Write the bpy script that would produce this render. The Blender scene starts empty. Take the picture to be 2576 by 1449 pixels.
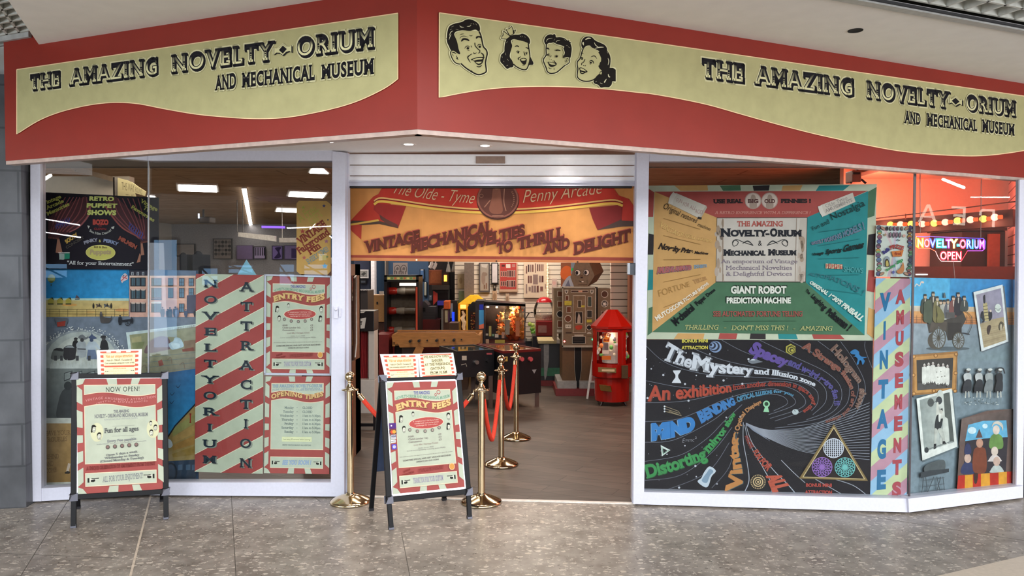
import bpy, math, random
from bisect import bisect_right
from mathutils import Vector, Matrix
from mathutils.geometry import tessellate_polygon
V = Vector
random.seed(7)
SC = bpy.context.scene
COL = SC.collection
# ------------------------------------------------------------------ camera
W, H, F = 2576, 1449, 1900.0
CX, CY = W / 2, H / 2
EYE = 1.65
PITCH = math.radians(-1.4)
cam_d = bpy.data.cameras.new('camera')
cam_d.sensor_fit = 'HORIZONTAL'
cam_d.sensor_width = 36
cam_d.lens = F / W * 36
cam_d.clip_end = 200
cam = bpy.data.objects.new('camera', cam_d)
COL.objects.link(cam)
cam.location = (0, 0, EYE)
cam.rotation_euler = (math.radians(90) + PITCH, 0, 0)
SC.camera = cam
# ------------------------------------------------------------------ world, exposure, big lights
w = bpy.data.worlds.new('sky')
SC.world = w
w.use_nodes = True
w.node_tree.nodes['Background'].inputs[0].default_value = (0.75, 0.85, 1.0, 1)
w.node_tree.nodes['Background'].inputs[1].default_value = 0.12
vs = SC.view_settings
vs.view_transform = 'Standard'
vs.look = 'None'
vs.exposure = 0.12
vs.gamma = 1.0
vs.use_curve_mapping = False
try:
 SC.cycles.max_bounces = 8
 SC.cycles.transparent_max_bounces = 16
 SC.cycles.glossy_bounces = 4
 SC.cycles.sample_clamp_indirect = 4.0
 SC.cycles.caustics_reflective = False
 SC.cycles.caustics_refractive = False
 SC.cycles.use_denoising = True
except Exception:
 pass

def area(name, loc, target, sx, sy, power, col=(1, 1, 1)):
 d = bpy.data.lights.new(name, 'AREA')
 d.shape = 'RECTANGLE'
 d.size, d.size_y, d.energy, d.color = sx, sy, power, col
 o = bpy.data.objects.new(name, d)
 COL.objects.link(o)
 o.location = loc
 o.rotation_euler = (V(target) - V(loc)).to_track_quat('-Z', 'Y').to_euler()
 return o

def point(name, loc, power, col, r=.05):
 d = bpy.data.lights.new(name, 'POINT')
 d.energy, d.color, d.shadow_soft_size = power, col, r
 o = bpy.data.objects.new(name, d)
 COL.objects.link(o)
 o.location = loc
 return o

# daylight from the skylight of the mall court behind the camera
area('court_skylight', (3.0, -8.5, 7.2), (0.3, 5, 1.0), 13, 7, 2600, (0.94, 0.97, 1.0))
area('court_front_fill', (1.0, -12.5, 5.8), (0.3, 5, 1.2), 14, 3, 550, (0.97, 0.98, 1.0))  # unseen clerestory added to brighten the facade from the front
# added side fill lamps out of view, standing in for passage daylight
area('side_fill', (8.6, -.5, 1.1), (0.5, 5, 1.6), 6, 2.1, 640, (0.95, 0.96, 1.0))
area('side_fill', (-8.6, -.5, 1.1), (0.0, 5, 1.6), 6, 2.1, 340, (0.88, 0.94, 1.0))
# ceiling row of the shop; last ones added to brighten partition, blue wall, curtain machine
for i, (x, y, p) in enumerate([(-5.5, 10.5, 75), (-4.0, 15.5, 130), (-1.2, 8.2, 38), (1.3, 7.9, 42), (.2, 11.3, 55), (3.2, 7.6, 12), (-3.0, 6.75, 16), (-2.0, 12.9, 50), (-.9, 6.75, 9)]):
 area('shop_light_and_fill', (x, y, 2.72), (x, y, 0), 1.3, .5, p, (1.0, .86, .72))
# ------------------------------------------------------------------ pixel rays and planes
FW = V((0, math.cos(PITCH), math.sin(PITCH)))
UP = V((0, -math.sin(PITCH), math.cos(PITCH)))
O3 = V((0, 0, EYE))

def ray(px, py):
 return FW + V((1, 0, 0)) * ((px - CX) / F) + UP * (-(py - CY) / F)

class Plane:
 def __init__(s, p, n):
  s.p = V(p)
  s.n = V(n).normalized()
  if s.n.dot(O3 - s.p) < 0:
   s.n = -s.n

 def __call__(s, px, py, off=0.0):
  r = ray(px, py)
  return O3 + r * (((s.p + s.n * off) - O3).dot(s.n) / r.dot(s.n))

def hp(z):
 return Plane((0, 0, z), (0, 0, 1))

FL = hp(0.0)

def floor(px, py):
 p = FL(px, py)
 p.z = 0
 return p

def vplane(a, b):
 d = b - a
 return Plane(a, (-d.y, d.x, 0))

def dp(d):
 return Plane((0, d, 0), (0, -1, 0))

# ------------------------------------------------------------------ colour and materials
def lin(c):
 return c / 12.92 if c <= .04045 else ((c + .055) / 1.055) ** 2.4

def C(h):
 if not isinstance(h, str):
  return tuple(h)
 h = h.lstrip('#')
 return tuple(lin(int(h[i:i + 2], 16) / 255) for i in (0, 2, 4))

MATS = {}

def mat(name, col, rough=.5, metal=0.0, var=.12, scale=30.0, bump=0.0, emit=0.0, spec=.5, coat=0.0, stretch=None):
 """plain surface with procedural mottling"""
 if name in MATS:
  return MATS[name]
 m = bpy.data.materials.new(name)
 m.use_nodes = True
 nt = m.node_tree
 b = nt.nodes['Principled BSDF']
 c = C(col)
 tc = nt.nodes.new('ShaderNodeTexCoord')
 nz = nt.nodes.new('ShaderNodeTexNoise')
 nz.inputs['Scale'].default_value = scale
 nz.inputs['Detail'].default_value = 4
 src = tc.outputs['Object']
 if stretch:
  mp = nt.nodes.new('ShaderNodeMapping')
  mp.inputs['Scale'].default_value = stretch
  nt.links.new(src, mp.inputs['Vector'])
  src = mp.outputs['Vector']
 nt.links.new(src, nz.inputs['Vector'])
 r = nt.nodes.new('ShaderNodeValToRGB')
 r.color_ramp.elements[0].position = .3
 r.color_ramp.elements[1].position = .7
 r.color_ramp.elements[0].color = tuple(x * (1 - var) for x in c) + (1,)
 r.color_ramp.elements[1].color = tuple(min(1, x * (1 + var)) for x in c) + (1,)
 nt.links.new(nz.outputs['Fac'], r.inputs['Fac'])
 nt.links.new(r.outputs['Color'], b.inputs['Base Color'])
 b.inputs['Roughness'].default_value = rough
 b.inputs['Metallic'].default_value = metal
 b.inputs['Specular IOR Level'].default_value = spec
 b.inputs['Coat Weight'].default_value = coat
 if emit:
  nt.links.new(r.outputs['Color'], b.inputs['Emission Color'])
  b.inputs['Emission Strength'].default_value = emit
 if bump:
  bp = nt.nodes.new('ShaderNodeBump')
  bp.inputs['Strength'].default_value = bump
  bp.inputs['Distance'].default_value = .01
  nt.links.new(nz.outputs['Fac'], bp.inputs['Height'])
  nt.links.new(bp.outputs['Normal'], b.inputs['Normal'])
 MATS[name] = m
 return m

def print_mat(name, rough, spec=.4, emit=0.0, noise=.06, scale=14):
 """printed or painted sheet: colours sit in the Col attribute"""
 m = bpy.data.materials.new(name)
 m.use_nodes = True
 nt = m.node_tree
 b = nt.nodes['Principled BSDF']
 at = nt.nodes.new('ShaderNodeAttribute')
 at.attribute_name = 'Col'
 tc = nt.nodes.new('ShaderNodeTexCoord')
 nz = nt.nodes.new('ShaderNodeTexNoise')
 nz.inputs['Scale'].default_value = scale
 nz.inputs['Detail'].default_value = 5
 nt.links.new(tc.outputs['Object'], nz.inputs['Vector'])
 mr = nt.nodes.new('ShaderNodeMapRange')
 mr.inputs['From Min'].default_value = .3
 mr.inputs['From Max'].default_value = .7
 mr.inputs['To Min'].default_value = 1 - noise
 mr.inputs['To Max'].default_value = 1 + noise
 nt.links.new(nz.outputs['Fac'], mr.inputs['Value'])
 mx = nt.nodes.new('ShaderNodeVectorMath')
 mx.operation = 'SCALE'
 nt.links.new(at.outputs['Color'], mx.inputs[0])
 nt.links.new(mr.outputs['Result'], mx.inputs['Scale'])
 nt.links.new(mx.outputs['Vector'], b.inputs['Base Color'])
 b.inputs['Roughness'].default_value = rough
 b.inputs['Specular IOR Level'].default_value = spec
 if emit:
  nt.links.new(mx.outputs['Vector'], b.inputs['Emission Color'])
  b.inputs['Emission Strength'].default_value = emit
 MATS[name] = m
 return m

PRINT = print_mat('printed_vinyl', .5, .1)
PAINT = print_mat('painted_panel', .6, .25, noise=.16, scale=22)
PAPER = print_mat('printed_paper', .7, .2)
GLOW = print_mat('backlit_print', .4, .3, emit=1.6)
NEON = print_mat('neon_tube', .3, .2, emit=5.0, noise=0)

def glass_mat(name, tint=(1, 1, 1), ior=1.36, rough=0.0):
 m = bpy.data.materials.new(name)
 m.use_nodes = True
 nt = m.node_tree
 nt.nodes.remove(nt.nodes['Principled BSDF'])
 out = nt.nodes['Material Output']
 fr = nt.nodes.new('ShaderNodeFresnel')
 fr.inputs['IOR'].default_value = ior
 tr = nt.nodes.new('ShaderNodeBsdfTransparent')
 tr.inputs[0].default_value = (*tint, 1)
 gl = nt.nodes.new('ShaderNodeBsdfGlossy')
 gl.inputs['Roughness'].default_value = rough
 mx = nt.nodes.new('ShaderNodeMixShader')
 nt.links.new(fr.outputs[0], mx.inputs[0])
 nt.links.new(tr.outputs[0], mx.inputs[1])
 nt.links.new(gl.outputs[0], mx.inputs[2])
 nt.links.new(mx.outputs[0], out.inputs[0])
 MATS[name] = m
 return m

GLASS = glass_mat('window_glass', (.93, .96, .96))

def emis(name, col, s):
 if name in MATS:
  return MATS[name]
 m = bpy.data.materials.new(name)
 m.use_nodes = True
 nt = m.node_tree
 nt.nodes.remove(nt.nodes['Principled BSDF'])
 e = nt.nodes.new('ShaderNodeEmission')
 e.inputs[0].default_value = (*C(col), 1)
 e.inputs[1].default_value = s
 nt.links.new(e.outputs[0], nt.nodes['Material Output'].inputs[0])
 MATS[name] = m
 return m

# ------------------------------------------------------------------ scene objects
def tag(o, label, cat, group=None):
 o['label'] = label
 o['category'] = cat
 if group:
  o['group'] = group
 return o

def thing(name, label, cat, loc=(0, 0, 0), group=None):
 o = bpy.data.objects.new(name, None)
 o.empty_display_size = .1
 COL.objects.link(o)
 o.location = loc
 return tag(o, label, cat, group)

def put(o, parent):
 if parent is not None:
  o.parent = parent
  if parent.type == 'EMPTY' or parent.parent is None:
   o.matrix_parent_inverse = Matrix.Translation(-parent.location)
  else:
   o.matrix_parent_inverse = Matrix.Translation(-(V(parent.get('_w', (0, 0, 0)))))
 return o

class MB:
 """collects polygons, links them as one mesh object"""

 def __init__(s):
  s.v, s.f, s.mi, s.c = [], [], [], []
  s.m = 0
  s.smooth = set()

 def add(s, vs, fs, col=None, smooth=False):
  n = len(s.v)
  s.v += [tuple(p) for p in vs]
  if col is not None:
   s.c += col if isinstance(col, list) else [col] * len(vs)
  for f in fs:
   if smooth:
    s.smooth.add(len(s.f))
   s.f.append(tuple(i + n for i in f))
   s.mi.append(s.m)

 def hexa(s, p):
  """8 corners: front 4 then back 4, both same winding"""
  s.add(p, [(0, 1, 2, 3), (7, 6, 5, 4), (0, 4, 5, 1), (1, 5, 6, 2), (2, 6, 7, 3), (3, 7, 4, 0)])

 def box(s, x0, y0, z0, x1, y1, z1):
  s.hexa([(x0, y0, z0), (x1, y0, z0), (x1, y0, z1), (x0, y0, z1), (x0, y1, z0), (x1, y1, z0), (x1, y1, z1), (x0, y1, z1)])

 def prism(s, pts, ext):
  """flat outline (3-D points) extruded by vector ext"""
  n = len(pts)
  e = V(ext)
  a = [V(p) for p in pts]
  tr = tessellate_polygon([a])
  s.add(a + [p + e for p in a],
              [tuple(t) for t in tr] + [tuple(i + n for i in reversed(t)) for t in tr] + [(i, (i + 1) % n, (i + 1) % n + n, i + n) for i in range(n)])

 def bar(s, a, b, w, d, side):
  """beam from a to b; w along side, d across"""
  a, b = V(a), V(b)
  t = (b - a).normalized()
  sd = V(side)
  sd = (sd - t * sd.dot(t)).normalized()
  up = t.cross(sd)
  x, y = sd * (w / 2), up * (d / 2)
  s.hexa([a - x - y, a + x - y, a + x + y, a - x + y, b - x - y, b + x - y, b + x + y, b - x + y])

 def tube(s, pts, r, n=10, cap=True):
  pts = [V(p) for p in pts]
  m = len(pts)
  rs = r if isinstance(r, (list, tuple)) else [r] * m
  vs, ref = [], None
  for i, p in enumerate(pts):
   t = (pts[min(i + 1, m - 1)] - pts[max(i - 1, 0)]).normalized()
   if ref is None:
    ref = t.orthogonal().normalized()
   ref = (ref - t * ref.dot(t)).normalized()
   q = t.cross(ref)
   for k in range(n):
    a = 2 * math.pi * k / n
    vs.append(p + (ref * math.cos(a) + q * math.sin(a)) * rs[i])
  fs = [(i * n + k, i * n + (k + 1) % n, (i + 1) * n + (k + 1) % n, (i + 1) * n + k) for i in range(m - 1) for k in range(n)]
  s.add(vs, fs, smooth=True)
  if cap:
   s.add(vs[:n], [tuple(reversed(range(n)))])
   s.add(vs[-n:], [tuple(range(n))])

 def lathe(s, prof, c=(0, 0, 0), n=24, axis='z', squash=1.0):
  vs = []
  for r, h in prof:
   for k in range(n):
    a = 2 * math.pi * k / n
    x, y = r * math.cos(a), r * math.sin(a) * squash
    vs.append((c[0] + x, c[1] + y, c[2] + h) if axis == 'z' else (c[0] + x, c[1] + h, c[2] + y))
  m = len(prof)
  s.add(vs, [(i * n + k, i * n + (k + 1) % n, (i + 1) * n + (k + 1) % n, (i + 1) * n + k) for i in range(m - 1) for k in range(n)], smooth=True)

 def ball(s, c, r, n=14, sq=(1, 1, 1)):
  c = V(c)
  vs = []
  for i in range(n // 2 + 1):
   ph = math.pi * i / (n // 2)
   for k in range(n):
    a = 2 * math.pi * k / n
    vs.append(c + V((r * math.sin(ph) * math.cos(a) * sq[0], r * math.sin(ph) * math.sin(a) * sq[1], r * math.cos(ph) * sq[2])))
  s.add(vs, [(i * n + k, (i + 1) * n + k, (i + 1) * n + (k + 1) % n, i * n + (k + 1) % n) for i in range(n // 2) for k in range(n)], smooth=True)

 def px(s, r, d, dep, d2=None):
  """box whose front face at distance d covers the pixel rectangle r"""
  P = dp(d)
  x0, y0, x1, y1 = r
  a, b = P(x0, y1), P(x1, y0)
  s.box(a.x, d, a.z, b.x, d + dep, b.z)

 def build(s, name, mats, parent=None, bevel=0.0, kind=None):
  me = bpy.data.meshes.new(name)
  ps = s.v
  lo = [min(p[i] for p in ps) for i in range(3)]
  hi = [max(p[i] for p in ps) for i in range(3)]
  org = V(((lo[0] + hi[0]) / 2, (lo[1] + hi[1]) / 2, lo[2]))
  me.from_pydata([tuple(V(p) - org) for p in ps], [], s.f)
  for m in (mats if isinstance(mats, (list, tuple)) else [mats]):
   me.materials.append(m)
  me.polygons.foreach_set('material_index', s.mi)
  if s.smooth:
   me.polygons.foreach_set('use_smooth', [i in s.smooth for i in range(len(s.f))])
  if s.c:
   ca = me.color_attributes.new(name='Col', type='FLOAT_COLOR', domain='POINT')
   fl = []
   for c in s.c:
    fl += [c[0], c[1], c[2], 1.0]
   ca.data.foreach_set('color', fl)
  me.update()
  o = bpy.data.objects.new(name, me)
  COL.objects.link(o)
  o.location = org
  if parent is not None:
   o.parent = parent
   pw = V(parent['_w']) if '_w' in parent else V(parent.location)
   o.matrix_parent_inverse = Matrix.Translation(-pw)
   o['_w'] = org[:]
  if bevel:
   bv = o.modifiers.new('bevel', 'BEVEL')
   bv.width = bevel
   bv.segments = 2
   bv.limit_method = 'ANGLE'
  if kind:
   o['kind'] = kind
  return o

def struct(name, mb, m, parent=None):
 o = mb.build(name, m, parent)
 if parent is None:
  o['kind'] = 'structure'
 return o

# ------------------------------------------------------------------ curves
def cr(pts, closed=False, n=6):
 """smooth curve through points"""
 m = len(pts)
 out = []
 rng = range(m if closed else m - 1)
 g = (lambda i: pts[i % m]) if closed else (lambda i: pts[max(0, min(m - 1, i))])
 for i in rng:
  a, b, c, d = g(i - 1), g(i), g(i + 1), g(i + 2)
  for k in range(n):
   t = k / n
   out.append(tuple(.5 * (2 * b[j] + (c[j] - a[j]) * t + (2 * a[j] - 5 * b[j] + 4 * c[j] - d[j]) * t * t + (3 * b[j] - a[j] - 3 * c[j] + d[j]) * t ** 3) for j in (0, 1)))
 if not closed:
  out.append(tuple(pts[-1][:2]))
 return out

# ------------------------------------------------------------------ lettering (outlines of the built-in font, cut into slab serifs on demand)
_G, _ADV, _RAW = {}, {}, {}
_tc = bpy.data.curves.new('letter', 'FONT')
_to = bpy.data.objects.new('letter', _tc)
COL.objects.link(_to)
_tc.resolution_u = 5

def _ev(txt, wt):
 _tc.body = txt
 _tc.offset = wt
 bpy.context.view_layer.update()
 dg = bpy.context.evaluated_depsgraph_get()
 e = _to.evaluated_get(dg)
 me = e.to_mesh()
 vs = [(v.co.x, v.co.y) for v in me.vertices]
 me.calc_loop_triangles()
 fs = [tuple(t.vertices) for t in me.loop_triangles]
 e.to_mesh_clear()
 return vs, fs

_h = _ev('H', 0)[0]
CAP = max(v[1] for v in _h)
_w2 = max(v[0] for v in _ev('HH', 0)[0])

def adv(ch):
 if ch not in _ADV:
  _ADV[ch] = (max(v[0] for v in _ev('H' + ch + 'H', 0)[0]) - _w2) / CAP
 return _ADV[ch]

def glyph(ch, wt, slab):
 k = (ch, round(wt, 4), slab)
 if k in _G:
  return _G[k]
 if ch == ' ':
  _G[k] = ([], [], [])
  return _G[k]
 vs, fs = _ev(ch, wt)
 vs = [(x / CAP, y / CAP) for x, y in vs]
 stems = []
 if slab and vs:
  cnt = {}
  for f in fs:
   for a, b in ((f[0], f[1]), (f[1], f[2]), (f[2], f[0])):
    ka = tuple(sorted(((round(vs[a][0], 3), round(vs[a][1], 3)), (round(vs[b][0], 3), round(vs[b][1], 3)))))
    cnt[ka] = cnt.get(ka, 0) + 1
  top = max(v[1] for v in vs)
  bot = min(v[1] for v in vs)
  lx = max(v[0] for v in vs)
  T, E = .13, .085
  add = []
  for (a, b), n in cnt.items():
   if n != 1:
    continue
   if abs(a[1] - b[1]) < .004 and abs(a[0] - b[0]) > .05:
    L, x0, x1, y = abs(a[0] - b[0]), min(a[0], b[0]), max(a[0], b[0]), a[1]
    if y - bot < .02:
     if L < .45:
      stems.append((x0 + x1) / 2)
      add.append((x0 - E, y, x1 + E, y + T))
     else:
      add.append((x0 - E, y, x0 + .1, y + T))
    elif top - y < .02:
     if L < .45:
      add.append((x0 - E, y - T, x1 + E, y))
     elif ch not in 'TZ7':
      add.append((x0 - E, y - T, x0 + .1, y))
   elif abs(a[0] - b[0]) < .004 and .05 < abs(a[1] - b[1]) < .3 and ch in 'EFLTZCGS':
    y0, y1 = min(a[1], b[1]), max(a[1], b[1])
    if lx - a[0] < .12:
     add.append((a[0] - .1, max(bot, y0 - .13), a[0], min(top, y1 + .13)))
    elif ch in 'TZ' and a[0] < .2:
     add.append((a[0], max(bot, y0 - .13), a[0] + .1, min(top, y1 + .13)))
  for x0, y0, x1, y1 in add:
   n = len(vs)
   vs += [(x0, y0), (x1, y0), (x1, y1), (x0, y1)]
   fs = fs + [(n, n + 1, n + 2), (n, n + 2, n + 3)]
 _G[k] = (vs, fs, stems)
 return _G[k]

LAY = .00012

class Art(MB):
 """flat printed artwork lying on a plane of the scene; every shape is one layer higher"""

 def __init__(s, plane, off=0.0, xf=(0, 0, 1.0), quad=None):
  super().__init__()
  s.pl, s.off, s.xf, s.k = plane, off, xf, 0
  s.hm = None
  s.lay = LAY
  if quad:
   s.hm = homog(quad)

 def P(s, x, y):
  if s.hm:
   h = s.hm
   w_ = h[6] * x + h[7] * y + 1
   x, y = (h[0] * x + h[1] * y + h[2]) / w_, (h[3] * x + h[4] * y + h[5]) / w_
  else:
   x, y = s.xf[0] + x / s.xf[2], s.xf[1] + y / s.xf[2]
  return s.pl(x, y, s.off + s.k * s.lay)

 def board(s, pts, thick, col):
  c = C(col)
  a = [s.P(*p) for p in pts]
  e = s.pl.n * (-thick)
  n = len(a)
  tr = tessellate_polygon([a])
  s.add(a + [p + e for p in a], [tuple(t) for t in tr] + [tuple(i + n for i in reversed(t)) for t in tr] + [(i, (i + 1) % n, (i + 1) % n + n, i + n) for i in range(n)], [c] * (2 * n))
  s.k += 1

 def poly(s, pts, col, smooth=False):
  if smooth:
   pts = cr(pts, True)
  c = C(col)
  a = [s.P(p[0], p[1]) for p in pts]
  s.add(a, [tuple(t) for t in tessellate_polygon([a])], c)
  s.k += 1

 def rect(s, x0, y0, x1, y1, col):
  s.poly([(x0, y0), (x1, y0), (x1, y1), (x0, y1)], col)

 def grad(s, q, cols, n=8):
  """quad TL TR BR BL with a colour at each corner"""
  cs = [C(c) for c in cols]
  vs, cc = [], []
  for j in range(n + 1):
   for i in range(n + 1):
    u, v = i / n, j / n
    b = ((1 - u) * (1 - v), u * (1 - v), u * v, (1 - u) * v)
    vs.append(s.P(sum(b[k] * q[k][0] for k in range(4)), sum(b[k] * q[k][1] for k in range(4))))
    cc.append(tuple(sum(b[k] * cs[k][t] for k in range(4)) for t in range(3)))
  s.add(vs, [(j * (n + 1) + i, j * (n + 1) + i + 1, (j + 1) * (n + 1) + i + 1, (j + 1) * (n + 1) + i) for j in range(n) for i in range(n)], cc)
  s.k += 1

 def ell(s, cx, cy, rx, ry, col, rot=0.0, n=20):
  a, b = math.cos(rot), math.sin(rot)
  s.poly([(cx + rx * math.cos(t) * a - ry * math.sin(t) * b, cy + rx * math.cos(t) * b + ry * math.sin(t) * a) for t in [2 * math.pi * i / n for i in range(n)]], col)

 def ring(s, cx, cy, rx, ry, w_, col, n=28):
  s.line([(cx + rx * math.cos(2 * math.pi * i / n), cy + ry * math.sin(2 * math.pi * i / n)) for i in range(n + 1)], w_, col)

 def star(s, cx, cy, r, col, n=5, rot=-1.57, inner=.42):
  s.poly([(cx + r * (1 if i % 2 == 0 else inner) * math.cos(rot + math.pi * i / n), cy + r * (1 if i % 2 == 0 else inner) * math.sin(rot + math.pi * i / n)) for i in range(2 * n)], col)

 def line(s, pts, w_, col, smooth=False, taper=False):
  if smooth and len(pts) > 2:
   pts = cr(pts)
  c = C(col)
  m = len(pts)
  vs = []
  for i, p in enumerate(pts):
   a, b = pts[max(0, i - 1)], pts[min(m - 1, i + 1)]
   tx, ty = b[0] - a[0], b[1] - a[1]
   L = math.hypot(tx, ty) or 1
   ww = w_ / 2
   if isinstance(taper, tuple):
    ww *= taper[0] + (taper[1] - taper[0]) * i / (m - 1)
   elif taper:
    ww *= .25 + .75 * math.sin(math.pi * i / (m - 1))
   nx, ny = -ty / L * ww, tx / L * ww
   vs += [s.P(p[0] + nx, p[1] + ny), s.P(p[0] - nx, p[1] - ny)]
  s.add(vs, [(2 * i, 2 * i + 1, 2 * i + 3, 2 * i + 2) for i in range(m - 1)], c)
  s.k += 1

 def t(s, txt, path, h, col, wt=0.0, slab=False, sh=0.0, nrm=False, sp=0.0, sd=None, hl=None, col2=None, dots=None, mid=.5):
  """text fitted from the first to the last point of path; h cap height (or heights); hl (colour, weight) halo; sd (dx, dy, colour) shadow"""
  if hl:
   s.t(txt, path, h, hl[0], wt + hl[1], slab, sh, nrm, sp, (sd[0], sd[1], hl[0]) if sd else None, None)
  if sd:
   st = max(1, int(max(abs(sd[0]), abs(sd[1])) / 1.5)) if dots else 1
   for q in range(st, 0, -1):
    s.t(txt, [(p[0] + sd[0] * q / st, p[1] + sd[1] * q / st) for p in path], h, sd[2], wt, slab, sh, nrm, sp)
  raw = path
  path = cr(path, False, 10) if len(path) > 2 else [(path[0][0] + (path[1][0] - path[0][0]) * i / 12, path[0][1] + (path[1][1] - path[0][1]) * i / 12) for i in range(13)]
  hs = h if isinstance(h, (list, tuple)) else (h, h)
  S = [0.0]
  for a, b in zip(path, path[1:]):
   S.append(S[-1] + math.hypot(b[0] - a[0], b[1] - a[1]))
  tot = S[-1]

  def hh(q):
   f = q / tot * (len(hs) - 1)
   i = min(int(f), len(hs) - 2)
   return hs[i] + (hs[i + 1] - hs[i]) * (f - i)
  U = [0.0]
  for i in range(len(S) - 1):
   U.append(U[-1] + (S[i + 1] - S[i]) / hh((S[i] + S[i + 1]) / 2))
  xs, x = [], 0.0
  for ch in txt:
   xs.append(x)
   x += adv(ch) + sp
  K = U[-1] / max(x - sp, 1e-6)
  c1, c2 = C(col), C(col2) if col2 else None

  def place(ux, v):
   uu = max(0.0, min(U[-1], ux * K))
   i = min(bisect_right(U, uu) - 1, len(U) - 2)
   f = (uu - U[i]) / (U[i + 1] - U[i])
   ex = ux * K - uu
   a, b = path[i], path[i + 1]
   L = S[i + 1] - S[i]
   tx, ty = (b[0] - a[0]) / L, (b[1] - a[1]) / L
   hq = hh(S[i] + f * L)
   px_, py_ = a[0] + (b[0] - a[0]) * f, a[1] + (b[1] - a[1]) * f
   ox = (sh * v + ex) * hq
   ux_, uy_ = (ty, -tx) if nrm else (0, -1)
   return px_ + tx * ox + ux_ * v * hq, py_ + ty * ox + uy_ * v * hq
  for ch, x0 in zip(txt, xs):
   vs, fs, stems = glyph(ch, wt, slab)
   if not fs:
    continue
   out, cc = [], []
   for gx, gy in vs:
    out.append(s.P(*place(x0 + gx, gy)))
    if c2:
     q = max(0.0, min(1.0, (gy - mid + .12) / .24))
     cc.append(tuple(c1[k] + (c2[k] - c1[k]) * q for k in range(3)))
   s.add(out, fs, cc if c2 else c1)
  s.k += 1
  if dots:
   for ch, x0 in zip(txt, xs):
    if ch in 'THEIMNRYP':
     for sx in glyph(ch, wt, slab)[2]:
      for v, r in ((.5, .055), (.37, .045), (.26, .03)):
       q = place(x0 + sx, v)
       s.ell(q[0], q[1], r * hh(0), r * hh(0) * 1.2, dots, n=8)
       s.k -= 1
   s.k += 1

def homog(q):
 """unit square (0,0) (1,0) (1,1) (0,1) to the quad TL TR BR BL"""
 (x0, y0), (x1, y1), (x2, y2), (x3, y3) = q
 dx1, dx2, dx3 = x1 - x2, x3 - x2, x0 - x1 + x2 - x3
 dy1, dy2, dy3 = y1 - y2, y3 - y2, y0 - y1 + y2 - y3
 den = dx1 * dy2 - dx2 * dy1
 g = (dx3 * dy2 - dx2 * dy3) / den
 h = (dx1 * dy3 - dx3 * dy1) / den
 return (x1 - x0 + g * x1, x3 - x0 + h * x3, x0, y1 - y0 + g * y1, y3 - y0 + h * y3, y0, g, h)

def art(a, name, label, cat, m=None, group=None, parent=None):
 o = a.build(name, m or PRINT, parent)
 if label:
  tag(o, label, cat, group)
 return o
# ------------------------------------------------------------------ setting: facade lines on the floor
fA0, fAB, fB1 = floor(79, 1262), floor(373, 1245.5), floor(866, 1249.5)
fT0, fT1 = floor(866, 1247), floor(1600, 1266)
fD0, fDE, fE1 = floor(1593, 1268), floor(2287, 1289), floor(2574, 1252)
PA, PBp, PT, PD, PE = vplane(fA0, fAB), vplane(fAB, fB1), vplane(fT0, fT1), vplane(fD0, fDE), vplane(fDE, fE1)
ZB = 2.31
kL, kC, kR = hp(ZB)(14, 405), hp(ZB)(1050, 325), hp(ZB)(2576, 447)
kR = kC + (kR - kC) * 1.12
PFL, PFR = vplane(kL, kC), vplane(kC, kR)
ZS = PBp(836, 381).z
ZC = (PFL(600, 39.4).z + PFR(2000, 111.7).z) / 2
print('GEOM', fA0, fAB, fDE, kL, kC, kR, ZS, ZC, PFL(600, 39.4).z, PFR(2000, 111.7).z)

white = mat('white_powder_coat', '#c3c4d1', .35, var=.03, scale=60)
plaster = mat('white_plaster', '#e2dfd8', .8, var=.03, scale=8, bump=.05)
red_board = mat('red_fascia_vinyl', '#84261b', .36, var=.05, scale=5, spec=.3)

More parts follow.
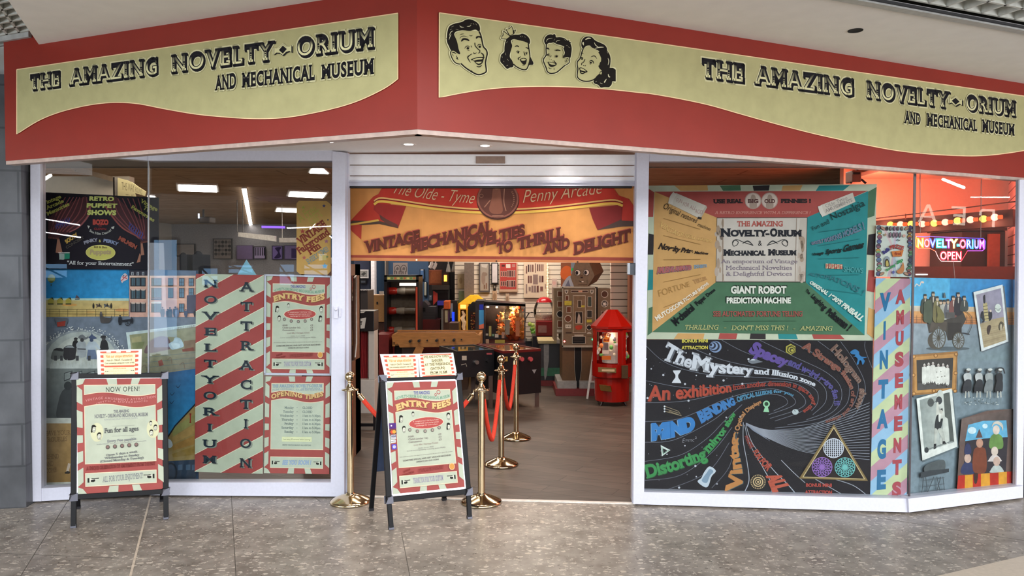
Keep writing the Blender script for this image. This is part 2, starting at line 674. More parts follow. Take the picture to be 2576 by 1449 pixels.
def terrazzo():
 m = bpy.data.materials.new('terrazzo_tile')
 m.use_nodes = True
 nt = m.node_tree
 b = nt.nodes['Principled BSDF']
 tc = nt.nodes.new('ShaderNodeTexCoord')
 base = nt.nodes.new('ShaderNodeTexNoise')
 base.inputs['Scale'].default_value = 9
 base.inputs['Detail'].default_value = 6
 r0 = nt.nodes.new('ShaderNodeValToRGB')
 r0.color_ramp.elements[0].color = (*C('#736a61'), 1)
 r0.color_ramp.elements[1].color = (*C('#9a9187'), 1)
 r0.color_ramp.elements[0].position = .3
 r0.color_ramp.elements[1].position = .7
 nt.links.new(tc.outputs['Object'], base.inputs['Vector'])
 nt.links.new(base.outputs['Fac'], r0.inputs['Fac'])
 prev = r0.outputs['Color']
 for sc, lo, hi, col, seed in ((30, .16, .2, '#c0b5a8', 0), (55, .17, .22, '#b9aea1', 3.3), (42, .12, .15, '#5b544c', 7.7), (18, .1, .13, '#b7aa9a', 5.1)):
  mp = nt.nodes.new('ShaderNodeMapping')
  mp.inputs['Location'].default_value = (seed, seed * 2, 0)
  mp.inputs['Scale'].default_value = (.55, 1.1, 1)
  vo = nt.nodes.new('ShaderNodeTexVoronoi')
  vo.inputs['Scale'].default_value = sc
  vo.inputs['Randomness'].default_value = 1
  nz = nt.nodes.new('ShaderNodeTexNoise')
  nz.inputs['Scale'].default_value = sc * 1.5
  ad = nt.nodes.new('ShaderNodeMixRGB')
  ad.inputs[0].default_value = .035
  nt.links.new(tc.outputs['Object'], ad.inputs[1])
  nt.links.new(tc.outputs['Object'], nz.inputs['Vector'])
  nt.links.new(nz.outputs['Color'], ad.inputs[2])
  nt.links.new(ad.outputs[0], mp.inputs['Vector'])
  nt.links.new(mp.outputs[0], vo.inputs['Vector'])
  # only some of the cells carry a chip
  sp = nt.nodes.new('ShaderNodeSeparateColor')
  nt.links.new(vo.outputs['Color'], sp.inputs[0])
  gt = nt.nodes.new('ShaderNodeMath')
  gt.operation = 'GREATER_THAN'
  gt.inputs[1].default_value = .62
  nt.links.new(sp.outputs[0], gt.inputs[0])
  rp = nt.nodes.new('ShaderNodeMapRange')
  rp.inputs['From Min'].default_value = hi * 1.6
  rp.inputs['From Max'].default_value = lo * 1.6
  nt.links.new(vo.outputs['Distance'], rp.inputs['Value'])
  mu = nt.nodes.new('ShaderNodeMath')
  mu.operation = 'MULTIPLY'
  nt.links.new(rp.outputs[0], mu.inputs[0])
  nt.links.new(gt.outputs[0], mu.inputs[1])
  mx = nt.nodes.new('ShaderNodeMixRGB')
  mx.inputs[2].default_value = (*C(col), 1)
  nt.links.new(mu.outputs[0], mx.inputs[0])
  nt.links.new(prev, mx.inputs[1])
  prev = mx.outputs[0]
 nt.links.new(prev, b.inputs['Base Color'])
 b.inputs['Roughness'].default_value = .34
 b.inputs['Specular IOR Level'].default_value = .35
 return m

def planks(name, c1, c2, sc, rot=0.0, rough=.45):
 m = bpy.data.materials.new(name)
 m.use_nodes = True
 nt = m.node_tree
 b = nt.nodes['Principled BSDF']
 tc = nt.nodes.new('ShaderNodeTexCoord')
 mp = nt.nodes.new('ShaderNodeMapping')
 mp.inputs['Rotation'].default_value = (0, 0, rot)
 br = nt.nodes.new('ShaderNodeTexBrick')
 br.inputs['Color1'].default_value = (*C(c1), 1)
 br.inputs['Color2'].default_value = (*C(c2), 1)
 br.inputs['Mortar'].default_value = (*[x * .6 for x in C(c1)], 1)
 br.inputs['Scale'].default_value = sc
 br.inputs['Mortar Size'].default_value = .004
 br.inputs['Brick Width'].default_value = 1.0
 br.inputs['Row Height'].default_value = .16
 nz = nt.nodes.new('ShaderNodeTexNoise')
 nz.inputs['Scale'].default_value = 4
 nz.inputs['Detail'].default_value = 8
 m2 = nt.nodes.new('ShaderNodeMapping')
 m2.inputs['Scale'].default_value = (1, 7, 1)
 m2.inputs['Rotation'].default_value = (0, 0, rot)
 nt.links.new(tc.outputs['Object'], mp.inputs[0])
 nt.links.new(tc.outputs['Object'], m2.inputs[0])
 nt.links.new(mp.outputs[0], br.inputs['Vector'])
 nt.links.new(m2.outputs[0], nz.inputs['Vector'])
 ra = nt.nodes.new('ShaderNodeMapRange')
 ra.inputs['From Min'].default_value = .3
 ra.inputs['From Max'].default_value = .7
 ra.inputs['To Min'].default_value = .72
 ra.inputs['To Max'].default_value = 1.25
 nt.links.new(nz.outputs['Fac'], ra.inputs[0])
 sc_ = nt.nodes.new('ShaderNodeVectorMath')
 sc_.operation = 'SCALE'
 nt.links.new(br.outputs['Color'], sc_.inputs[0])
 nt.links.new(ra.outputs[0], sc_.inputs['Scale'])
 nt.links.new(sc_.outputs[0], b.inputs['Base Color'])
 b.inputs['Roughness'].default_value = rough
 b.inputs['Specular IOR Level'].default_value = .35
 return m

TERR = terrazzo()
VINYL = planks('grey_oak_vinyl', '#4b423c', '#5d524a', 1.0, .5)
TILE = planks('grey_wall_tile', '#4c4d50', '#505154', .55, 0, .3)
for n_ in TILE.node_tree.nodes:
 if n_.type == 'MAPPING':
  n_.inputs['Rotation'].default_value = (1.5708, 0, 0)
 if n_.type == 'TEX_BRICK':
  n_.inputs['Mortar'].default_value = (*C('#3d3e41'), 1)

# ---- floors
mb = MB()
fr = [fA0 + V((-.05, 0, 0)), fAB, fB1, fT1 + V((0, .01, 0)), fD0, fDE, fE1]
out = [V((-9, -13, 0)), V((9, -13, 0)), V((9, fE1.y, 0))] + fr[::-1] + [V((-9, fA0.y, 0))]
mb.prism(out, (0, 0, -.05))
struct('floor', mb, TERR)
mb = MB()
mb.prism([V((9, fE1.y, -.001)), V((9, 22, -.001)), V((-9, 22, -.001)), V((-9, fA0.y, -.001))] + [p + V((0, 0, -.001)) for p in fr], (0, 0, -.05))
struct('floor_shop', mb, VINYL)
mb = MB()
s0, s1 = FL(380, 1243), FL(300, 1560)
d = (s1 - s0).normalized()
sd = V((-d.y, d.x, 0)) * .006
mb.prism([s0 - sd, s0 + sd, s1 + sd, s1 - sd], (0, 0, .0015))
struct('trim_1', mb, mat('pale_floor_strip', '#c9b9a6', .4, var=.1))
mb = MB()
for a, b in (((172, 1258), (120, 1340)), ((120, 1340), (20, 1500)), ((582, 1247), (602, 1600)), ((1010, 1340), (1060, 1600)), ((2090, 1284), (2576, 1360)), ((790, 1250), (806, 1262)), ((0, 1392), (300, 1404))):
 a, b = FL(*a), FL(*b)
 d = (b - a).normalized()
 sd = V((-d.y, d.x, 0)) * .0022
 mb.prism([a - sd, a + sd, b + sd, b - sd], (0, 0, .0006))
struct('trim_2', mb, mat('dark_floor_joint', '#5a544d', .6))
mb = MB()
mb.prism([floor(2268, 1470), floor(2576, 1398), floor(2800, 1420), floor(2700, 1560)], (0, 0, .001))
struct('trim_3', mb, mat('pale_floor_tile', '#c3b4a2', .35, var=.06, scale=40))
mb = MB()
for o, z1 in ((0, .006),):
 a, b = floor(868, 1250), floor(1598, 1269)
 mb.prism([a, b, b + PT.n * -.035, a + PT.n * -.035], (0, 0, z1))
struct('trim_4', mb, mat('white_threshold', '#d8d0c6', .4))

# ---- walls of the court behind the camera and the tiled pier on the left
mb = MB()
mb.box(-9.2, -13, 0, -9, 5.4, 8)
struct('wall_left', mb, plaster)
mb = MB()
mb.box(9, -13, 0, 9.2, 22, 8)
struct('wall_right', mb, plaster)
mb = MB()
mb.box(-9, -13.2, 0, 9, -13, 4)
struct('wall_front', mb, mat('court_wall', '#3a3d42', .7))
pl = vplane(floor(0, 1280), floor(66, 1277))
mb = MB()
q = [pl(-700, 1280), pl(66, 1277), pl(66, 380)]
for p in q[:2]:
 p.z = 0
mb.prism([q[0], q[1], V((q[1].x, q[1].y, ZC)), V((q[0].x, q[0].y, ZC))], pl.n * -.3)
struct('wall_pier', mb, TILE)
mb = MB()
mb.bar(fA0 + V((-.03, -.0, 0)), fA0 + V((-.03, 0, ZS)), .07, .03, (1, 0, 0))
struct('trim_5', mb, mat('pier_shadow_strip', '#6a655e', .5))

# ---- ceiling of the mall with its cut-out corners, soffit under the fascia
cL = hp(ZC)(104, 121)
e0 = hp(ZC)(20, 0)
dl = (e0 - cL).normalized()
cR0, cR1 = hp(ZC)(2180, 3), hp(ZC)(2600, 80)
dr = (cR1 - cR0).normalized()
fl0 = cL + (kC - kL).normalized() * .02
top = [cL, cL + dl * 2.6, V((-1.2, 2.4, ZC)), V((2.0, 2.4, ZC)), cR0 - dr * .5, cR1 + dr * 1.6, V((5.6, 6.6, ZC)), V((kR.x, kR.y + .05, ZC)), V((kC.x, kC.y + .05, ZC))]
for p in top:
 p.z = ZC
mb = MB()
mb.prism(top, (0, 0, .02))
struct('ceiling', mb, plaster)

def grille(name, o, u, vdir, n1, n2, pitch, z, m):
 mb = MB()
 for i in range(n1 + 1):
  a = o + vdir * (i * pitch)
  mb.bar(a, a + u * (n2 * pitch), .014, .05, vdir)
 for j in range(n2 + 1):
  a = o + u * (j * pitch)
  mb.bar(a, a + vdir * (n1 * pitch), .014, .05, u)
 for q in mb.v:
  pass
 return mb

gm = mat('grille_plastic', '#c2c4bd', .5)
z = ZC + .1
o = cL.copy()
o.z = z
u = V((dl.x, dl.y, 0)).normalized()
vd = V((-u.y, u.x, 0))
if vd.x > 0:
 vd = -vd
vd = (V((kL.x - kC.x, kL.y - kC.y, 0)).normalized())
g = grille('g', o + u * .02 - vd * .16, u, vd, 12, 26, .105, z, gm)
tag(g.build('ceiling_grille', gm), 'white eggcrate ceiling grille at the top left corner over the tiled pier', 'grille')
o = cR0.copy() - V((dr.x, dr.y, 0)) * 1.2
o.z = z
u = V((dr.x, dr.y, 0)).normalized()
vd = V((u.y, -u.x, 0))
if vd.y > 0:
 vd = -vd
o.z = ZC + .045
g = grille('g', o + vd * .055, u, vd, 13, 34, .13, z, gm)
tag(g.build('ceiling_grille', gm), 'white eggcrate ceiling grille at the top right corner beyond the plaster ceiling', 'grille')
mb = MB()
mb.box(-6, 2.2, ZC + .28, 8, 9, ZC + .34)
mb.box(-6, 2.2, ZC + .02, 8, 2.26, ZC + .3)  # skirts added round the void to keep stray light out
mb.box(-6.06, 2.2, ZC - .1, -6, 9, ZC + .3)
mb.box(8, 2.2, ZC - .1, 8.06, 9, ZC + .3)
struct('ceiling_void', mb, mat('grey_void', '#8d908c', .8))
# grille edge rails
mb = MB()
a = cL.copy()
a.z = ZC + .06
b = a + V((kL.x - kC.x, kL.y - kC.y, 0)).normalized() * 1.6
for q, zz in ((.0, .0), (.03, .02), (.06, .0)):
 off = PFL.n * (q + .01)
 mb.bar(a + off + V((0, 0, zz)), b + off + V((0, 0, zz)), .02, .03, PFL.n)
struct('trim_6', mb, mat('grey_rail', '#a5a6a4', .4))
mb = MB()
a, b = cR0 - dr * 1.0, cR1 + dr * 1.4
mb.bar(a + V((0, 0, .0)), b, .05, .03, V((dr.y, -dr.x, 0)))
mb.m = 1
mb.bar(a + V((dr.y, -dr.x, 0)) * .03 + V((0, 0, .0)), b + V((dr.y, -dr.x, 0)) * .03 + V((0, 0, .0)), .016, .012, V((dr.y, -dr.x, 0)))
struct('trim_7', mb, [mat('grey_rail', '#a5a6a4', .4), mat('black_gap', '#15151a', .6)])

mb = MB()
sp = [V((kL.x, kL.y + .03, ZS)), V((kC.x, kC.y + .03, ZS)), V((fE1.x - .1, fE1.y + .0, ZS)), V((fDE.x, fDE.y + .06, ZS)), V((fD0.x, fD0.y + .1, ZS)), V((fB1.x, fB1.y + .1, ZS)), V((fAB.x, fAB.y + .1, ZS)), V((fA0.x, fA0.y + .1, ZS)), V((fA0.x + .0, fA0.y, ZS))]
mb.prism(sp, (0, 0, .05))
struct('ceiling_soffit', mb, mat('white_soffit', '#f6f2ee', .7, var=.02))

# ---- red fascia boards
for nm, a, b, P in (('wall_fascia_left', kL, kC, PFL), ('wall_fascia_right', kC, kR, PFR)):
 mb = MB()
 e = P.n * -.04
 mb.prism([V((a.x, a.y, ZB)), V((b.x, b.y, ZB)), V((b.x, b.y, ZC + .12)), V((a.x, a.y, ZC + .12))], e)
 struct(nm, mb, red_board)
 mb = MB()
 up_ = V((0, 0, 1))
 i = P.n * -.03
 mb.bar(V((a.x, a.y, ZB - .011)) + i, V((b.x, b.y, ZB - .011)) + i, .055, .022, P.n)
 struct('trim_8' if 'left' in nm else 'trim_9', mb, mat('pale_angle_strip', '#b09a90', .4))

def frame_bar(mb, P, q, front=.04, back=.05):
 mb.prism([P(x, y, front) for x, y in q], P.n * -(front + back))

def pane(P, q, off, name, parent):
 mb = MB()
 mb.add([P(x, y, off) for x, y in q], [(0, 1, 2, 3)])
 return mb.build(name, GLASS, parent)

# ---- left shop window (two panes meeting at an angle)
mb = MB()
frame_bar(mb, PA, [(79, 1262), (374, 1245.5), (374, 1213.5), (79, 1230)])
frame_bar(mb, PA, [(79, 1262), (104, 1261), (101, 378), (76, 370)], .045)
frame_bar(mb, PA, [(76, 380), (374, 404), (374, 372), (76, 350)])
frame_bar(mb, PBp, [(373, 1245.5), (866, 1249.5), (866, 1213.5), (373, 1213.5)])
frame_bar(mb, PBp, [(832, 1249), (866, 1249.5), (869, 384), (836, 380)], .045)
frame_bar(mb, PBp, [(373, 404), (836, 404), (836, 372), (373, 372)])
win = struct('window_1', mb, white)
pane(PA, [(100, 385), (103, 1232), (373, 1216), (373, 400)], 0, 'window_pane', win)
pane(PBp, [(373, 400), (373, 1216), (834, 1216), (838, 400)], 0, 'window_pane', win)
# ---- right shop window
mb = MB()
frame_bar(mb, PD, [(1593, 1268), (2287, 1289), (2285, 1254.5), (1593, 1237)])
frame_bar(mb, PD, [(1593, 1268), (1620, 1269), (1633, 385), (1602, 383)], .045)
frame_bar(mb, PD, [(1633, 406), (2300, 404), (2300, 375), (1633, 375)])
frame_bar(mb, PE, [(2287, 1289), (2574, 1252), (2574, 1222), (2285, 1254.5)])
frame_bar(mb, PE, [(2557, 1240), (2574, 1252), (2582, 452), (2565, 452)], .01, .02)
win2 = struct('window_2', mb, white)
pane(PD, [(1632, 400), (1618, 1240), (2286, 1257), (2303, 400)], 0, 'window_pane', win2)
pane(PE, [(2303, 424), (2286, 1257), (2560, 1225), (2570, 449)], 0, 'window_pane', win2)
mb = MB()
q = [PD(2300, 404, .004), PD(2306, 404, .004), PD(2290, 1255, .004), PD(2286, 1255, .004)]
mb.prism(q, PD.n * -.012)
mb.build('glass_joint', mat('dark_glass_joint', '#3a3034', .4), win2)
mb = MB()
mb.prism([PBp(371.5, 404, .004), PBp(374.5, 404, .004), PBp(374.5, 1214, .004), PBp(371.5, 1214, .004)], PBp.n * -.012)
mb.build('glass_joint', mat('clear_glass_joint', '#8d8f92', .3), win)
# ---- wall beyond the right end
mb = MB()
mb.prism([V((fE1.x + .01, fE1.y, 0)), V((fE1.x + 1.5, fE1.y + .4, 0)), V((fE1.x + 1.5, fE1.y + .4, 2.28)), V((fE1.x + .01, fE1.y, 2.28))], (0, .03, 0))
struct('wall_end', mb, mat('dark_end_wall', '#3b3c46', .5))
# ---- door guides of the roller shutter
gd = mat('beige_door_guide', '#c9bfb8', .4, var=.04)
mb = MB()
mb.prism([PT(866, 1250, .02), PT(880, 1249, .02), PT(874, 384, .02), PT(868, 384, .02)], PT.n * -.06)
mb.m = 1
mb.prism([PT(879, 1249, -.03), PT(883, 1249, -.03), PT(876, 465, -.03), PT(873, 465, -.03)], PT.n * -.05)
mb.m = 0
mb.prism([PT(1590, 1267, .02), PT(1599, 1268, .02), PT(1606, 384, .02), PT(1598, 384, .02)], PT.n * -.14)
d1 = struct('door_1', mb, [white, mat('dark_gap', '#2a2626', .6)])
mb = MB()
mb.prism([PBp(840, 801, .06), PBp(850, 801, .06), PBp(850, 771, .06), PBp(840, 771, .06)], PBp.n * -.02)
mb.ball(PBp(845, 779, .065), .01)
mb.prism([PBp(853, 797, .06), PBp(857, 797, .06), PBp(857, 776, .06), PBp(853, 776, .06)], PBp.n * -.02)
mb.build('latch', white, win)
# sensor on the right guide
t = thing('door_sensor', 'dark grey door sensor box high on the right door jamb', 'sensor', PT(1590, 690, .0))
mb = MB()
mb.prism([PT(1582, 690, .03), PT(1600, 690, .03), PT(1600, 663, .03), PT(1582, 663, .03)], PT.n * -.09)
mb.build('sensor_body', mat('dark_grey_plastic', '#3d424c', .45), t, .004)
mb = MB()
mb.prism([PT(1579, 690, .035), PT(1585, 690, .035), PT(1585, 662, .035), PT(1579, 662, .035)], PT.n * -.09)
mb.build('sensor_lens', mat('grey_plastic', '#9ba1a8', .4), t)

# ---- roller shutter, part lowered
slat_w = mat('shutter_white', '#efeff2', .35, var=.02)
t = thing('roller_shutter', 'white slatted roller shutter rolled up over the shop entrance', 'shutter', PT(1235, 470))
for y0, y1 in ((388, 414), (416.5, 441), (443.5, 457)):
 mb = MB()
 a, b, c_, d_ = PT(874, y0, -.03), PT(1598, y0 + 1, -.03), PT(1597, y1 + 1, -.03), PT(874, y1, -.03)
 n = 6
 vs = []
 for k in range(n + 1):
  f = k / n
  bul = math.sin(math.pi * f) * .008
  vs += [a.lerp(d_, f) + PT.n * bul, b.lerp(c_, f) + PT.n * bul]
 for k in range(n + 1):
  f = k / n
  vs += [a.lerp(d_, f) - PT.n * .012, b.lerp(c_, f) - PT.n * .012]
 m_ = 2 * (n + 1)
 mb.add(vs, [(2 * k, 2 * k + 1, 2 * k + 3, 2 * k + 2) for k in range(n)] + [(m_ + 2 * k, m_ + 2 * k + 2, m_ + 2 * k + 3, m_ + 2 * k + 1) for k in range(n)]
           + [(0, m_, m_ + 1, 1), (2 * n, 2 * n + 1, m_ + 2 * n + 1, m_ + 2 * n)])
 mb.build('shutter_slat', slat_w, t)
mb = MB()
mb.prism([PT(876, 457, -.02), PT(1596, 458, -.02), PT(1596, 468, -.02), PT(876, 468, -.02)], PT.n * -.05)
mb.prism([PT(876, 455.5, -.01), PT(1596, 456.5, -.01), PT(1596, 459.5, -.01), PT(876, 459, -.01)], PT.n * -.05)
mb.build('bottom_rail', white, t)
mb = MB()
mb.prism([PT(880, 468, -.025), PT(1590, 468, -.025), PT(1590, 473, -.025), PT(880, 473, -.025)], PT.n * -.03)
mb.build('rubber_seal', mat('black_rubber', '#1d1b1c', .6), t)
mb = MB()
mb.prism([PT(1197, 393, -.015), PT(1270, 393, -.015), PT(1270, 411, -.015), PT(1197, 411, -.015)], PT.n * -.01)
mb.build('slot_opening', mat('brown_slot', '#8a7468', .6), t)

# ---- downlights in the soffit
hz = hp(ZS)
dl_m = emis('downlight_glow', '#fff6ea', 14)
rim = mat('white_rim', '#efe9e2', .4)
sw = ['lit soffit downlight above the left edge of the shutter', 'lit soffit downlight just under the fascia corner', 'lit soffit downlight above the shutter slot', 'lit soffit downlight half hidden by the right fascia board']
for i, (x, y) in enumerate(((828, 356), (1028, 362.5), (1220, 366), (1419, 367))):
 p = hz(x, y)
 t = thing('downlight', sw[i], 'downlight', p, 'downlights in the entrance soffit')
 mb = MB()
 mb.lathe([(.028, -.002), (.052, -.004), (.052, .004)], p, 20)
 mb.build('rim', rim, t)
 mb = MB()
 mb.lathe([(.0, -.003), (.032, -.003)], p, 20)
 mb.build('lamp', dl_m, t)
 d = bpy.data.lights.new('downlight_beam', 'SPOT')
 d.energy, d.spot_size, d.spot_blend, d.color, d.shadow_soft_size = 22, 1.9, 1.0, (1, .95, .9), .08
 ob = bpy.data.objects.new('downlight_beam', d)
 COL.objects.link(ob)
 ob.location = p + V((0, 0, -.02))
p = hz(292, 385)
mb = MB()
mb.lathe([(.0, -.004), (.06, -.004), (.06, .002)], hz(292, 386), 20)
tag(mb.build('downlight', dl_m), 'round lit downlight glowing just below the left fascia board', 'downlight', 'downlights in the entrance soffit')  # lit disc added for the bright spot below the fascia
mb = MB()
mb.lathe([(.0, -.001), (.036, -.001), (.04, -.003), (.041, .002)], hp(ZC)(2152, 76.5), 24)
tag(mb.build('ceiling_hole', mat('black_hole', '#0c0c0d', .9)), 'round black empty hole in the plaster ceiling', 'hole')

# ------------------------------------------------------------------ the big shop signs on the fascia
CREAM, INK = '#aaa578', '#141318'
HALO = '#c9c59c'

def outline(a, pts, col='#e6c79c'):
 a.line(pts + [pts[0]], 2.2, col)

a = Art(PFL, .006)
lo = [(2432, 482), (2350, 540), (2200, 612), (2050, 660), (1850, 703), (1700, 722), (1550, 725), (1400, 717), (1200, 698), (1000, 664), (850, 635), (720, 626), (600, 634), (480, 655), (350, 690), (230, 740), (102, 820)]
pts = [(42, 175), (1001, 33)] + cr([(x / 2.43, y / 2.43) for x, y in lo], False, 4)
a.board(pts, .004, CREAM)
outline(a, pts)
bl = lambda x: 226 - .1253 * (x - 73)
hh = lambda x: 37 + 11.5 * (x - 73) / 870

def head(a, word, x0, x1, bl, hh, shade):
 p = [(x0, bl(x0)), (x1, bl(x1))]
 h = (hh(x0), hh(x1))
 k = hh(x0) / 40
 a.t(word, [(q[0] + 3 * k, q[1] + 3.5 * k) for q in p], h, HALO, .1, True, sp=.16)
 a.t(word, p, h, HALO, .085, True, sp=.16)
 for s_ in (3, 2, 1):
  a.t(word, [(q[0] + s_ * k * 1.1, q[1] + s_ * k * 1.25) for q in p], h, INK, .045, True, sp=.16)
 a.t(word, p, h, '#1f1e22', .03, True, sp=.16)
 a.t(word, p, h, '#d6d2a4', -.004, True, sp=.16, col2='#17161c', dots=INK, mid=.58)

for wd, x0, x1 in (('THE', 76, 150), ('AMAZING', 178, 397), ('NOVELTY', 431, 683), ('ORIUM', 746, 938)):
 head(a, wd, x0, x1, bl, hh, 0)

def dash(a, x0, x1, bl, hh):
 m = (x0 + x1) / 2
 yc = lambda x: bl(x) - hh(x) * .47
 s_ = hh(m) * 1.5
 for k, (dx, dy, g, col) in enumerate(((0, 0, 4, HALO), (2, 2.4, 1.5, INK), (0, 0, 1.2, INK), (0, 0, 0, '#c6c294'))):
  u = [(x0 - g, -.12), (x0 + 5, -.07), (m - 8, -.09 - g * .01), (m, -.2 - g * .01), (m + 8, -.09 - g * .01), (x1 - 5, -.07), (x1 + g, -.12), (x1 + g, .14), (x1 - 5, .08), (m + 8, .1 + g * .01), (m, .2 + g * .01), (m - 8, .1 + g * .01), (x0 + 5, .08), (x0 - g, .14)]
  a.poly([(x + dx, yc(x) + v * s_ + dy) for x, v in u], col)
 a.poly([(m - 10, yc(m - 10)), (m, yc(m) - .15 * s_), (m + 10, yc(m + 10)), (m, yc(m) + .15 * s_)], INK)

dash(a, 690, 733, bl, hh)
b2 = lambda x: 226 - .105 * (x - 541)
for wd, x0, x1 in (('AND', 543, 594), ('MECHANICAL', 609, 791), ('MUSEUM', 809, 940)):
 p = [(x0, b2(x0)), (x1, b2(x1))]
 a.t(wd, p, (33, 36), INK, .04, True, sp=.1, hl=(HALO, .07))
art(a, 'shop_sign', 'long cream shop sign with wavy lower edge on the left red fascia', 'sign')

a = Art(PFR, .006)
c2 = lambda x, y: (1040 + x / 3.22, y / 3.22)
c3 = lambda x, y: (1640 + x / 2.752, y / 2.752)
lo = [c3(2640, 1022), c3(2576, 1042), c3(2400, 1068), c3(2250, 1079), c3(2100, 1077), c3(1900, 1065), c3(1700, 1043), c3(1500, 1007), c3(1300, 965), c3(1100, 920), c3(850, 855), c3(600, 785), c3(400, 728), c3(200, 685), c3(0, 650), c2(1850, 752), c2(1600, 725), c2(1400, 710), c2(1200, 702), c2(1000, 700), c2(800, 706), c2(600, 722), c2(400, 752), c2(208, 790)]
pts = [(1105, 32), c3(0, 294), (2600, 245)] + cr(lo, False, 4)
a.board(pts, .004, CREAM)
outline(a, pts)
bl = lambda x: 192.5 + .125 * (x - 1762)
hh = lambda x: 46 - 9 * (x - 1762) / 794
for wd, x0, x1 in (('THE', 1766, 1870), ('AMAZING', 1903, 2147), ('NOVELTY', 2180, 2383), ('ORIUM', 2430, 2553)):
 head(a, wd, x0, x1, bl, hh, 0)
dash(a, 2388, 2420, bl, hh)
b2 = lambda x: 308.5 + .1145 * (x - 2276)
for wd, x0, x1 in (('AND', 2277, 2316), ('MECHANICAL', 2332, 2458), ('MUSEUM', 2471, 2552)):
 a.t(wd, [(x0, b2(x0)), (x1, b2(x1))], (29, 26), INK, .04, True, sp=.1, hl=(HALO, .07))

# four laughing heads
K = '#17130f'

def shape(a, pts, col=K, sm=True):
 a.poly(pts, col, sm)

def halo_of(a, pts, w_=26):
 a.line(cr(pts, True) + [pts[0]], w_ * 2, HALO)

def head_man(a):
 hair = [(120, 480), (135, 330), (180, 220), (290, 165), (440, 130), (520, 85), (610, 72), (720, 110), (800, 175), (832, 270), (812, 335), (745, 297), (690, 302), (610, 322), (500, 310), (420, 312), (330, 332), (285, 370), (285, 420), (320, 500), (350, 590), (370, 700), (405, 800), (385, 822), (330, 790), (270, 750), (210, 740), (160, 640), (125, 560)]
 face = [(812, 335), (850, 420), (880, 560), (905, 660), (965, 730), (985, 810), (965, 910), (950, 1010), (965, 1150), (955, 1205), (880, 1245), (800, 1260), (730, 1240), (640, 1190), (520, 1110), (420, 1020)]
 ear = [(215, 745), (200, 800), (225, 890), (270, 970), (330, 1020), (405, 1035)]
 a.line(cr(hair, True), 44, HALO)
 a.line(face, 62, HALO, True)
 a.line(ear, 62, HALO, True)
 a.poly(cr(face + ear[::-1] + [(300, 700), (300, 400), (500, 310)], True, 3), CREAM)
 shape(a, hair)
 a.line(face, 30, K, True)
 a.line(ear, 22, K, True)
 a.line([(225, 780), (270, 785), (325, 810)], 22, K, True, True)
 a.line([(320, 850), (345, 900), (335, 915), (372, 935)], 24, K, True, True)
 a.line([(235, 810), (262, 865)], 9, K)
 for q in ([(425, 540), (450, 490), (500, 474), (560, 487), (603, 520), (590, 540), (540, 522), (490, 515), (445, 548)], [(745, 455), (772, 432), (830, 430), (866, 450), (860, 478), (800, 462), (752, 490)]):
  shape(a, q)
 for q in ([(395, 410), (440, 390), (490, 382)], [(395, 490), (430, 445), (500, 432), (580, 460)], [(600, 415), (640, 428), (672, 415)]):
  a.line(q, 12, K, True, True)
 for q in ([(500, 700), (535, 655), (580, 645), (612, 675)], [(775, 650), (800, 615), (840, 612), (856, 640)]):
  a.line(q, 18, K, True, True)
 a.ell(572, 693, 28, 26, K)
 a.ell(826, 660, 26, 26, K)
 a.line([(640, 635), (655, 675)], 12, K)
 a.line([(565, 742), (605, 738)], 10, K)
 a.line([(722, 575), (732, 640), (790, 710), (828, 742), (822, 780), (797, 802)], 17, K, True)
 a.line([(697, 775), (710, 812), (760, 785)], 18, K, True, True)
 a.line([(668, 808), (590, 860), (572, 900), (628, 1000)], 24, K, True, True)
 a.line([(848, 785), (900, 830), (916, 905)], 24, K, True, True)
 shape(a, [(640, 930), (660, 920), (700, 908), (780, 884), (850, 878), (925, 885), (915, 912), (905, 950), (882, 1010), (830, 1050), (790, 1050), (740, 1010), (690, 955), (650, 950)])
 a.poly([(678, 935), (760, 908), (878, 905), (868, 930), (780, 940), (705, 955)], CREAM, True)
 a.poly([(738, 990), (800, 984), (866, 982), (840, 1012), (790, 1022)], CREAM, True)
 a.line([(762, 1075), (815, 1092), (875, 1055)], 22, K, True, True)
 a.line([(640, 1160), (690, 1215)], 26, K, False, True)
 for q in ([(170, 430), (205, 350), (255, 320)], [(165, 510), (190, 440), (215, 390)], [(215, 240), (270, 215)], [(390, 210), (440, 240), (490, 245)], [(400, 240), (450, 258)], [(550, 225), (610, 220), (640, 195)], [(620, 180), (660, 165)], [(680, 155), (705, 185)], [(735, 165), (765, 200)], [(310, 285), (370, 300)], [(185, 300), (230, 280)]):
  a.line(q, 13, '#cfcaa8', True, True)

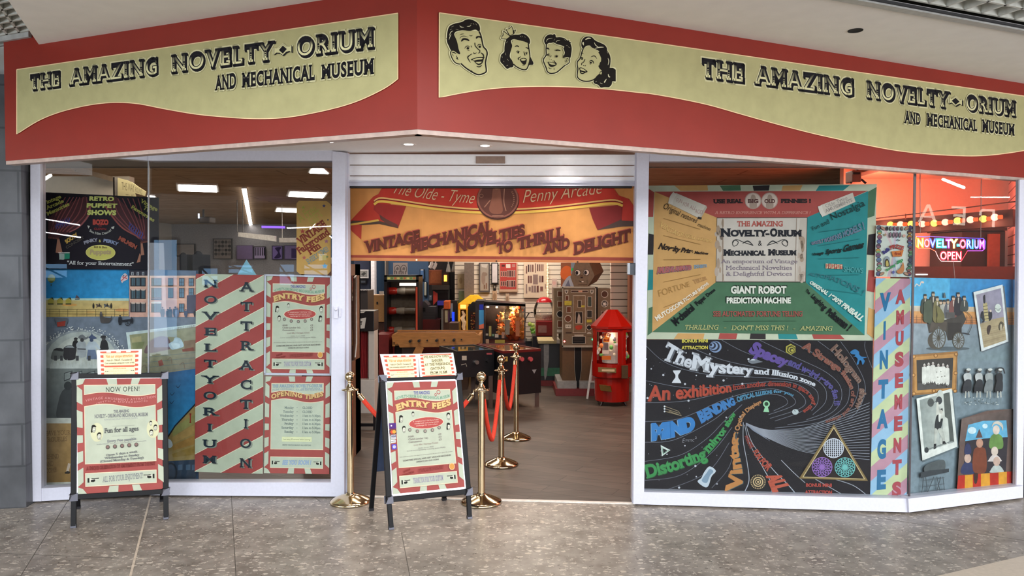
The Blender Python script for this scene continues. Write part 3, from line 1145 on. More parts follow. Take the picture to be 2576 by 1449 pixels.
def head_girl(a):
 hair = [(1500, 520), (1560, 500), (1620, 510), (1700, 530), (1780, 550), (1850, 580), (1890, 600), (1905, 540), (1880, 470), (1820, 410), (1740, 380), (1670, 400), (1560, 405), (1470, 440), (1400, 500), (1365, 600), (1355, 700), (1350, 770), (1290, 830), (1270, 900), (1270, 980), (1330, 1050), (1380, 1110), (1420, 1135), (1470, 1110), (1530, 1100), (1550, 1050), (1520, 960), (1480, 900), (1470, 840), (1500, 720), (1520, 640), (1500, 570)]
 face = [(1868, 590), (1880, 700), (1900, 830), (1900, 940), (1870, 1060), (1830, 1140), (1770, 1155), (1690, 1130), (1600, 1080), (1550, 1030)]
 bow = [[(1470, 430), (1330, 320), (1340, 400), (1300, 440), (1290, 490), (1400, 500), (1470, 450)], [(1470, 430), (1390, 290), (1460, 270), (1510, 220), (1540, 300), (1545, 390)], [(1550, 380), (1560, 310), (1600, 295), (1570, 370)]]
 for q in (hair,) + tuple(bow):
  a.line(cr(q, True), 40, HALO)
 a.line(face, 56, HALO, True)
 a.poly(cr([(1900, 860), (1960, 960), (1990, 1000), (1985, 1050), (1900, 1060), (1870, 1075)], True), HALO)
 a.poly(cr(face + [(1500, 900), (1510, 600), (1600, 500), (1850, 560)], True, 3), CREAM)
 shape(a, hair)
 shape(a, [(1905, 870), (1950, 950), (1975, 1000), (1968, 1045), (1900, 1052), (1872, 1062), (1900, 960)])
 for q in bow:
  a.poly(q, CREAM)
  a.line(q + [q[0]], 16, K)
 a.line(face, 24, K, True)
 shape(a, [(1575, 665), (1600, 635), (1640, 632), (1668, 655), (1660, 668), (1620, 655)])
 shape(a, [(1805, 680), (1835, 672), (1870, 690), (1868, 712), (1835, 692)])
 a.line([(1605, 780), (1640, 752), (1690, 770)], 14, K, True, True)
 a.ell(1652, 785, 18, 20, K)
 a.line([(1800, 800), (1830, 780), (1855, 790)], 12, K, True, True)
 a.ell(1832, 810, 14, 18, K)
 a.line([(1770, 760), (1790, 820), (1800, 855)], 18, K, True, True)
 a.line([(1710, 870), (1655, 910), (1660, 950)], 20, K, True, True)
 shape(a, [(1685, 940), (1720, 912), (1780, 902), (1828, 920), (1830, 970), (1810, 1035), (1770, 1045), (1730, 1010)])
 a.poly([(1705, 940), (1760, 915), (1812, 930), (1800, 952), (1740, 960)], CREAM, True)
 a.line([(1735, 1055), (1790, 1058)], 10, K)
 for q in ([(1400, 580), (1415, 545)], [(1380, 790), (1385, 840)], [(1300, 860), (1310, 900)], [(1415, 920), (1440, 960)], [(1400, 1070), (1430, 1055)], [(1690, 430), (1715, 455)], [(1730, 425), (1745, 450)], [(1790, 440), (1800, 465)], [(1340, 965), (1345, 990)]):
  a.line(q, 16, '#cfcaa8', False, True)

def head_boy(a):
 hair = [(320, 385), (280, 360), (262, 290), (290, 210), (350, 160), (420, 148), (455, 160), (490, 140), (520, 165), (535, 215), (620, 212), (720, 235), (800, 290), (830, 275), (835, 310), (880, 340), (860, 350), (880, 410), (890, 480), (880, 580), (860, 680), (830, 660), (760, 665), (715, 640), (730, 560), (700, 470), (720, 430), (640, 395), (560, 375), (480, 335), (420, 345), (370, 345), (330, 370)]
 face = [(315, 375), (305, 480), (305, 620), (260, 690), (245, 750), (275, 840), (310, 920), (330, 990), (390, 1035), (480, 1035), (560, 1005), (650, 930), (730, 860)]
 ear = [(740, 670), (800, 655), (840, 690), (840, 770), (800, 820), (730, 860)]
 for q in (hair,):
  a.line(cr(q, True), 36, HALO)
 a.line(face, 56, HALO, True)
 a.line(ear, 50, HALO, True)
 a.poly(cr(face + ear[::-1] + [(720, 640), (700, 450), (480, 335)], True, 3), CREAM)
 shape(a, hair)
 a.line(face, 26, K, True)
 a.line(ear, 20, K, True)
 shape(a, [(700, 630), (730, 625), (735, 660), (715, 690), (695, 685)])
 a.line([(770, 710), (765, 760), (745, 785)], 16, K, True, True)
 a.line([(770, 690), (810, 685)], 12, K)
 shape(a, [(320, 455), (350, 450), (380, 480), (378, 497), (350, 485), (322, 478)])
 shape(a, [(525, 500), (580, 492), (632, 512), (628, 528), (580, 520), (528, 525)])
 a.line([(325, 610), (365, 590), (395, 610)], 12, K, True, True)
 a.line([(310, 632), (350, 612), (385, 640)], 24, K, True, True)
 a.line([(515, 635), (550, 620), (590, 650)], 12, K, True, True)
 a.ell(545, 655, 26, 20, K)
 a.line([(420, 620), (415, 650), (400, 670)], 16, K, True, True)
 a.ell(425, 722, 9, 8, K)
 a.line([(378, 700), (382, 720)], 8, K)
 a.line([(478, 735), (500, 775), (540, 810)], 20, K, True, True)
 shape(a, [(345, 780), (400, 778), (470, 790), (545, 810), (535, 850), (470, 885), (420, 890), (380, 860)])
 a.poly([(365, 788), (440, 795), (515, 822), (500, 842), (430, 838), (385, 815)], CREAM, True)
 a.line([(365, 895), (395, 930), (435, 928)], 14, K, True, True)
 a.line([(492, 915), (492, 955)], 9, K)
 for q in ([(310, 320), (330, 270), (380, 245), (450, 235)], [(480, 290), (510, 250)], [(525, 330), (560, 295), (625, 285)], [(760, 400), (800, 405)], [(805, 430), (855, 455)], [(720, 265), (760, 285)]):
  a.line(q, 11, '#cfcaa8', True, True)

def head_woman(a):
 hair = [(1150, 490), (1115, 430), (1108, 360), (1130, 270), (1190, 210), (1270, 195), (1350, 215), (1430, 290), (1540, 340), (1640, 390), (1690, 460), (1700, 520), (1750, 600), (1775, 700), (1770, 820), (1755, 910), (1830, 910), (1892, 955), (1892, 1220), (1812, 1220), (1800, 1290), (1740, 1350), (1640, 1350), (1550, 1360), (1490, 1300), (1410, 1270), (1385, 1215), (1440, 1130), (1500, 1060), (1560, 1040), (1575, 985), (1520, 920), (1500, 850), (1560, 700), (1500, 600), (1520, 540), (1420, 480), (1350, 450), (1300, 405), (1230, 410), (1180, 450)]
 face = [(1150, 480), (1120, 560), (1100, 640), (1080, 700), (1020, 770), (1015, 850), (1030, 930), (1020, 1020), (1015, 1100), (1050, 1160), (1130, 1205), (1230, 1220), (1330, 1205), (1420, 1160), (1480, 1090)]
 a.line(cr(hair, True), 34, HALO)
 a.line(face, 56, HALO, True)
 a.poly(cr(face + [(1560, 1000), (1520, 800), (1500, 560), (1300, 420)], True, 3), CREAM)
 a.poly(cr(hair[:15], False) + hair[15:20] + cr(hair[20:], False), K)
 a.poly(cr([(1440, 500), (1500, 560), (1560, 720), (1500, 860), (1420, 700), (1400, 560)], True), CREAM)
 shape(a, [(1500, 560), (1560, 640), (1600, 760), (1540, 780), (1520, 860), (1560, 960), (1640, 900), (1660, 640), (1600, 520)])
 a.line(face, 26, K, True)
 a.line([(1575, 990), (1540, 1010), (1535, 1060), (1570, 1075)], 16, K, True)
 a.ell(1555, 1035, 18, 28, CREAM)
 a.line([(1325, 665), (1380, 642), (1425, 650), (1462, 705)], 20, K, True, True)
 a.line([(1130, 570), (1155, 590)], 14, K)
 a.line([(1065, 685), (1110, 680), (1155, 690)], 28, K, True, True)
 a.ell(1125, 712, 20, 18, K)
 a.line([(1290, 770), (1330, 745), (1375, 765), (1392, 820)], 24, K, True, True)
 a.ell(1325, 795, 26, 20, K)
 a.line([(1300, 820), (1330, 830)], 8, K)
 a.line([(1195, 715), (1165, 775), (1120, 810), (1118, 850)], 16, K, True)
 a.ell(1165, 860, 14, 8, K)
 a.line([(1195, 875), (1210, 850)], 10, K)
 shape(a, [(1060, 915), (1110, 905), (1170, 930), (1250, 995), (1200, 1025), (1140, 1052), (1085, 1030), (1075, 970)])
 a.poly([(1078, 928), (1120, 922), (1180, 955), (1215, 990), (1150, 982), (1095, 960)], CREAM, True)
 a.poly([(1095, 1005), (1140, 1008), (1165, 1020), (1130, 1028)], CREAM, True)
 for q, w_ in (([(1200, 270), (1260, 240), (1330, 240)], 30), ([(1135, 380), (1150, 330), (1160, 400)], 26), ([(1400, 330), (1440, 400), (1500, 440)], 16), ([(1420, 470), (1510, 445), (1620, 440)], 22), ([(1300, 400), (1370, 480)], 14), ([(1715, 690), (1735, 760), (1715, 850)], 18), ([(1720, 1050), (1735, 1110), (1765, 1120)], 24), ([(1680, 1165), (1640, 1230), (1635, 1250)], 26), ([(1535, 1255), (1590, 1275)], 28), ([(1430, 1235), (1455, 1215)], 22), ([(1690, 540), (1715, 580)], 14)):
  a.line(q, w_, '#cfcaa8', True, True)

k0 = a.k
for fn, xf in ((head_man, (1110, 40, 8.522)), (head_girl, (1110, 40, 8.522)), (head_boy, (1340, 70, 9.0545)), (head_woman, (1340, 70, 9.0545))):
 a.xf = xf
 a.k = k0
 fn(a)
a.xf = (0, 0, 1)
art(a, 'shop_sign', 'long cream shop sign with four laughing heads on the right red fascia', 'sign')
# ------------------------------------------------------------------ printed sheets in the left window
RED, PALE = '#a3514c', '#bcc3ae'
PB = PBp

def homog_curve(f, n=24):
 return [(i / n, f(i / n)) for i in range(n + 1)]

def mini_head(a, x, y, s_, kind=0):
 """tiny line-drawn head; s_ height"""
 a.ell(x, y, s_ * .34, s_ * .5, '#d8d8c6', n=14)
 a.ring(x, y, s_ * .34, s_ * .5, s_ * .06, '#4a4a46', 14)
 hairs = [[(-.36, .05), (-.4, -.3), (-.1, -.55), (.3, -.48), (.36, -.2), (.1, -.3), (-.2, -.25)],
             [(-.55, .4), (-.45, -.1), (-.35, -.5), (.1, -.58), (.45, -.35), (.3, -.25), (-.15, -.22), (-.25, .1), (-.3, .5)]]
 a.poly([(x + u * s_, y + v * s_) for u, v in hairs[kind % 2]], '#26241f', True)
 a.line([(x - .12 * s_, y + .22 * s_), (x + .02 * s_, y + .3 * s_), (x + .16 * s_, y + .2 * s_)], s_ * .07, '#26241f', True)
 for dx in (-.1, .13):
  a.ell(x + dx * s_, y - .05 * s_, s_ * .05, s_ * .05, '#26241f', n=8)

def hand(a, x, y, s_, d):
 """pointing hand; d=1 points right"""
 f = lambda u, v: (x + d * u * s_, y + v * s_ * .55)
 a.poly([f(0, -.45), f(.28, -.45), f(.28, .5), f(0, .5)], '#22241f')
 a.poly([f(.34, -.25), f(.7, -.35), f(1.15, -.3), f(1.7, -.38), f(1.72, -.22), f(1.25, -.08), f(1.2, .3), f(.9, .45), f(.34, .35)], '#d9d6c6')
 a.poly([f(.5, -.02), f(1.15, -.12), f(1.18, .28), f(.9, .45), f(.5, .38)], '#22241f')
 a.line([f(.6, -.32), f(1.1, -.28), f(1.72, -.32)], s_ * .09, '#22241f')

def edge_blocks(a, L, asp):
 """red border with pale blocks pointing at the middle, in unit coordinates; L list of top/bottom blocks, R of side blocks"""
 for x0, x1, k in L:
  a.poly([(x0, 0), (x1, 0), (x1 - (x1 - .5) * .13, .055), (x0 - (x0 - .5) * .13, .055)], PALE)
  a.poly([(x0 - (x0 - .5) * .13, .945), (x1 - (x1 - .5) * .13, .945), (x1, 1), (x0, 1)], PALE)
 for y0, y1 in ((.06, .2), (.27, .42), (.49, .56), (.64, .74), (.8, .94)):
  d = .09
  a.poly([(0, y0), (.065, y0 - (y0 - .5) * d), (.065, y1 - (y1 - .5) * d), (0, y1)], PALE)
  a.poly([(1, y0), (.935, y0 - (y0 - .5) * d), (.935, y1 - (y1 - .5) * d), (1, y1)], PALE)
 a.poly([(0, .0), (.1, .0), (.07, .045), (0, .06)], PALE)
 a.poly([(0, .94), (.06, .96), (.1, 1), (0, 1)], PALE)

def wave(y, amp):
 return lambda x: y - amp * math.sin((x - .1) / .8 * 2 * math.pi)

def field(a, x0, x1, top, bot, col=PALE):
 """pale field between two edges, each a number or a function of x"""
 n = 20
 T = top if callable(top) else (lambda x: top)
 B = bot if callable(bot) else (lambda x: bot)
 xs = [x0 + (x1 - x0) * i / n for i in range(n + 1)]
 for g, c in ((.006, '#e9d3b4'), (0, col)):
  a.poly([(x + (-g if i == 0 else g if i == n else 0), T(x) - g) for i, x in enumerate(xs)] + [(x + (-g if i == 0 else g if i == n else 0), B(x) + g) for i, x in reversed(list(enumerate(xs)))], c)

def poster_fees(a):
 a.rect(0, 0, 1, 1, RED)
 edge_blocks(a, [(.36, .46, 0), (.64, .74, 0)], 1)
 field(a, .1, .9, .085, wave(.165, .02))
 a.t('THE AMAZING', [(.37, .12), (.6, .12)], .028, '#6a6aa0', .03, True)
 a.t('NOVELTY-ORIUM AND MECHANICAL MUSEUM', [(.11, .17), (.25, .148), (.5, .16), (.75, .172), (.89, .155)], .026, '#7ea58b', .03, True)
 a.ring(.73, .105, .025, .018, .008, '#b0605c', 14)
 a.ring(.685, .128, .015, .011, .006, '#b0605c', 12)
 a.t('ENTRY FEES', [(.115, .265), (.3, .23), (.5, .245), (.7, .262), (.9, .225)], .052, '#e0ba7c', .06, True, sp=.12, nrm=True, sd=(.006, .005, '#8a5a3c'))
 field(a, .1, .9, wave(.285, .02), .775)
 for x, y, s_, k in ((.17, .345, .062, 1), (.34, .305, .045, 0), (.85, .34, .066, 0), (.2, .44, .06, 0), (.84, .435, .06, 1)):
  mini_head(a, x, y, s_, k)
 a.ell(.52, .39, .255, .056, '#e7d5bb', -.02)
 a.ell(.52, .39, .245, .051, '#b5504c', -.02)
 for y, x0, x1, tx in ((.378, .33, .7, 'A "complimentary" Old Penny Token'), (.398, .35, .7, 'included with each paying entrant'), (.418, .37, .68, 'exchange for extra plays')):
  a.t(tx, [(x0, y), (x1, y - .008)], .011, '#ecd2bf')
 for i, (x, y) in enumerate(((.28, .446), (.385, .463), (.495, .466), (.6, .46), (.7, .44))):
  a.ell(x, y, .022, .016, '#5c5450')
  a.ell(x, y, .015, .011, '#a79a8e')
 for y, tx, x1, pr in ((.515, 'Adult', .33, '£4'), (.54, 'Child (under 16)', .53, '£3'), (.565, 'Concession', .44, '£3')):
  a.t(tx, [(.25, y), (x1, y - .004)], .016, '#8c827c', .01)
  a.t(pr, [(.68, y - .006), (.725, y - .007)], .016, '#8c827c', .01)
 a.t('(over 60s / Heritage Ticket)', [(.32, .593), (.67, .585)], .014, '#a0867e')
 a.t('Under 5s are FREE', [(.38, .622), (.6, .617)], .011, '#94908a')
 a.t('(carer accompanying a paying guest FREE)', [(.22, .64), (.77, .63)], .011, '#94908a')
 a.t('All children under 16 must be accompanied by an adult aged 18 or over', [(.12, .69), (.87, .672)], .009, '#96928a')
 a.t('SOMETIME SPECIAL AND GIFT VINTAGE MACHINES', [(.16, .726), (.84, .706)], .013, '#77756e', .02)
 a.t('OPERATE ON OLD COINS', [(.34, .745), (.66, .736)], .012, '#77756e', .02)
 a.t('BONUS', [(.16, .825), (.25, .805)], .015, '#8a3834', .05)
 a.t('ATTRACTION', [(.12, .858), (.3, .83)], .015, '#8a3834', .05)
 a.t('OPTICAL ILLUSION GALLERY', [(.36, .833), (.72, .815)], .028, '#964440', .03, True)
 a.ell(.84, .805, .042, .032, '#e9c9a0')
 a.ell(.84, .805, .036, .027, '#d89a4e')
 field(a, .1, .9, .855, .95)
 hand(a, .12, .905, .07, 1)
 hand(a, .88, .9, .07, -1)
 a.t('THANK YOU FOR YOUR CUSTOM', [(.28, .925), (.7, .92)], .045, '#9d96ab', .02, True)

def poster_times(a):
 a.rect(0, 0, 1, 1, RED)
 edge_blocks(a, [(.36, .46, 0), (.64, .74, 0)], 1)
 field(a, .1, .9, .075, wave(.165, .02))
 a.t('THE AMAZING NOVELTY-ORIUM', [(.11, .115), (.88, .112)], .03, '#8ea0ad', .05, True, sp=.08)
 a.t('AND MECHANICAL MUSEUM', [(.56, .136), (.85, .136)], .016, '#8a9aa8', .03)
 a.t('FUN, HISTORY, FAMILIES GALORE', [(.11, .152), (.3, .14), (.6, .152), (.89, .15)], .018, '#9aa4a6', .02)
 a.t('OPENING TIMES', [(.1, .235), (.3, .2), (.5, .215), (.7, .232), (.9, .2)], .045, '#dcb47a', .05, True, sp=.1, nrm=True, sd=(.006, .005, '#8a5a3c'))
 field(a, .1, .9, wave(.255, .02), .75)
 for i, (dday, hrs) in enumerate((('Monday', 'CLOSED'), ('Tuesday', 'CLOSED'), ('Wednesday', '11am to 5:30pm'), ('Thursday', '11am to 6:30pm'), ('Friday', '11am to 6:30pm'), ('Saturday', '11am to 5:30pm'), ('Sunday', '11am to 5:30pm'))):
  y = .335 + i * .0415
  wd = len(dday) * .0232
  a.t(dday, [(.445 - wd, y), (.445, y)], .023, '#7a8580', .02, True)
  a.rect(.49, y - .012, .51, y - .008, '#7a8580')
  a.t(hrs, [(.58, y), (.735 if i < 2 else .86, y)], .022, '#7a8580', .02, True)
 a.rect(.27, .625, .73, .675, '#d9dcae')
 a.t('Last entry 30 minutes before closing!', [(.29, .658), (.71, .658)], .016, '#777d5c')
 a.t('ENTRY FEE PAYABLE BY ALL VISITORS', [(.28, .717), (.72, .717)], .015, '#8a928a', .02)
 field(a, .1, .9, .835, .94)
 hand(a, .12, .89, .07, 1)
 hand(a, .88, .89, .07, -1)
 a.t('SEE YOU SOON !', [(.28, .91), (.72, .905)], .042, '#93a7c4', .06, True, sh=.2, sp=.08)

def poster_open(a):
 a.rect(0, 0, 1, 1, RED)
 edge_blocks(a, [(.34, .46, 0), (.64, .74, 0)], 1)
 field(a, .09, .91, .06, wave(.135, .018))
 a.t('NOW OPEN!', [(.33, .118), (.73, .115)], .042, '#2c2b28', .0, False, sp=.12)
 a.t('VINTAGE AMUSEMENT ATTRACTION', [(.1, .2), (.3, .18), (.6, .2), (.92, .175)], .02, '#d08a86', .02, sp=.15)
 a.t('(WITH A DIFFERENCE)', [(.22, .226), (.35, .206), (.6, .219), (.82, .209)], .014, '#d08a86', .02, sp=.2)
 field(a, .09, .91, wave(.245, .018), .74)
 a.t('THE AMAZING', [(.42, .302), (.6, .3)], .022, '#77787a', .05, True)
 a.t('NOVELTY - ORIUM AND MECHANICAL MUSEUM', [(.2, .345), (.82, .338)], .03, '#77787a', .03, True)
 a.t('REVISITING OLD VINTAGE GAMES', [(.31, .368), (.7, .36)], .013, '#95979a')
 a.ell(.225, .47, .075, .083, '#d3d2ac')
 a.ell(.88, .455, .075, .083, '#d3d2ac')
 for x, y, s_, k in ((.19, .44, .062, 1), (.25, .505, .062, 0), (.855, .405, .04, 0), (.91, .445, .05, 0), (.86, .49, .055, 0)):
  mini_head(a, x, y, s_, k)
 a.t('Fun for all ages', [(.31, .478), (.71, .466)], .04, '#5b5c5c', .02, True)
 a.line([(.4, .42), (.66, .418)], .002, '#a5a8a0')
 a.line([(.4, .508), (.66, .506)], .002, '#a5a8a0')
 a.t('Entry Fee payable', [(.34, .562), (.68, .548)], .022, '#85878a', .02)
 a.t('Individuals, families and groups all welcome', [(.22, .58), (.8, .563)], .009, '#9a9c9c')
 for i in range(5):
  x, y = .345 + .0835 * i, .603 - .003 * i
  a.ell(x, y, .023, .019, '#57504c')
  a.ell(x, y - .002, .016, .012, '#8a6f68')
 a.t('Open 5 days a week', [(.325, .682), (.69, .66)], .018, '#6e7072', .015, True)
 a.t('Wednesday to Sunday', [(.31, .708), (.71, .69)], .018, '#6e7072', .015, True)
 a.t('(Closed Monday & Tuesday)', [(.255, .735), (.765, .717)], .018, '#6e7072', .015, True)
 a.t('A UNIQUE CELEBRATION OF AMUSEMENTS FROM THE PAST', [(.1, .797), (.9, .778)], .03, '#7d3531', .03, True)
 field(a, .09, .91, .828, .935)
 hand(a, .11, .885, .075, 1)
 hand(a, .89, .878, .075, -1)
 a.t('ALL FOR YOUR ENJOYMENT!', [(.285, .91), (.755, .892)], .05, '#85878c', .0, True)

def poster_card(a):
 a.rect(0, 0, 1, 1, '#dcd6d2')
 a.rect(.08, .06, .93, 1, '#c9604c')
 for y0 in (.12, .3, .48, .66, .84):
  a.poly([(.08, y0), (.17, y0 + .02), (.17, y0 + .08), (.08, y0 + .09)], '#e6dcc4')
  a.poly([(.93, y0), (.84, y0 + .02), (.84, y0 + .08), (.93, y0 + .09)], '#e6dcc4')
 for x0 in (.22, .44, .66):
  a.rect(x0, .06, x0 + .1, .11, '#e6dcc4')
 a.rect(.15, .13, .86, .63, '#e6d6ac')
 a.t('Visit our unique attraction', [(.2, .31), (.8, .3)], .11, '#db8a4a', .03)
 a.t('Adult £4 - Child £3 - Concession £3', [(.22, .45), (.79, .44)], .065, '#6a6048', .03)
 a.t('Carer accompanying a paying guest & under 5s FREE', [(.18, .56), (.84, .545)], .05, '#6a6048', .03)
 a.rect(.15, .7, .86, 1, '#e6d6ac')
 a.t('OPTICAL ILLUSIONS', [(.36, .78), (.66, .775)], .05, '#cf7d4a', .02)
 a.t('thank you for your custom', [(.3, .88), (.72, .87)], .045, '#a9966c')
 a.t('see you soon', [(.36, .97), (.66, .965)], .045, '#c9a060')
 hand(a, .18, .87, .06, 1)
 hand(a, .84, .85, .06, -1)

def poster_early(a):
 a.rect(0, 0, 1, 1, '#dcd6d2')
 a.rect(.06, .04, .94, 1, '#c9604c')
 for y0 in (.1, .26, .42, .58, .74, .9):
  a.poly([(.06, y0), (.15, y0 + .02), (.15, y0 + .07), (.06, y0 + .08)], '#e6dcc4')
  a.poly([(.94, y0), (.85, y0 + .02), (.85, y0 + .07), (.94, y0 + .08)], '#e6dcc4')
 a.rect(.14, .08, .87, .96, '#e8dcb0')
 for y, tx, x0, x1, u in ((.21, 'WE ARE NOW OPEN', .16, .86, 0), (.38, 'EARLIER', .36, .67, 1), (.55, 'AT THE WEEKENDS', .16, .86, 0), (.72, '(SAT/SUN)', .3, .7, 0), (.9, 'FROM 10 AM', .28, .74, 1)):
  a.t(tx, [(x0, y), (x1, y - .015)], .1, '#5a5038', .02, True)
  if u:
   a.line([(x0, y + .03), (x1, y + .015)], .012, '#5a5038')

# ---- mural of the sea front: a painted panel standing behind the left window
a = Art(PB, -.16)
a.board([(100, 670), (497, 681), (497, 1224), (100, 1236)], .02, '#2a4a6a')
a.xf = (95, 670, 6.283)
a.grad([(40, 35), (1440, 35), (1440, 530), (40, 520)], ['#31719e', '#2683b8', '#2f8fc4', '#1f7ab4'])
a.rect(40, 505, 1440, 560, '#a9c6bd')
a.grad([(40, 530), (1440, 545), (1440, 800), (40, 800)], ['#b7a96e', '#c7ae78', '#c4a163', '#b09a58'])
for x, y, rx, ry, c in ((500, 610, 120, 22, '#cc9a55'), (1330, 690, 110, 25, '#c98f58'), (840, 720, 90, 16, '#c7a060')):
 a.ell(x, y, rx, ry, c)
a.poly([(40, 800), (1450, 790), (2500, 800), (2500, 3450), (40, 3450)], '#6c7684')
# balloon, huts, boat
a.ell(215, 190, 62, 66, '#8f9a63')
a.ell(222, 178, 48, 45, '#aab079')
a.poly([(170, 230), (262, 230), (225, 265), (200, 265)], '#5d6a3c')
a.rect(203, 280, 222, 312, '#2d4a4c')
for x in (160, 305, 440):
 a.poly([(x, 530), (x + 45, 500), (x + 90, 530), (x + 90, 590), (x, 590)], '#a79a45')
 a.poly([(x + 40, 495), (x + 80, 490), (x + 96, 540), (x + 80, 525)], '#2c3a2a')
 a.rect(x, 586, x + 90, 604, '#33382a')
a.poly([(585, 515), (665, 510), (660, 525), (590, 525)], '#4c3d3c')
a.poly([(615, 450), (665, 505), (590, 505)], '#5a4a52')
for yy in (675, 715, 752):
 a.line([(40, yy), (1430, yy + 4)], 5, '#4e4a36')
for x in (190, 340, 475, 620, 775, 915, 1075, 1215, 1360):
 a.line([(x, 675), (x, 795)], 5, '#4e4a36')

def fig(a, x, y, h, col, w_=.22):
 """small standing figure, feet at y"""
 a.ell(x, y - h * .9, h * .075, h * .095, col, n=10)
 a.poly([(x - h * w_ * .5, y - h * .78), (x + h * w_ * .5, y - h * .78), (x + h * w_ * .62, y - h * .4), (x + h * w_ * .35, y), (x + h * .02, y), (x, y - h * .3), (x - h * .02, y), (x - h * w_ * .35, y), (x - h * w_ * .62, y - h * .4)], col)

for x in (880, 1160):
 fig(a, x, 668, 90, '#27231f', .3)
for x, c in ((960, '#5c4c44'), (1085, '#4c5258')):
 a.poly([(x - 45, 600), (x - 20, 592), (x, 612), (x + 45, 615), (x + 50, 655), (x + 40, 655), (x + 30, 635), (x - 20, 640), (x - 25, 660), (x - 35, 660), (x - 30, 625)], c)
 fig(a, x + 12, 640, 60, '#27231f', .3)
# flag
a.line([(1410, 60), (1450, 190)], 6, '#2a3a52')
a.poly([(1385, 110), (1420, 150), (1420, 205), (1360, 235), (1330, 262), (1310, 195), (1350, 130)], '#c9b8bc', True)
a.line([(1320, 230), (1410, 140)], 12, '#b53a3a')
a.line([(1335, 165), (1410, 195)], 12, '#b53a3a')
a.poly([(1350, 135), (1375, 150), (1345, 165)], '#27405f')
# houses
PINK = '#d3a594'
a.rect(1450, 160, 2495, 800, PINK)
a.poly([(1450, 65), (1735, 55), (1745, 150), (1455, 150)], '#33323c')
for x in (1480, 1565, 1648):
 a.rect(x, 90, x + 34, 140, '#b9bcc0')
 a.rect(x + 8, 98, x + 26, 138, '#46505c')
a.poly([(2050, 60), (2500, 70), (2500, 150), (2050, 150)], '#5b6c82')
a.rect(1450, 148, 2495, 176, '#e0bda8')
a.rect(1450, 318, 2495, 338, '#d9b29c')
a.rect(1450, 515, 2495, 535, '#d9b29c')
a.rect(1735, 60, 1765, 800, '#b98d80')

def sash(a, x0, y0, x1, y1, c='#556570'):
 a.rect(x0 - 7, y0 - 8, x1 + 7, y1 + 8, '#4a3d40')
 a.rect(x0, y0, x1, y1, c)
 a.line([((x0 + x1) / 2, y0), ((x0 + x1) / 2, y1)], 6, '#2f3238')
 a.line([(x0, (y0 + y1) / 2), (x1, (y0 + y1) / 2)], 6, '#2f3238')

for y0, y1 in ((190, 305), (375, 505), (585, 715)):
 a.rect(1462, y0 - 12, 1706, y1 + 12, '#2e2c30')
 for x in (1485, 1560, 1640):
  a.rect(x, y0, x + 50, y1, '#6a6d70' if y0 > 500 else '#4e6570')
  a.line([(x + 25, y0), (x + 25, y1)], 5, '#26282c')
  if y0 > 300:
   a.ell(x + 25, y0 - 6, 36, 14, '#cdb3a4', n=12)
for x in (1490, 1575, 1660):
 a.line([(x + 5, 590), (x + 5, 715)], 22, '#1e1d20', taper=True)
for x in (1800, 1880, 2065, 2240, 2390):
 for y0, y1 in ((195, 305), (350, 490), (595, 720)):
  if x == 2065 and y0 > 500 or x == 2390 and y0 > 500:
   continue
  sash(a, x, y0, x + 68, y1, '#5d7c92' if x > 2200 else '#566a6c')
for x in (1800, 1880):
 a.rect(x - 10, 505, x + 80, 530, '#33384a')
 a.ell(x + 34, 572, 42, 18, '#d6cfc6')
a.poly([(2355, 460), (2500, 450), (2500, 740), (2355, 740)], '#4b4d60')
for x, h, c in ((1972, 165, '#2a2a33'), (2050, 130, '#25242a'), (2088, 160, '#2b2a30'), (2172, 170, '#25242c'), (2200, 150, '#6d7890'), (2340, 130, '#48546c'), (2490, 130, '#2c3038')):
 fig(a, x, 802, h, c, .36)
a.poly([(2068, 720), (2110, 715), (2126, 800), (2062, 802)], '#4b4a48')
# barrow men, dark seat, red chair
a.poly([(985, 720), (1015, 740), (1040, 800), (1150, 815), (1160, 775), (1172, 800), (1160, 840), (1120, 890), (1060, 896), (1000, 890), (980, 800)], '#45403f', True)
a.ell(1000, 735, 15, 22, '#5c5450')
for x in (1300, 1485):
 fig(a, x, 930 if x < 1400 else 905, 165 if x < 1400 else 110, '#1f2026', .3)
a.poly([(1330, 850), (1480, 830), (1500, 850), (1340, 880)], '#23232a')
a.ring(1420, 895, 42, 42, 9, '#1f2026')
for k in range(4):
 a.line([(1420 - 40 * math.cos(k * .785), 895 - 40 * math.sin(k * .785)), (1420 + 40 * math.cos(k * .785), 895 + 40 * math.sin(k * .785))], 5, '#1f2026')
a.poly([(260, 815), (470, 815), (470, 880), (440, 950), (310, 955)], '#5b5f66')
a.poly([(300, 885), (440, 860), (430, 940), (310, 955)], '#933a30')
# vignette with six people on the beach
a.ell(690, 1500, 650, 500, '#858d92')
a.ell(690, 1510, 580, 480, '#a3aaa6')
a.ell(700, 1530, 480, 430, '#b5bab2')
random.seed(3)
for k in range(130):
 t_ = random.uniform(math.pi * 1.0, math.pi * 2.0)
 r_ = random.uniform(.96, 1.12)
 a.ell(690 + 640 * r_ * math.cos(t_), 1490 + 490 * r_ * math.sin(t_), random.uniform(5, 13), random.uniform(5, 12), '#c3c7c4', n=8)
 a.k -= 1
a.k += 1
a.poly([(980, 1300), (1000, 1190), (1040, 1150), (1090, 1180), (1112, 1250), (1112, 1320), (985, 1330)], '#1c1c1f', True)
a.ell(1040, 1140, 32, 34, '#3c3a3b')
a.poly([(992, 1130), (1008, 1096), (1062, 1093), (1082, 1122), (1050, 1130)], '#222226', True)
a.poly([(545, 1240), (565, 1180), (610, 1165), (640, 1200), (630, 1290), (560, 1290)], '#1c1c1f', True)
a.ell(600, 1150, 28, 28, '#3c3a3b')
a.poly([(570, 1135), (630, 1130), (632, 1148), (572, 1150)], '#222226')
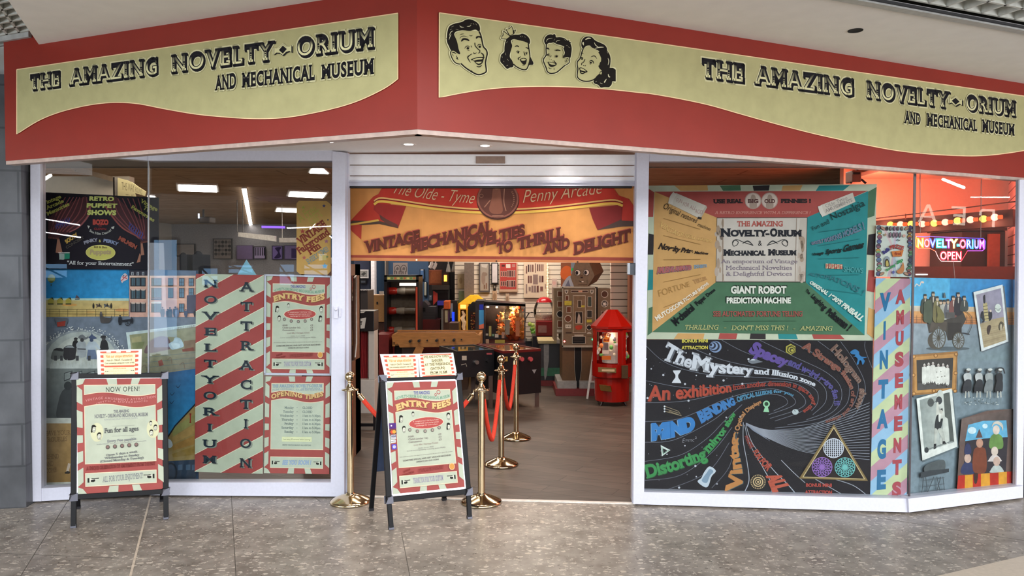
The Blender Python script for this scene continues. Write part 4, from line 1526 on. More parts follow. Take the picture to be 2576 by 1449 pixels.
a.poly([(610, 1230), (660, 1185), (720, 1180), (760, 1230), (760, 1420), (640, 1430), (620, 1310)], '#9ca3a6', True)
a.poly([(640, 1130), (660, 1095), (710, 1080), (760, 1120), (800, 1105), (790, 1140), (740, 1160), (680, 1150)], '#65696c', True)
a.ell(700, 1165, 30, 30, '#3a3a3c')
a.poly([(625, 1295), (760, 1300), (758, 1320), (628, 1315)], '#47494c')
a.poly([(760, 1290), (800, 1200), (850, 1185), (920, 1200), (990, 1300), (960, 1310), (900, 1260), (920, 1330), (800, 1330)], '#a9b4bc', True)
a.poly([(790, 1320), (910, 1320), (945, 1470), (770, 1470)], '#62708a')
a.poly([(800, 1130), (845, 1080), (850, 1040), (870, 1085), (935, 1135), (870, 1150)], '#414c68', True)
a.ell(850, 1165, 30, 30, '#39465e')
a.poly([(400, 1320), (450, 1260), (540, 1250), (610, 1300), (600, 1390), (580, 1470), (420, 1470)], '#2b2b2f', True)
a.poly([(420, 1285), (480, 1255), (550, 1258), (580, 1290)], '#8f9698')
a.poly([(210, 1420), (250, 1320), (330, 1290), (400, 1310), (400, 1400), (330, 1470), (220, 1470)], '#5d6260', True)
a.poly([(245, 1325), (300, 1292), (390, 1305), (395, 1345), (300, 1330)], '#26272a', True)
# torn white edge below the beach people, then the grey crowd picture and the two postcards
a.xf = (95, 880, 4.0244)
a.poly([(40, 190), (340, 160), (600, 175), (600, 690), (40, 690)], '#6f7674')
a.grad([(40, 230), (600, 200), (600, 690), (40, 690)], ['#787f7c', '#6c7270', '#4e5354', '#5c6262'])
for x in (160, 230, 290, 360, 430, 500, 560):
 a.poly([(x - 40, 190), (x - 25, 120), (x - 8, 170), (x + 8, 90), (x + 25, 165), (x + 40, 110), (x + 45, 190)], '#b9bfba')
for x in (180, 240, 400, 520):
 a.rect(x - 14, 60, x + 14, 110, '#3b3d40')
for x0 in (265, 365, 495):
 a.poly([(x0, 235), (x0 + 85, 210), (x0 + 85, 290), (x0, 320)], '#33383a')
 a.poly([(x0 + 6, 240), (x0 + 78, 220), (x0 + 78, 280), (x0 + 6, 308)], '#828a88')
a.poly([(195, 690), (215, 500), (255, 410), (300, 395), (345, 420), (370, 690)], '#3a3e40', True)
a.ell(305, 365, 40, 45, '#2f3436')
a.poly([(40, 690), (340, 690), (600, 700), (600, 1395), (40, 1395)], '#cfd1c6')
a.poly([(45, 745), (600, 745), (600, 1330), (45, 1345)], '#a8854f')
a.grad([(45, 750), (600, 750), (600, 1330), (45, 1340)], ['#a8875a', '#a8874f', '#9a7844', '#a07c48'])
for tx, x0, x1, y in (('LEAVE YOUR', 55, 330, 870), ('TROUBLES', 70, 300, 935), ('BEHIND', 75, 215, 1110), ('AND', 80, 160, 1185), ('COME', 75, 190, 1250)):
 a.t(tx, [(x0, y), (x1, y - 12)], 46, '#7b5d3a', .0, True)
a.line([(320, 1150), (300, 1235)], 26, '#cbb8a6')
a.poly([(270, 1245), (300, 1225), (330, 1235), (320, 1255), (280, 1255)], '#2e2620')
# right of the easel: framed seaside joke picture and the boat
a.xf = (95, 670, 6.283)
a.poly([(1395, 1045), (2500, 910), (2500, 1790), (1520, 1960)], '#b9c8c6')
a.poly([(1450, 1085), (2495, 955), (2495, 1700), (1540, 1840)], '#8f8b6c')
a.grad([(1460, 1085), (2490, 960), (2490, 1690), (1545, 1830)], ['#8f906c', '#8d8f78', '#7c776c', '#8a8468'])
a.poly([(1480, 1130), (1635, 1100), (1640, 1190), (1490, 1205)], '#a39c72')
a.poly([(1490, 1215), (1690, 1190), (1660, 1290), (1500, 1320)], '#7a8058')
a.poly([(1700, 1290), (1800, 1160), (1950, 1105), (2060, 1130), (2110, 1250), (2080, 1310), (1800, 1370), (1690, 1370)], '#6d5858', True)
a.poly([(2070, 1230), (2140, 1180), (2170, 1125), (2250, 1140), (2290, 1200), (2300, 1270), (2180, 1310), (2110, 1310)], '#a8bec8', True)
a.poly([(2110, 1215), (2230, 1220), (2240, 1280), (2150, 1300)], '#bcd0d6', True)
a.poly([(2310, 1180), (2495, 1160), (2495, 1340), (2320, 1350)], '#7d6a58')
a.poly([(2280, 1310), (2460, 1280), (2470, 1330), (2290, 1350)], '#7c4a40')
for yy in (1400, 1480, 1560, 1640):
 a.line([(1700, yy + 40), (2495, yy - 40)], 8, '#6c7672')
a.poly([(1900, 1500), (1960, 1470), (1990, 1560), (1920, 1580)], '#8c5148')
for x, y, r_ in ((1700, 1600, 60), (2100, 1480, 50), (2300, 1560, 60)):
 a.line([(x - r_, y), (x, y - 40), (x + r_ * .4, y + 60)], 10, '#7a6a5c', True)
a.t('WISH YOU WERE HERE', [(1830, 1070), (2480, 985)], 55, '#8c9086', .0)
a.xf = (95, 880, 4.0244)
a.grad([(1290, 235), (1600, 190), (1600, 720), (1290, 900)], ['#39506e', '#2a5f8e', '#2c86bd', '#2f8dc0'])
a.poly([(1290, 900), (1600, 540), (1600, 1400), (1290, 1400)], '#9a8450')
for k, c in enumerate(('#8f8f56', '#a98b52', '#a17c42', '#91783c')):
 a.poly([(1360, 800 + k * 85), (1600, 640 + k * 110), (1600, 730 + k * 110), (1370, 880 + k * 70)], c)
a.line([(1290, 925), (1390, 770), (1600, 545)], 14, '#1d1f24')
a.t('1', [(1530, 735), (1560, 735)], 85, '#9c3228', .05, True)
for x, y in ((1425, 375), (1365, 452), (1360, 535)):
 a.line([(x - 26, y - 16), (x - 6, y + 8), (x + 22, y - 26)], 6, '#1f2c3c', True, True)
a.poly([(1310, 900), (1350, 920), (1365, 970), (1330, 995), (1305, 960)], '#c6d2d8', True)
a.grad([(1290, 1130), (1600, 1110), (1600, 1400), (1290, 1400)], ['#2b3e55', '#2a3a4c', '#1c2631', '#202c3a'])
a.ring(1345, 1240, 60, 90, 18, '#1a222c')
for x in (1420, 1500, 1560):
 a.poly([(x, 1165), (x + 45, 1160), (x + 45, 1215), (x, 1220)], '#3f566c')
a.xf = (0, 0, 1)
art(a, 'mural_panel', 'painted sea front mural of beach, balloon and pink terrace behind the left window', 'painting', PAINT)

# ---- puppet show sheet
a = Art(PB, -.13)
a.board([(101, 483), (399, 497), (399, 679), (101, 676)], .006, '#211d24')
a.xf = (95, 470, 6.9)
for s_, q in ((0, [(300, 430), (600, 260), (830, 160), (900, 300), (890, 490), (820, 580), (720, 680), (540, 790), (330, 900), (180, 900), (180, 560)]), (1, [(1170, 160), (1370, 180), (1600, 400), (1760, 560), (1900, 560), (1905, 960), (1790, 950), (1730, 860), (1600, 800), (1480, 720), (1370, 610), (1290, 510), (1200, 400)])):
 a.poly(q, '#4a2d30')
for x0, x1, x2 in ((850, 820, 500), (790, 700, 430), (730, 600, 380), (680, 520, 330), (620, 440, 290), (560, 380, 250), (480, 320, 220)):
 a.line([(x0, 180), (x1, 480), (x2, 780)], 26, '#7b4547', True, (.6, .8))
a.line([(905, 300), (880, 490), (720, 690), (540, 790)], 40, '#915555', True, (1, .4))
for x0, x1, x2 in ((1240, 1330, 1760), (1310, 1420, 1780), (1390, 1530, 1800), (1470, 1620, 1820), (1560, 1690, 1840), (1650, 1760, 1860), (1740, 1820, 1880)):
 a.line([(x0, 200), (x1, 500), (x2, 900)], 26, '#7b4547', True, (.6, .7))
a.line([(1170, 330), (1290, 510), (1480, 720), (1750, 870)], 44, '#8c4c48', True, (.7, .5))
for q in ([(340, 900), (375, 905), (425, 1130), (380, 1150), (310, 1140)], [(1785, 955), (1815, 950), (1850, 1180), (1790, 1190)], [(1770, 1150), (1790, 1190), (1780, 1300), (1715, 1320)]):
 a.poly(q, '#a0705c')
a.line([(180, 880), (370, 900)], 26, '#6b4038')
a.line([(1780, 970), (1905, 950)], 26, '#6b4038')
for x in (1870, 200, 250, 300):
 a.line([(x, 500), (x, 900)], 18, '#4a3338')
for tx, p, h in (('Vintage', [(100, 320), (410, 190)], 62), ('Arcade', [(165, 395), (455, 265)], 62), ('Memories', [(170, 500), (555, 320)], 62), ('Vintage', [(1780, 265), (2065, 425)], 62), ('TV', [(1830, 380), (1920, 440)], 60), ('Favourites', [(1615, 365), (2010, 610)], 58)):
 a.t(tx, p, h, '#b7b75e', .03, True, nrm=True)
for y, tx, x0, x1, h in ((235, 'RETRO', 890, 1320, 66), (355, 'PUPPET', 845, 1370, 66), (480, 'SHOWS', 860, 1355, 74)):
 a.t(tx, [(x0, y), (x1, y + 8)], h, '#c6cc74', .06, sh=.08, sp=.06)
random.seed(5)
for cx, cy in ((430, 640), (1700, 660)):
 for k in range(7):
  x, y = cx - 110 + k * 36, cy - 80 + k * 28 * (1 if cx > 1000 else -.4) + 30
  a.line([(x, y), (x + 16, y + 50), (x - 8, y + 100), (x + 20, y + 150)], 18, '#454a86', True, True)
a.t('BOZO', [(955, 650), (1225, 655)], 78, '#a8453c', .08, sp=.05)
a.t('THE', [(1050, 690), (1110, 690)], 24, '#7b2f30', .03)
a.t('CLOWN', [(975, 745), (1190, 750)], 34, '#7b2f30', .04)
a.poly([(860, 670), (905, 680), (880, 725)], '#b5b5ae')
a.poly([(1275, 700), (1330, 680), (1320, 730), (1285, 730)], '#b5b5ae')
a.t('See Him Dance!', [(890, 770), (980, 815), (1100, 832), (1200, 810), (1285, 760)], 40, '#a9a9a2', .02, True, nrm=True)
a.t('THE', [(520, 900), (580, 870)], 34, '#77705a', .0)
a.t('SOOTY', [(500, 985), (700, 850)], 62, '#b9964c', .06, nrm=True)
a.t('CONCERT', [(500, 1080), (810, 890)], 46, '#5c564e', .0, True, nrm=True)
a.t('PINKY', [(810, 1000), (920, 960), (1035, 945)], 52, '#8e8e9c', .05, nrm=True)
a.t('&', [(1060, 960), (1095, 960)], 44, '#b5b263', .02)
a.t('PERKY', [(1135, 955), (1260, 975), (1380, 1020)], 52, '#7f8aa8', .05, nrm=True)
a.t('MR.MEN', [(1395, 910), (1700, 1080)], 62, '#8d4a3c', .07, nrm=True)
a.ell(1090, 1140, 258, 133, '#c8c276', .02, 32)
a.ell(1090, 1140, 246, 122, '#b9b25e', .02, 32)
a.t('Bill & Ben', [(975, 1062), (1205, 1068)], 34, '#5c4c30', .03)
a.t('Puppets', [(900, 1170), (1270, 1165)], 78, '#a08f6a', .06, sh=.1)
a.t('"All for your Entertainment"', [(510, 1345), (1665, 1370)], 60, '#c9c9c9', .01, True)
a.xf = (0, 0, 1)
art(a, 'puppet_show_sheet', 'dark printed sheet with red curtains reading RETRO PUPPET SHOWS in the left window', 'poster')

# ---- striped sheet NOVELTYORIUM ATTRACTION
a = Art(PB, -.09)
TL, TR, BR, BL = (493, 689), (664, 692), (661, 1192), (490, 1187)
a.board([TL, TR, BR, BL], .004, '#9c4744')
a.k -= 1
a.board([(597, 691), (620, 653), (645, 692)], .004, '#7fb0c2')
hq = homog([TL, TR, BR, BL])
a.hm = hq

def clipq(y0, y1, sl):
 """diagonal band clipped to the unit square; sl rise over the width"""
 pts = [(0, y0), (1, y0 - sl), (1, y1 - sl), (0, y1)]
 for lim, sgn in ((0, 1), (1, -1)):
  out = []
  for i in range(len(pts)):
   p, q = pts[i], pts[(i + 1) % len(pts)]
   ip, iq = sgn * (p[1] - lim) >= 0, sgn * (q[1] - lim) >= 0
   if ip:
    out.append(p)
   if ip != iq:
    f = (lim - p[1]) / (q[1] - p[1])
    out.append((p[0] + (q[0] - p[0]) * f, lim))
  pts = out
  if not pts:
   break
 return pts

for k in range(8):
 y0 = .027 + k * .1615
 q = clipq(y0, y0 + .078, .19)
 if len(q) > 2:
  a.poly(q, '#e4dcc0')
 q = clipq(y0 + .003, y0 + .075, .19)
 if len(q) > 2:
  a.poly(q, '#b4bda6')

def letter(a, ch, x, y, w_, h, col, shd, slab=True):
 p = [(x - w_ / 2, y), (x + w_ / 2, y)]
 a.t(ch, [(q[0] + .02, q[1] + .004) for q in p], h, shd, .02, slab)
 a.t(ch, p, h, col, .02, slab)

for i, ch in enumerate('NOVELTYORIUM'):
 letter(a, ch, .215, .066 + i * .0807, .07 if ch == 'I' else .2 if ch in 'NOVYRUM' else .18, .037, '#24303a', '#7d8478')
for i, ch in enumerate('ATTRACTION'):
 letter(a, ch, .745, .083 + i * .0985, .05 if ch == 'I' else .17, .044, '#2b343c', '#8a8f84')
art(a, 'striped_sheet', 'tall red and cream striped sheet lettered NOVELTYORIUM ATTRACTION in the left window', 'poster')

# ---- the two framed posters
q = [(671, 693), (833, 697), (831, 941), (668, 939)]
t = thing('poster_frame', 'white framed ENTRY FEES poster in the left window, above the opening times', 'poster', PB(750, 941, -.06))
a = Art(PB, -.075, quad=q)
a.board([(0, 0), (1, 0), (1, 1), (0, 1)], .004, RED)
poster_fees(a)
art(a, 'printed_sheet', None, None, None, None, t)
mb = MB()
for p in ([(665, 690), (834, 694), (833, 698), (668, 694)], [(665, 690), (669, 690), (668, 943), (664, 943)], [(664, 938), (832, 940), (832, 945), (664, 943)], [(830, 694), (834, 694), (833, 945), (829, 945)]):
 mb.prism([PB(x, y, -.06) for x, y in p], PB.n * -.02)
mb.build('frame', white, t)
q = [(668, 947), (830, 947), (828, 1193), (664, 1190)]
a = Art(PB, -.075, quad=q)
a.board([(0, 0), (1, 0), (1, 1), (0, 1)], .004, RED)
poster_times(a)
art(a, 'opening_times_sheet', 'red bordered OPENING TIMES poster in the left window below the entry fees', 'poster')
# ---- fairground gift sheet
a = Art(PB, -.07)
rr = [(746, 512), (752, 505), (822, 506), (832, 514), (832, 682), (824, 691), (755, 690), (746, 682)]
a.board(rr, .003, '#cda15c')
for tx, p, h, c, wt in (('A Free', [(756, 560), (800, 530)], 22, '#b9ac52', 0), ('GIFT', [(785, 567), (815, 540)], 20, '#bfae56', 0), ('VINTAGE', [(757, 615), (822, 568)], 18, '#8d4034', .05), ('Fairground', [(754, 640), (830, 588)], 17, '#8d4034', .04), ('Fun', [(780, 641), (808, 622)], 17, '#8d4034', .04), ('EVERY TIME!', [(776, 665), (829, 630)], 13, '#8a9690', .02)):
 a.t(tx, p, h, c, wt, True, nrm=True)
for x, y, r_, c in ((815, 518, 5, '#4a4a78'), (761, 582, 7, '#b04a44'), (821, 607, 6, '#a06a80'), (765, 648, 6, '#b5605a'), (823, 646, 4, '#7b8a5c'), (817, 669, 8, '#5b9ac0'), (825, 553, 3, '#4a4a58'), (763, 522, 5, '#a9b04c')):
 a.star(x, y, r_, c)
art(a, 'gift_sheet', 'orange VINTAGE Fairground Fun sheet with coloured stars high beside the entrance', 'poster')
# ------------------------------------------------------------------ paper banner hanging behind the shutter
NB = 44

class Wavy(Plane):
 """door plane with the soft vertical folds of a hanging paper sheet"""

 def __call__(s, px, py, off=0.0):
  p = Plane.__call__(s, px, py, off)
  u = px - 875
  fold = 0
  for fx in (965, 1062, 1252, 1346, 1448, 1556):
   fold += .006 * math.exp(-((px - fx) / 14) ** 2)
  fold += .003 * math.sin(u / 43.0) + .002 * math.sin(u / 67)
  return p + s.n * fold

PW = Wavy(PT.p, PT.n)

class BArt(Art):
 def finepoly(s, pts, col, step=12):
  """outline cut into narrow upright strips so that it follows the folds"""
  x0, x1 = min(p[0] for p in pts), max(p[0] for p in pts)
  n = max(1, int((x1 - x0) / s.step))
  m = len(pts)

  def clip(poly, lim, sg):
   out = []
   for i in range(len(poly)):
    p, q = poly[i], poly[(i + 1) % len(poly)]
    ip, iq = sg * (p[0] - lim) >= 0, sg * (q[0] - lim) >= 0
    if ip:
     out.append(p)
    if ip != iq:
     f = (lim - p[0]) / (q[0] - p[0])
     out.append((lim, p[1] + (q[1] - p[1]) * f))
   return out
  c = C(col)
  for i in range(n):
   a, b = x0 + (x1 - x0) * i / n, x0 + (x1 - x0) * (i + 1) / n
   q = clip(clip(pts, a, 1), b, -1)
   if len(q) > 2:
    pp = [s.P(*p) for p in q]
    s.add(pp, [tuple(t) for t in tessellate_polygon([pp])], c)
  s.k += 1

 def poly(s, pts, col, smooth=False):
  s.finepoly(cr(pts, True) if smooth else pts, col)

 def line(s, pts, w_, col, smooth=False, taper=False):
  if smooth and len(pts) > 2:
   pts = cr(pts)
  o = [pts[0]]
  for p, q in zip(pts, pts[1:]):
   n = max(1, int(abs(q[0] - p[0]) / s.step))
   o += [(p[0] + (q[0] - p[0]) * k / n, p[1] + (q[1] - p[1]) * k / n) for k in range(1, n + 1)]
  Art.line(s, o, w_, col, False, taper)

 def t(s, *a_, **k_):
  s.k += 4
  Art.t(s, *a_, **k_)
  s.k -= 4

a = BArt(PW, -.1)
a.step = 6
a.lay = .0004
a.poly([(875, 466), (1596, 466), (1595, 662), (876, 656)], '#c98a4e')
a.step = 20
a.xf = (840, 370, 3.3026)
# ribbon
a.poly([(125, 655), (130, 620), (330, 410), (420, 370), (440, 400), (480, 490), (600, 490), (530, 670), (380, 620), (230, 640)], '#b0392b')
a.poly([(120, 650), (150, 610), (380, 615), (540, 655), (535, 675), (380, 640), (200, 650)], '#4c3a30')
a.poly([(118, 655), (200, 640), (232, 650), (228, 768), (150, 700)], '#a33b2e')
a.poly([(120, 640), (370, 600), (380, 615), (122, 655)], '#c8a04a')
a.poly([(340, 470), (380, 470), (600, 490), (535, 670), (440, 620), (330, 520)], '#96302a')
a.poly([(380, 560), (440, 600), (530, 645), (535, 672), (460, 650), (390, 600)], '#5c3830')
a.poly([(2120, 505), (2380, 480), (2480, 540), (2560, 600), (2560, 640), (2400, 660), (2190, 690), (2150, 600)], '#7c2a28')
a.poly([(2190, 690), (2390, 600), (2560, 625), (2560, 655), (2400, 660)], '#4c3a34')
a.poly([(2330, 390), (2450, 430), (2560, 590), (2560, 615), (2390, 610), (2400, 480)], '#a8342a')
band = [(430, 290), (2290, 290), (2400, 470)]
low = [(2400, 490), (2300, 470), (2000, 505), (1700, 535), (1400, 548), (1100, 540), (800, 510), (500, 465), (380, 455), (335, 480)]
low = cr(low, False, 5)
ls_ = sorted(low + [(335, 480)])
for p, q in zip(ls_, ls_[1:]):
 if q[0] - p[0] > .5:
  yt = lambda x: 290 + max(0, 435 - x) * 1.6 + max(0, x - 2290) * 1.5
  a.k -= 1
  a.poly([(p[0], yt(p[0])), (q[0], yt(q[0])), q, p], '#b4372a')
a.k += 1
for dy, c, w_ in ((-2, '#d8b050', 20), (-30, '#d9a868', 13)):
 a.line([(x, y + dy) for x, y in low], w_, c)
a.line([(x, y - 20) for x, y in low], 5, '#5c2a22')
a.t('The Olde - Tyme', [(470, 380), (760, 430), (1155, 470)], 100, '#d2b089', -.01, sh=.35, nrm=True)
a.t('Penny Arcade', [(1560, 465), (1900, 430), (2225, 385)], 105, '#d2b089', -.01, sh=.35, nrm=True)
# coin with a seated figure
a.ell(1362, 440, 176, 166, '#42251f', n=40)
a.ell(1362, 432, 172, 160, '#8a5648', n=40)
a.ell(1362, 432, 158, 146, '#5e382f', n=40)
a.poly([(1330, 320), (1375, 325), (1390, 420), (1400, 540), (1330, 555), (1290, 520), (1310, 430)], '#80503f', True)
a.ell(1352, 330, 22, 28, '#8f5f4c')
a.line([(1418, 330), (1412, 450), (1430, 530)], 8, '#9a6c58', True)
a.line([(1300, 440), (1250, 500)], 8, '#9a6c58', True)
a.ring(1225, 405, 16, 14, 5, '#8f6250', 12)
for k in range(9):
 an = -.5 + k * .13
 a.line([(1362 + 140 * math.cos(an), 432 + 130 * math.sin(an)), (1362 + 128 * math.cos(an), 432 + 118 * math.sin(an))], 8, '#8f6250')
a.line([(1315, 572), (1410, 572)], 12, '#8f6250')
# lettering
for tx, p, h in (('VINTAGE', [(262, 872), (707, 775)], 88), ('MECHANICAL', [(637, 870), (1308, 702)], 92), ('NOVELTIES', [(1010, 868), (1580, 728)], 88), ('TO', [(1355, 880), (1480, 856)], 82), ('THRILL', [(1525, 845), (1905, 748)], 88), ('AND', [(1745, 880), (1955, 830)], 80), ('DELIGHT', [(1990, 888), (2458, 772)], 92)):
 a.t(tx, p, h, '#9e483b', .055, True, nrm=False, sd=(5, 6, '#54261c'))
a.poly([(118, 897), (2496, 918), (2496, 945), (118, 918)], '#82392c')
a.poly([(118, 918), (2496, 945), (2496, 965), (118, 942)], '#a96b43')
a.xf = (0, 0, 1)
for x, y in ((1048, 654), (1249, 657), (1453, 659)):
 a.ell(x, y, 2.4, 2.4, '#4c3020' if x > 1100 else '#e8dcc0', n=10)
o = art(a, 'paper_banner', 'orange paper banner VINTAGE MECHANICAL NOVELTIES hanging across the top of the entrance', 'banner', PAPER)

# ------------------------------------------------------------------ right window: emporium board
a = Art(PD, -.06)
TEAL, TAN, GRN, RD, PL, BK = '#2c8385', '#cb9c62', '#4c6f54', '#a44c46', '#bcc2aa', '#2f2a2c'
a.board([(1630, 467), (2206, 463), (2196, 857), (1626, 853)], .006, PL)
a.xf = (1600, 380, 2.898)
# border blocks
T0, B0 = 250, 1378
for x0, x1, u0, u1, c in ((280, 520, 325, 525, TAN), (610, 760, 635, 765, GRN), (850, 975, 858, 968, BK), (1070, 1215, 1060, 1195, TAN), (1335, 1560, 1310, 1510, TEAL)):
 a.poly([(x0, 252), (x1, 248), (u1, 288), (u0, 290)], c)
for x0, x1, u0, u1, c in ((305, 500, 275, 490, TAN), (610, 740, 600, 730, RD), (835, 945, 828, 945, BK), (1035, 1165, 1040, 1180, TEAL), (1280, 1480, 1295, 1520, RD)):
 a.poly([(x0, 1328), (x1, 1330), (u1, 1372), (u0, 1370)], c)
for y0, y1, v0, v1, c in ((275, 480, 300, 480, RD), (600, 755, 610, 755, BK), (865, 1015, 865, 1010, TEAL), (1145, 1345, 1130, 1315, GRN)):
 a.poly([(92, y0), (132, v0), (125, v1), (84, y1)], c)
for y0, y1, v0, v1, c in ((262, 472, 295, 490, GRN), (598, 760, 610, 755, BK), (870, 1030, 868, 1020, RD), (1165, 1372, 1140, 1330, TAN)):
 a.poly([(1755, y0), (1695, v0), (1683, v1), (1738, y1)], c)
a.poly([(135, 296), (1690, 290), (1250, 483), (588, 485)], RD)
a.poly([(135, 296), (588, 485), (580, 957), (118, 1320)], TAN)
a.poly([(1693, 292), (1666, 1342), (1238, 958), (1250, 482)], TEAL)
a.poly([(118, 1320), (580, 957), (1238, 958), (1666, 1342)], GRN)
a.poly([(588, 485), (1250, 482), (1238, 958), (580, 957)], '#3e3833')
a.poly([(592, 490), (1246, 487), (1234, 952), (584, 951)], '#bfb2a6')
random.seed(11)
for k in range(26):
 s_ = random.choice((-1, 1))
 a.ell(random.choice((600, 630, 1225, 1195)) + random.uniform(-14, 14), random.uniform(520, 930), random.uniform(8, 20), random.uniform(18, 40), random.choice(('#a8927f', '#b4a294', '#9c8672')), n=12)
 a.k -= 1
a.k += 1
a.poly([(640, 495), (1195, 492), (1165, 945), (640, 945)], '#c9beb4')
a.line([(632, 492), (632, 950)], 5, '#8c7868')
a.line([(1170, 490), (1160, 950)], 5, '#8c7868')
a.t('USE REAL', [(565, 380), (775, 378)], 26, '#2c1f1f', .07, True)
a.t('PENNIES !', [(1057, 377), (1275, 377)], 26, '#2c1f1f', .07, True)
for x, tx in ((853, 'BIG'), (974, 'OLD')):
 a.ell(x, 362, 61, 61, '#a98f84')
 a.ell(x, 362, 55, 55, '#c9b4a8')
 a.poly([(x - 25, 410), (x - 14, 330), (x + 4, 318), (x + 20, 340), (x + 26, 410)], '#a08a7c', True)
 a.t(tx, [(x - 38, 378), (x + 40, 378)], 26, '#5a3b38', .05, True)
a.t('A RETRO EXPERIENCE WITH A DIFFERENCE !', [(575, 460), (1270, 460)], 22, '#cf8f82', 0, True, sh=.2)
a.t('THE AMAZING', [(738, 548), (1072, 548)], 36, '#b0574e', .03, True)
a.t('N', [(618, 620), (688, 620)], 52, '#23232a', .06, True)
a.t('OVELTY-', [(690, 620), (972, 620)], 42, '#23232a', .06, True)
a.t('O', [(978, 620), (1030, 620)], 52, '#23232a', .06, True)
a.t('RIUM', [(1034, 620), (1207, 620)], 42, '#23232a', .06, True)
for d_ in (-1, 1):
 cx = 905
 f = lambda u, v: (cx + d_ * u, 670 + v)
 a.line([f(200, 0), f(185, -20), f(160, -8), f(170, 15), f(195, 22), f(200, -10), f(170, -25), f(120, -5), f(50, 18)], 5, '#2a2a2c', True)
 a.line([f(50, 18), f(90, -14), f(130, 6)], 8, '#2a2a2c', True, True)
a.t('&', [(890, 690), (918, 690)], 38, '#2a2a2c')
a.t('M', [(638, 760), (690, 760)], 40, '#23232a', .06, True)
a.t('ECHANICAL', [(692, 760), (942, 760)], 32, '#23232a', .06, True)
a.t('M', [(965, 758), (1014, 758)], 40, '#23232a', .06, True)
a.t('USEUM', [(1016, 758), (1168, 758)], 32, '#23232a', .06, True)
a.t('An emporium of Vintage', [(622, 818), (1178, 818)], 28, '#857684', 0, True)
a.t('Mechanical Novelties', [(655, 865), (1140, 865)], 30, '#857684', 0, True)
a.t('& Delightful Devices', [(655, 910), (1140, 908)], 30, '#857684', 0, True)

def scroll(a, p, tx):
 a.poly(p, '#b9aa9a')
 a.poly([(x + 3, y + 3) for x, y in p], '#c9bfb2')

q = [(290, 305), (515, 400), (470, 495), (245, 385)]
a.poly(q, '#cbc1b4')
a.line([(285, 308), (262, 340), (250, 385)], 34, '#d8cfc4', True)
a.line([(512, 405), (490, 445), (462, 490)], 16, '#b8ab9c', True)
a.line([(450, 485), (478, 492)], 16, '#2e2622', False)
for tx, x, y in (('FUN', 290, 370), ('FOR', 338, 398), ('ALL', 390, 420), ('AGES', 428, 450)):
 a.t(tx, [(x, y), (x + 14 * len(tx) + 3, y + 12)], 28, '#a57f78', 0, nrm=True)
q = [(1345, 395), (1580, 303), (1600, 370), (1372, 475)]
a.poly(q, '#cbc1b4')
a.line([(1340, 400), (1352, 440), (1372, 472)], 30, '#d8cfc4', True)
a.t('Olde Tyme', [(1385, 415), (1545, 350)], 26, '#9b918c', 0, True, nrm=True)
a.t('AMUSEMENTS', [(1385, 448), (1580, 365)], 22, '#9b918c', .02, True, nrm=True)
a.t('Original restored', [(192, 415), (300, 468), (440, 525)], (46, 34), '#3b2a1a', 0, sh=.05, nrm=True)
a.t('machines', [(445, 545), (540, 580)], (28, 22), '#3b2a1a', 0, sh=.2, nrm=True)
a.t('VINTAGE SKILL GAMES!', [(165, 545), (300, 615), (550, 668)], (38, 20), '#e0b873', 0, True, nrm=True, sh=.1)
a.t('Novelty', [(160, 710), (312, 735)], (42, 34), '#2b1c14', .05, sh=.3, nrm=True)
a.t('Prize', [(325, 735), (412, 744)], (32, 26), '#2b1c14', .05, sh=.3, nrm=True)
a.t('Machines', [(424, 748), (525, 754)], (20, 16), '#2b1c14', .04, sh=.3, nrm=True)
a.t('AMUSING ANIMATED', [(153, 893), (402, 862)], (44, 30), '#b0605c', .05, True, sd=(3, 2, '#6b6a86'))
a.t('EXHIBITS', [(424, 856), (516, 846)], (24, 20), '#7d94a6', .05)
a.t('FORTUNE', [(165, 1065), (395, 985)], (50, 36), '#a67c45', -.01, nrm=True, sh=.1)
a.t('TELLER', [(425, 970), (520, 935)], (32, 24), '#b5885a', 0, True, nrm=True)
a.t('MUTOSCOPE PICTURE SHOWS', [(152, 1240), (345, 1110), (530, 970)], (34, 18), '#e9dcc8', .04, nrm=True)
for y0, y1 in ((490, 570), (615, 680), (792, 790), (955, 900), (1140, 1040)):
 a.line([(200, y0), (470, y1)], 3, '#9c7440')
a.t('Mechanical', [(290, 1275), (430, 1150)], (56, 44), '#16181a', .05, nrm=True)
a.t('Puppet', [(448, 1130), (510, 1075)], (36, 28), '#16181a', .04, nrm=True)
a.t('Drama', [(522, 1065), (580, 1015)], (26, 20), '#16181a', .04, nrm=True)
a.t('The', [(1235, 1018), (1262, 1045)], (18, 20), '#16181a', .04, nrm=True)
a.t('Laughing', [(1275, 1058), (1370, 1160)], (28, 42), '#16181a', .04, nrm=True)
a.t('Policeman !', [(1385, 1180), (1545, 1312)], (44, 52), '#16181a', .06, nrm=True)
a.t('GIANT ROBOT', [(692, 1036), (1095, 1036)], 48, '#dcdcd0', .05, sd=(5, -7, '#20281f'), sp=.02)
a.t('PREDICTION MACHINE', [(660, 1108), (1128, 1108)], 38, '#dcdcd0', .05, sd=(-6, -8, '#20281f'), sp=.02)
a.t('SEE AUTOMATED FORTUNE TELLING', [(562, 1205), (1215, 1205)], 38, '#a0524c', .02, True)
a.line([(640, 1240), (1170, 1238)], 3, '#3e5a45')
for tx, x0, x1, y in (('THRILLING', 352, 600, 1302), ('-', 640, 655, 1300), ("DON'T MISS THIS !", 694, 1108, 1306), ('-', 1145, 1158, 1308), ('AMAZING', 1196, 1430, 1310)):
 a.t(tx, [(x0, y), (x1, y)], 34, '#b9b77c', 0, True, sh=.2)
a.t('Fun and', [(1288, 580), (1415, 525)], (28, 36), '#1c3434', 0, nrm=True)
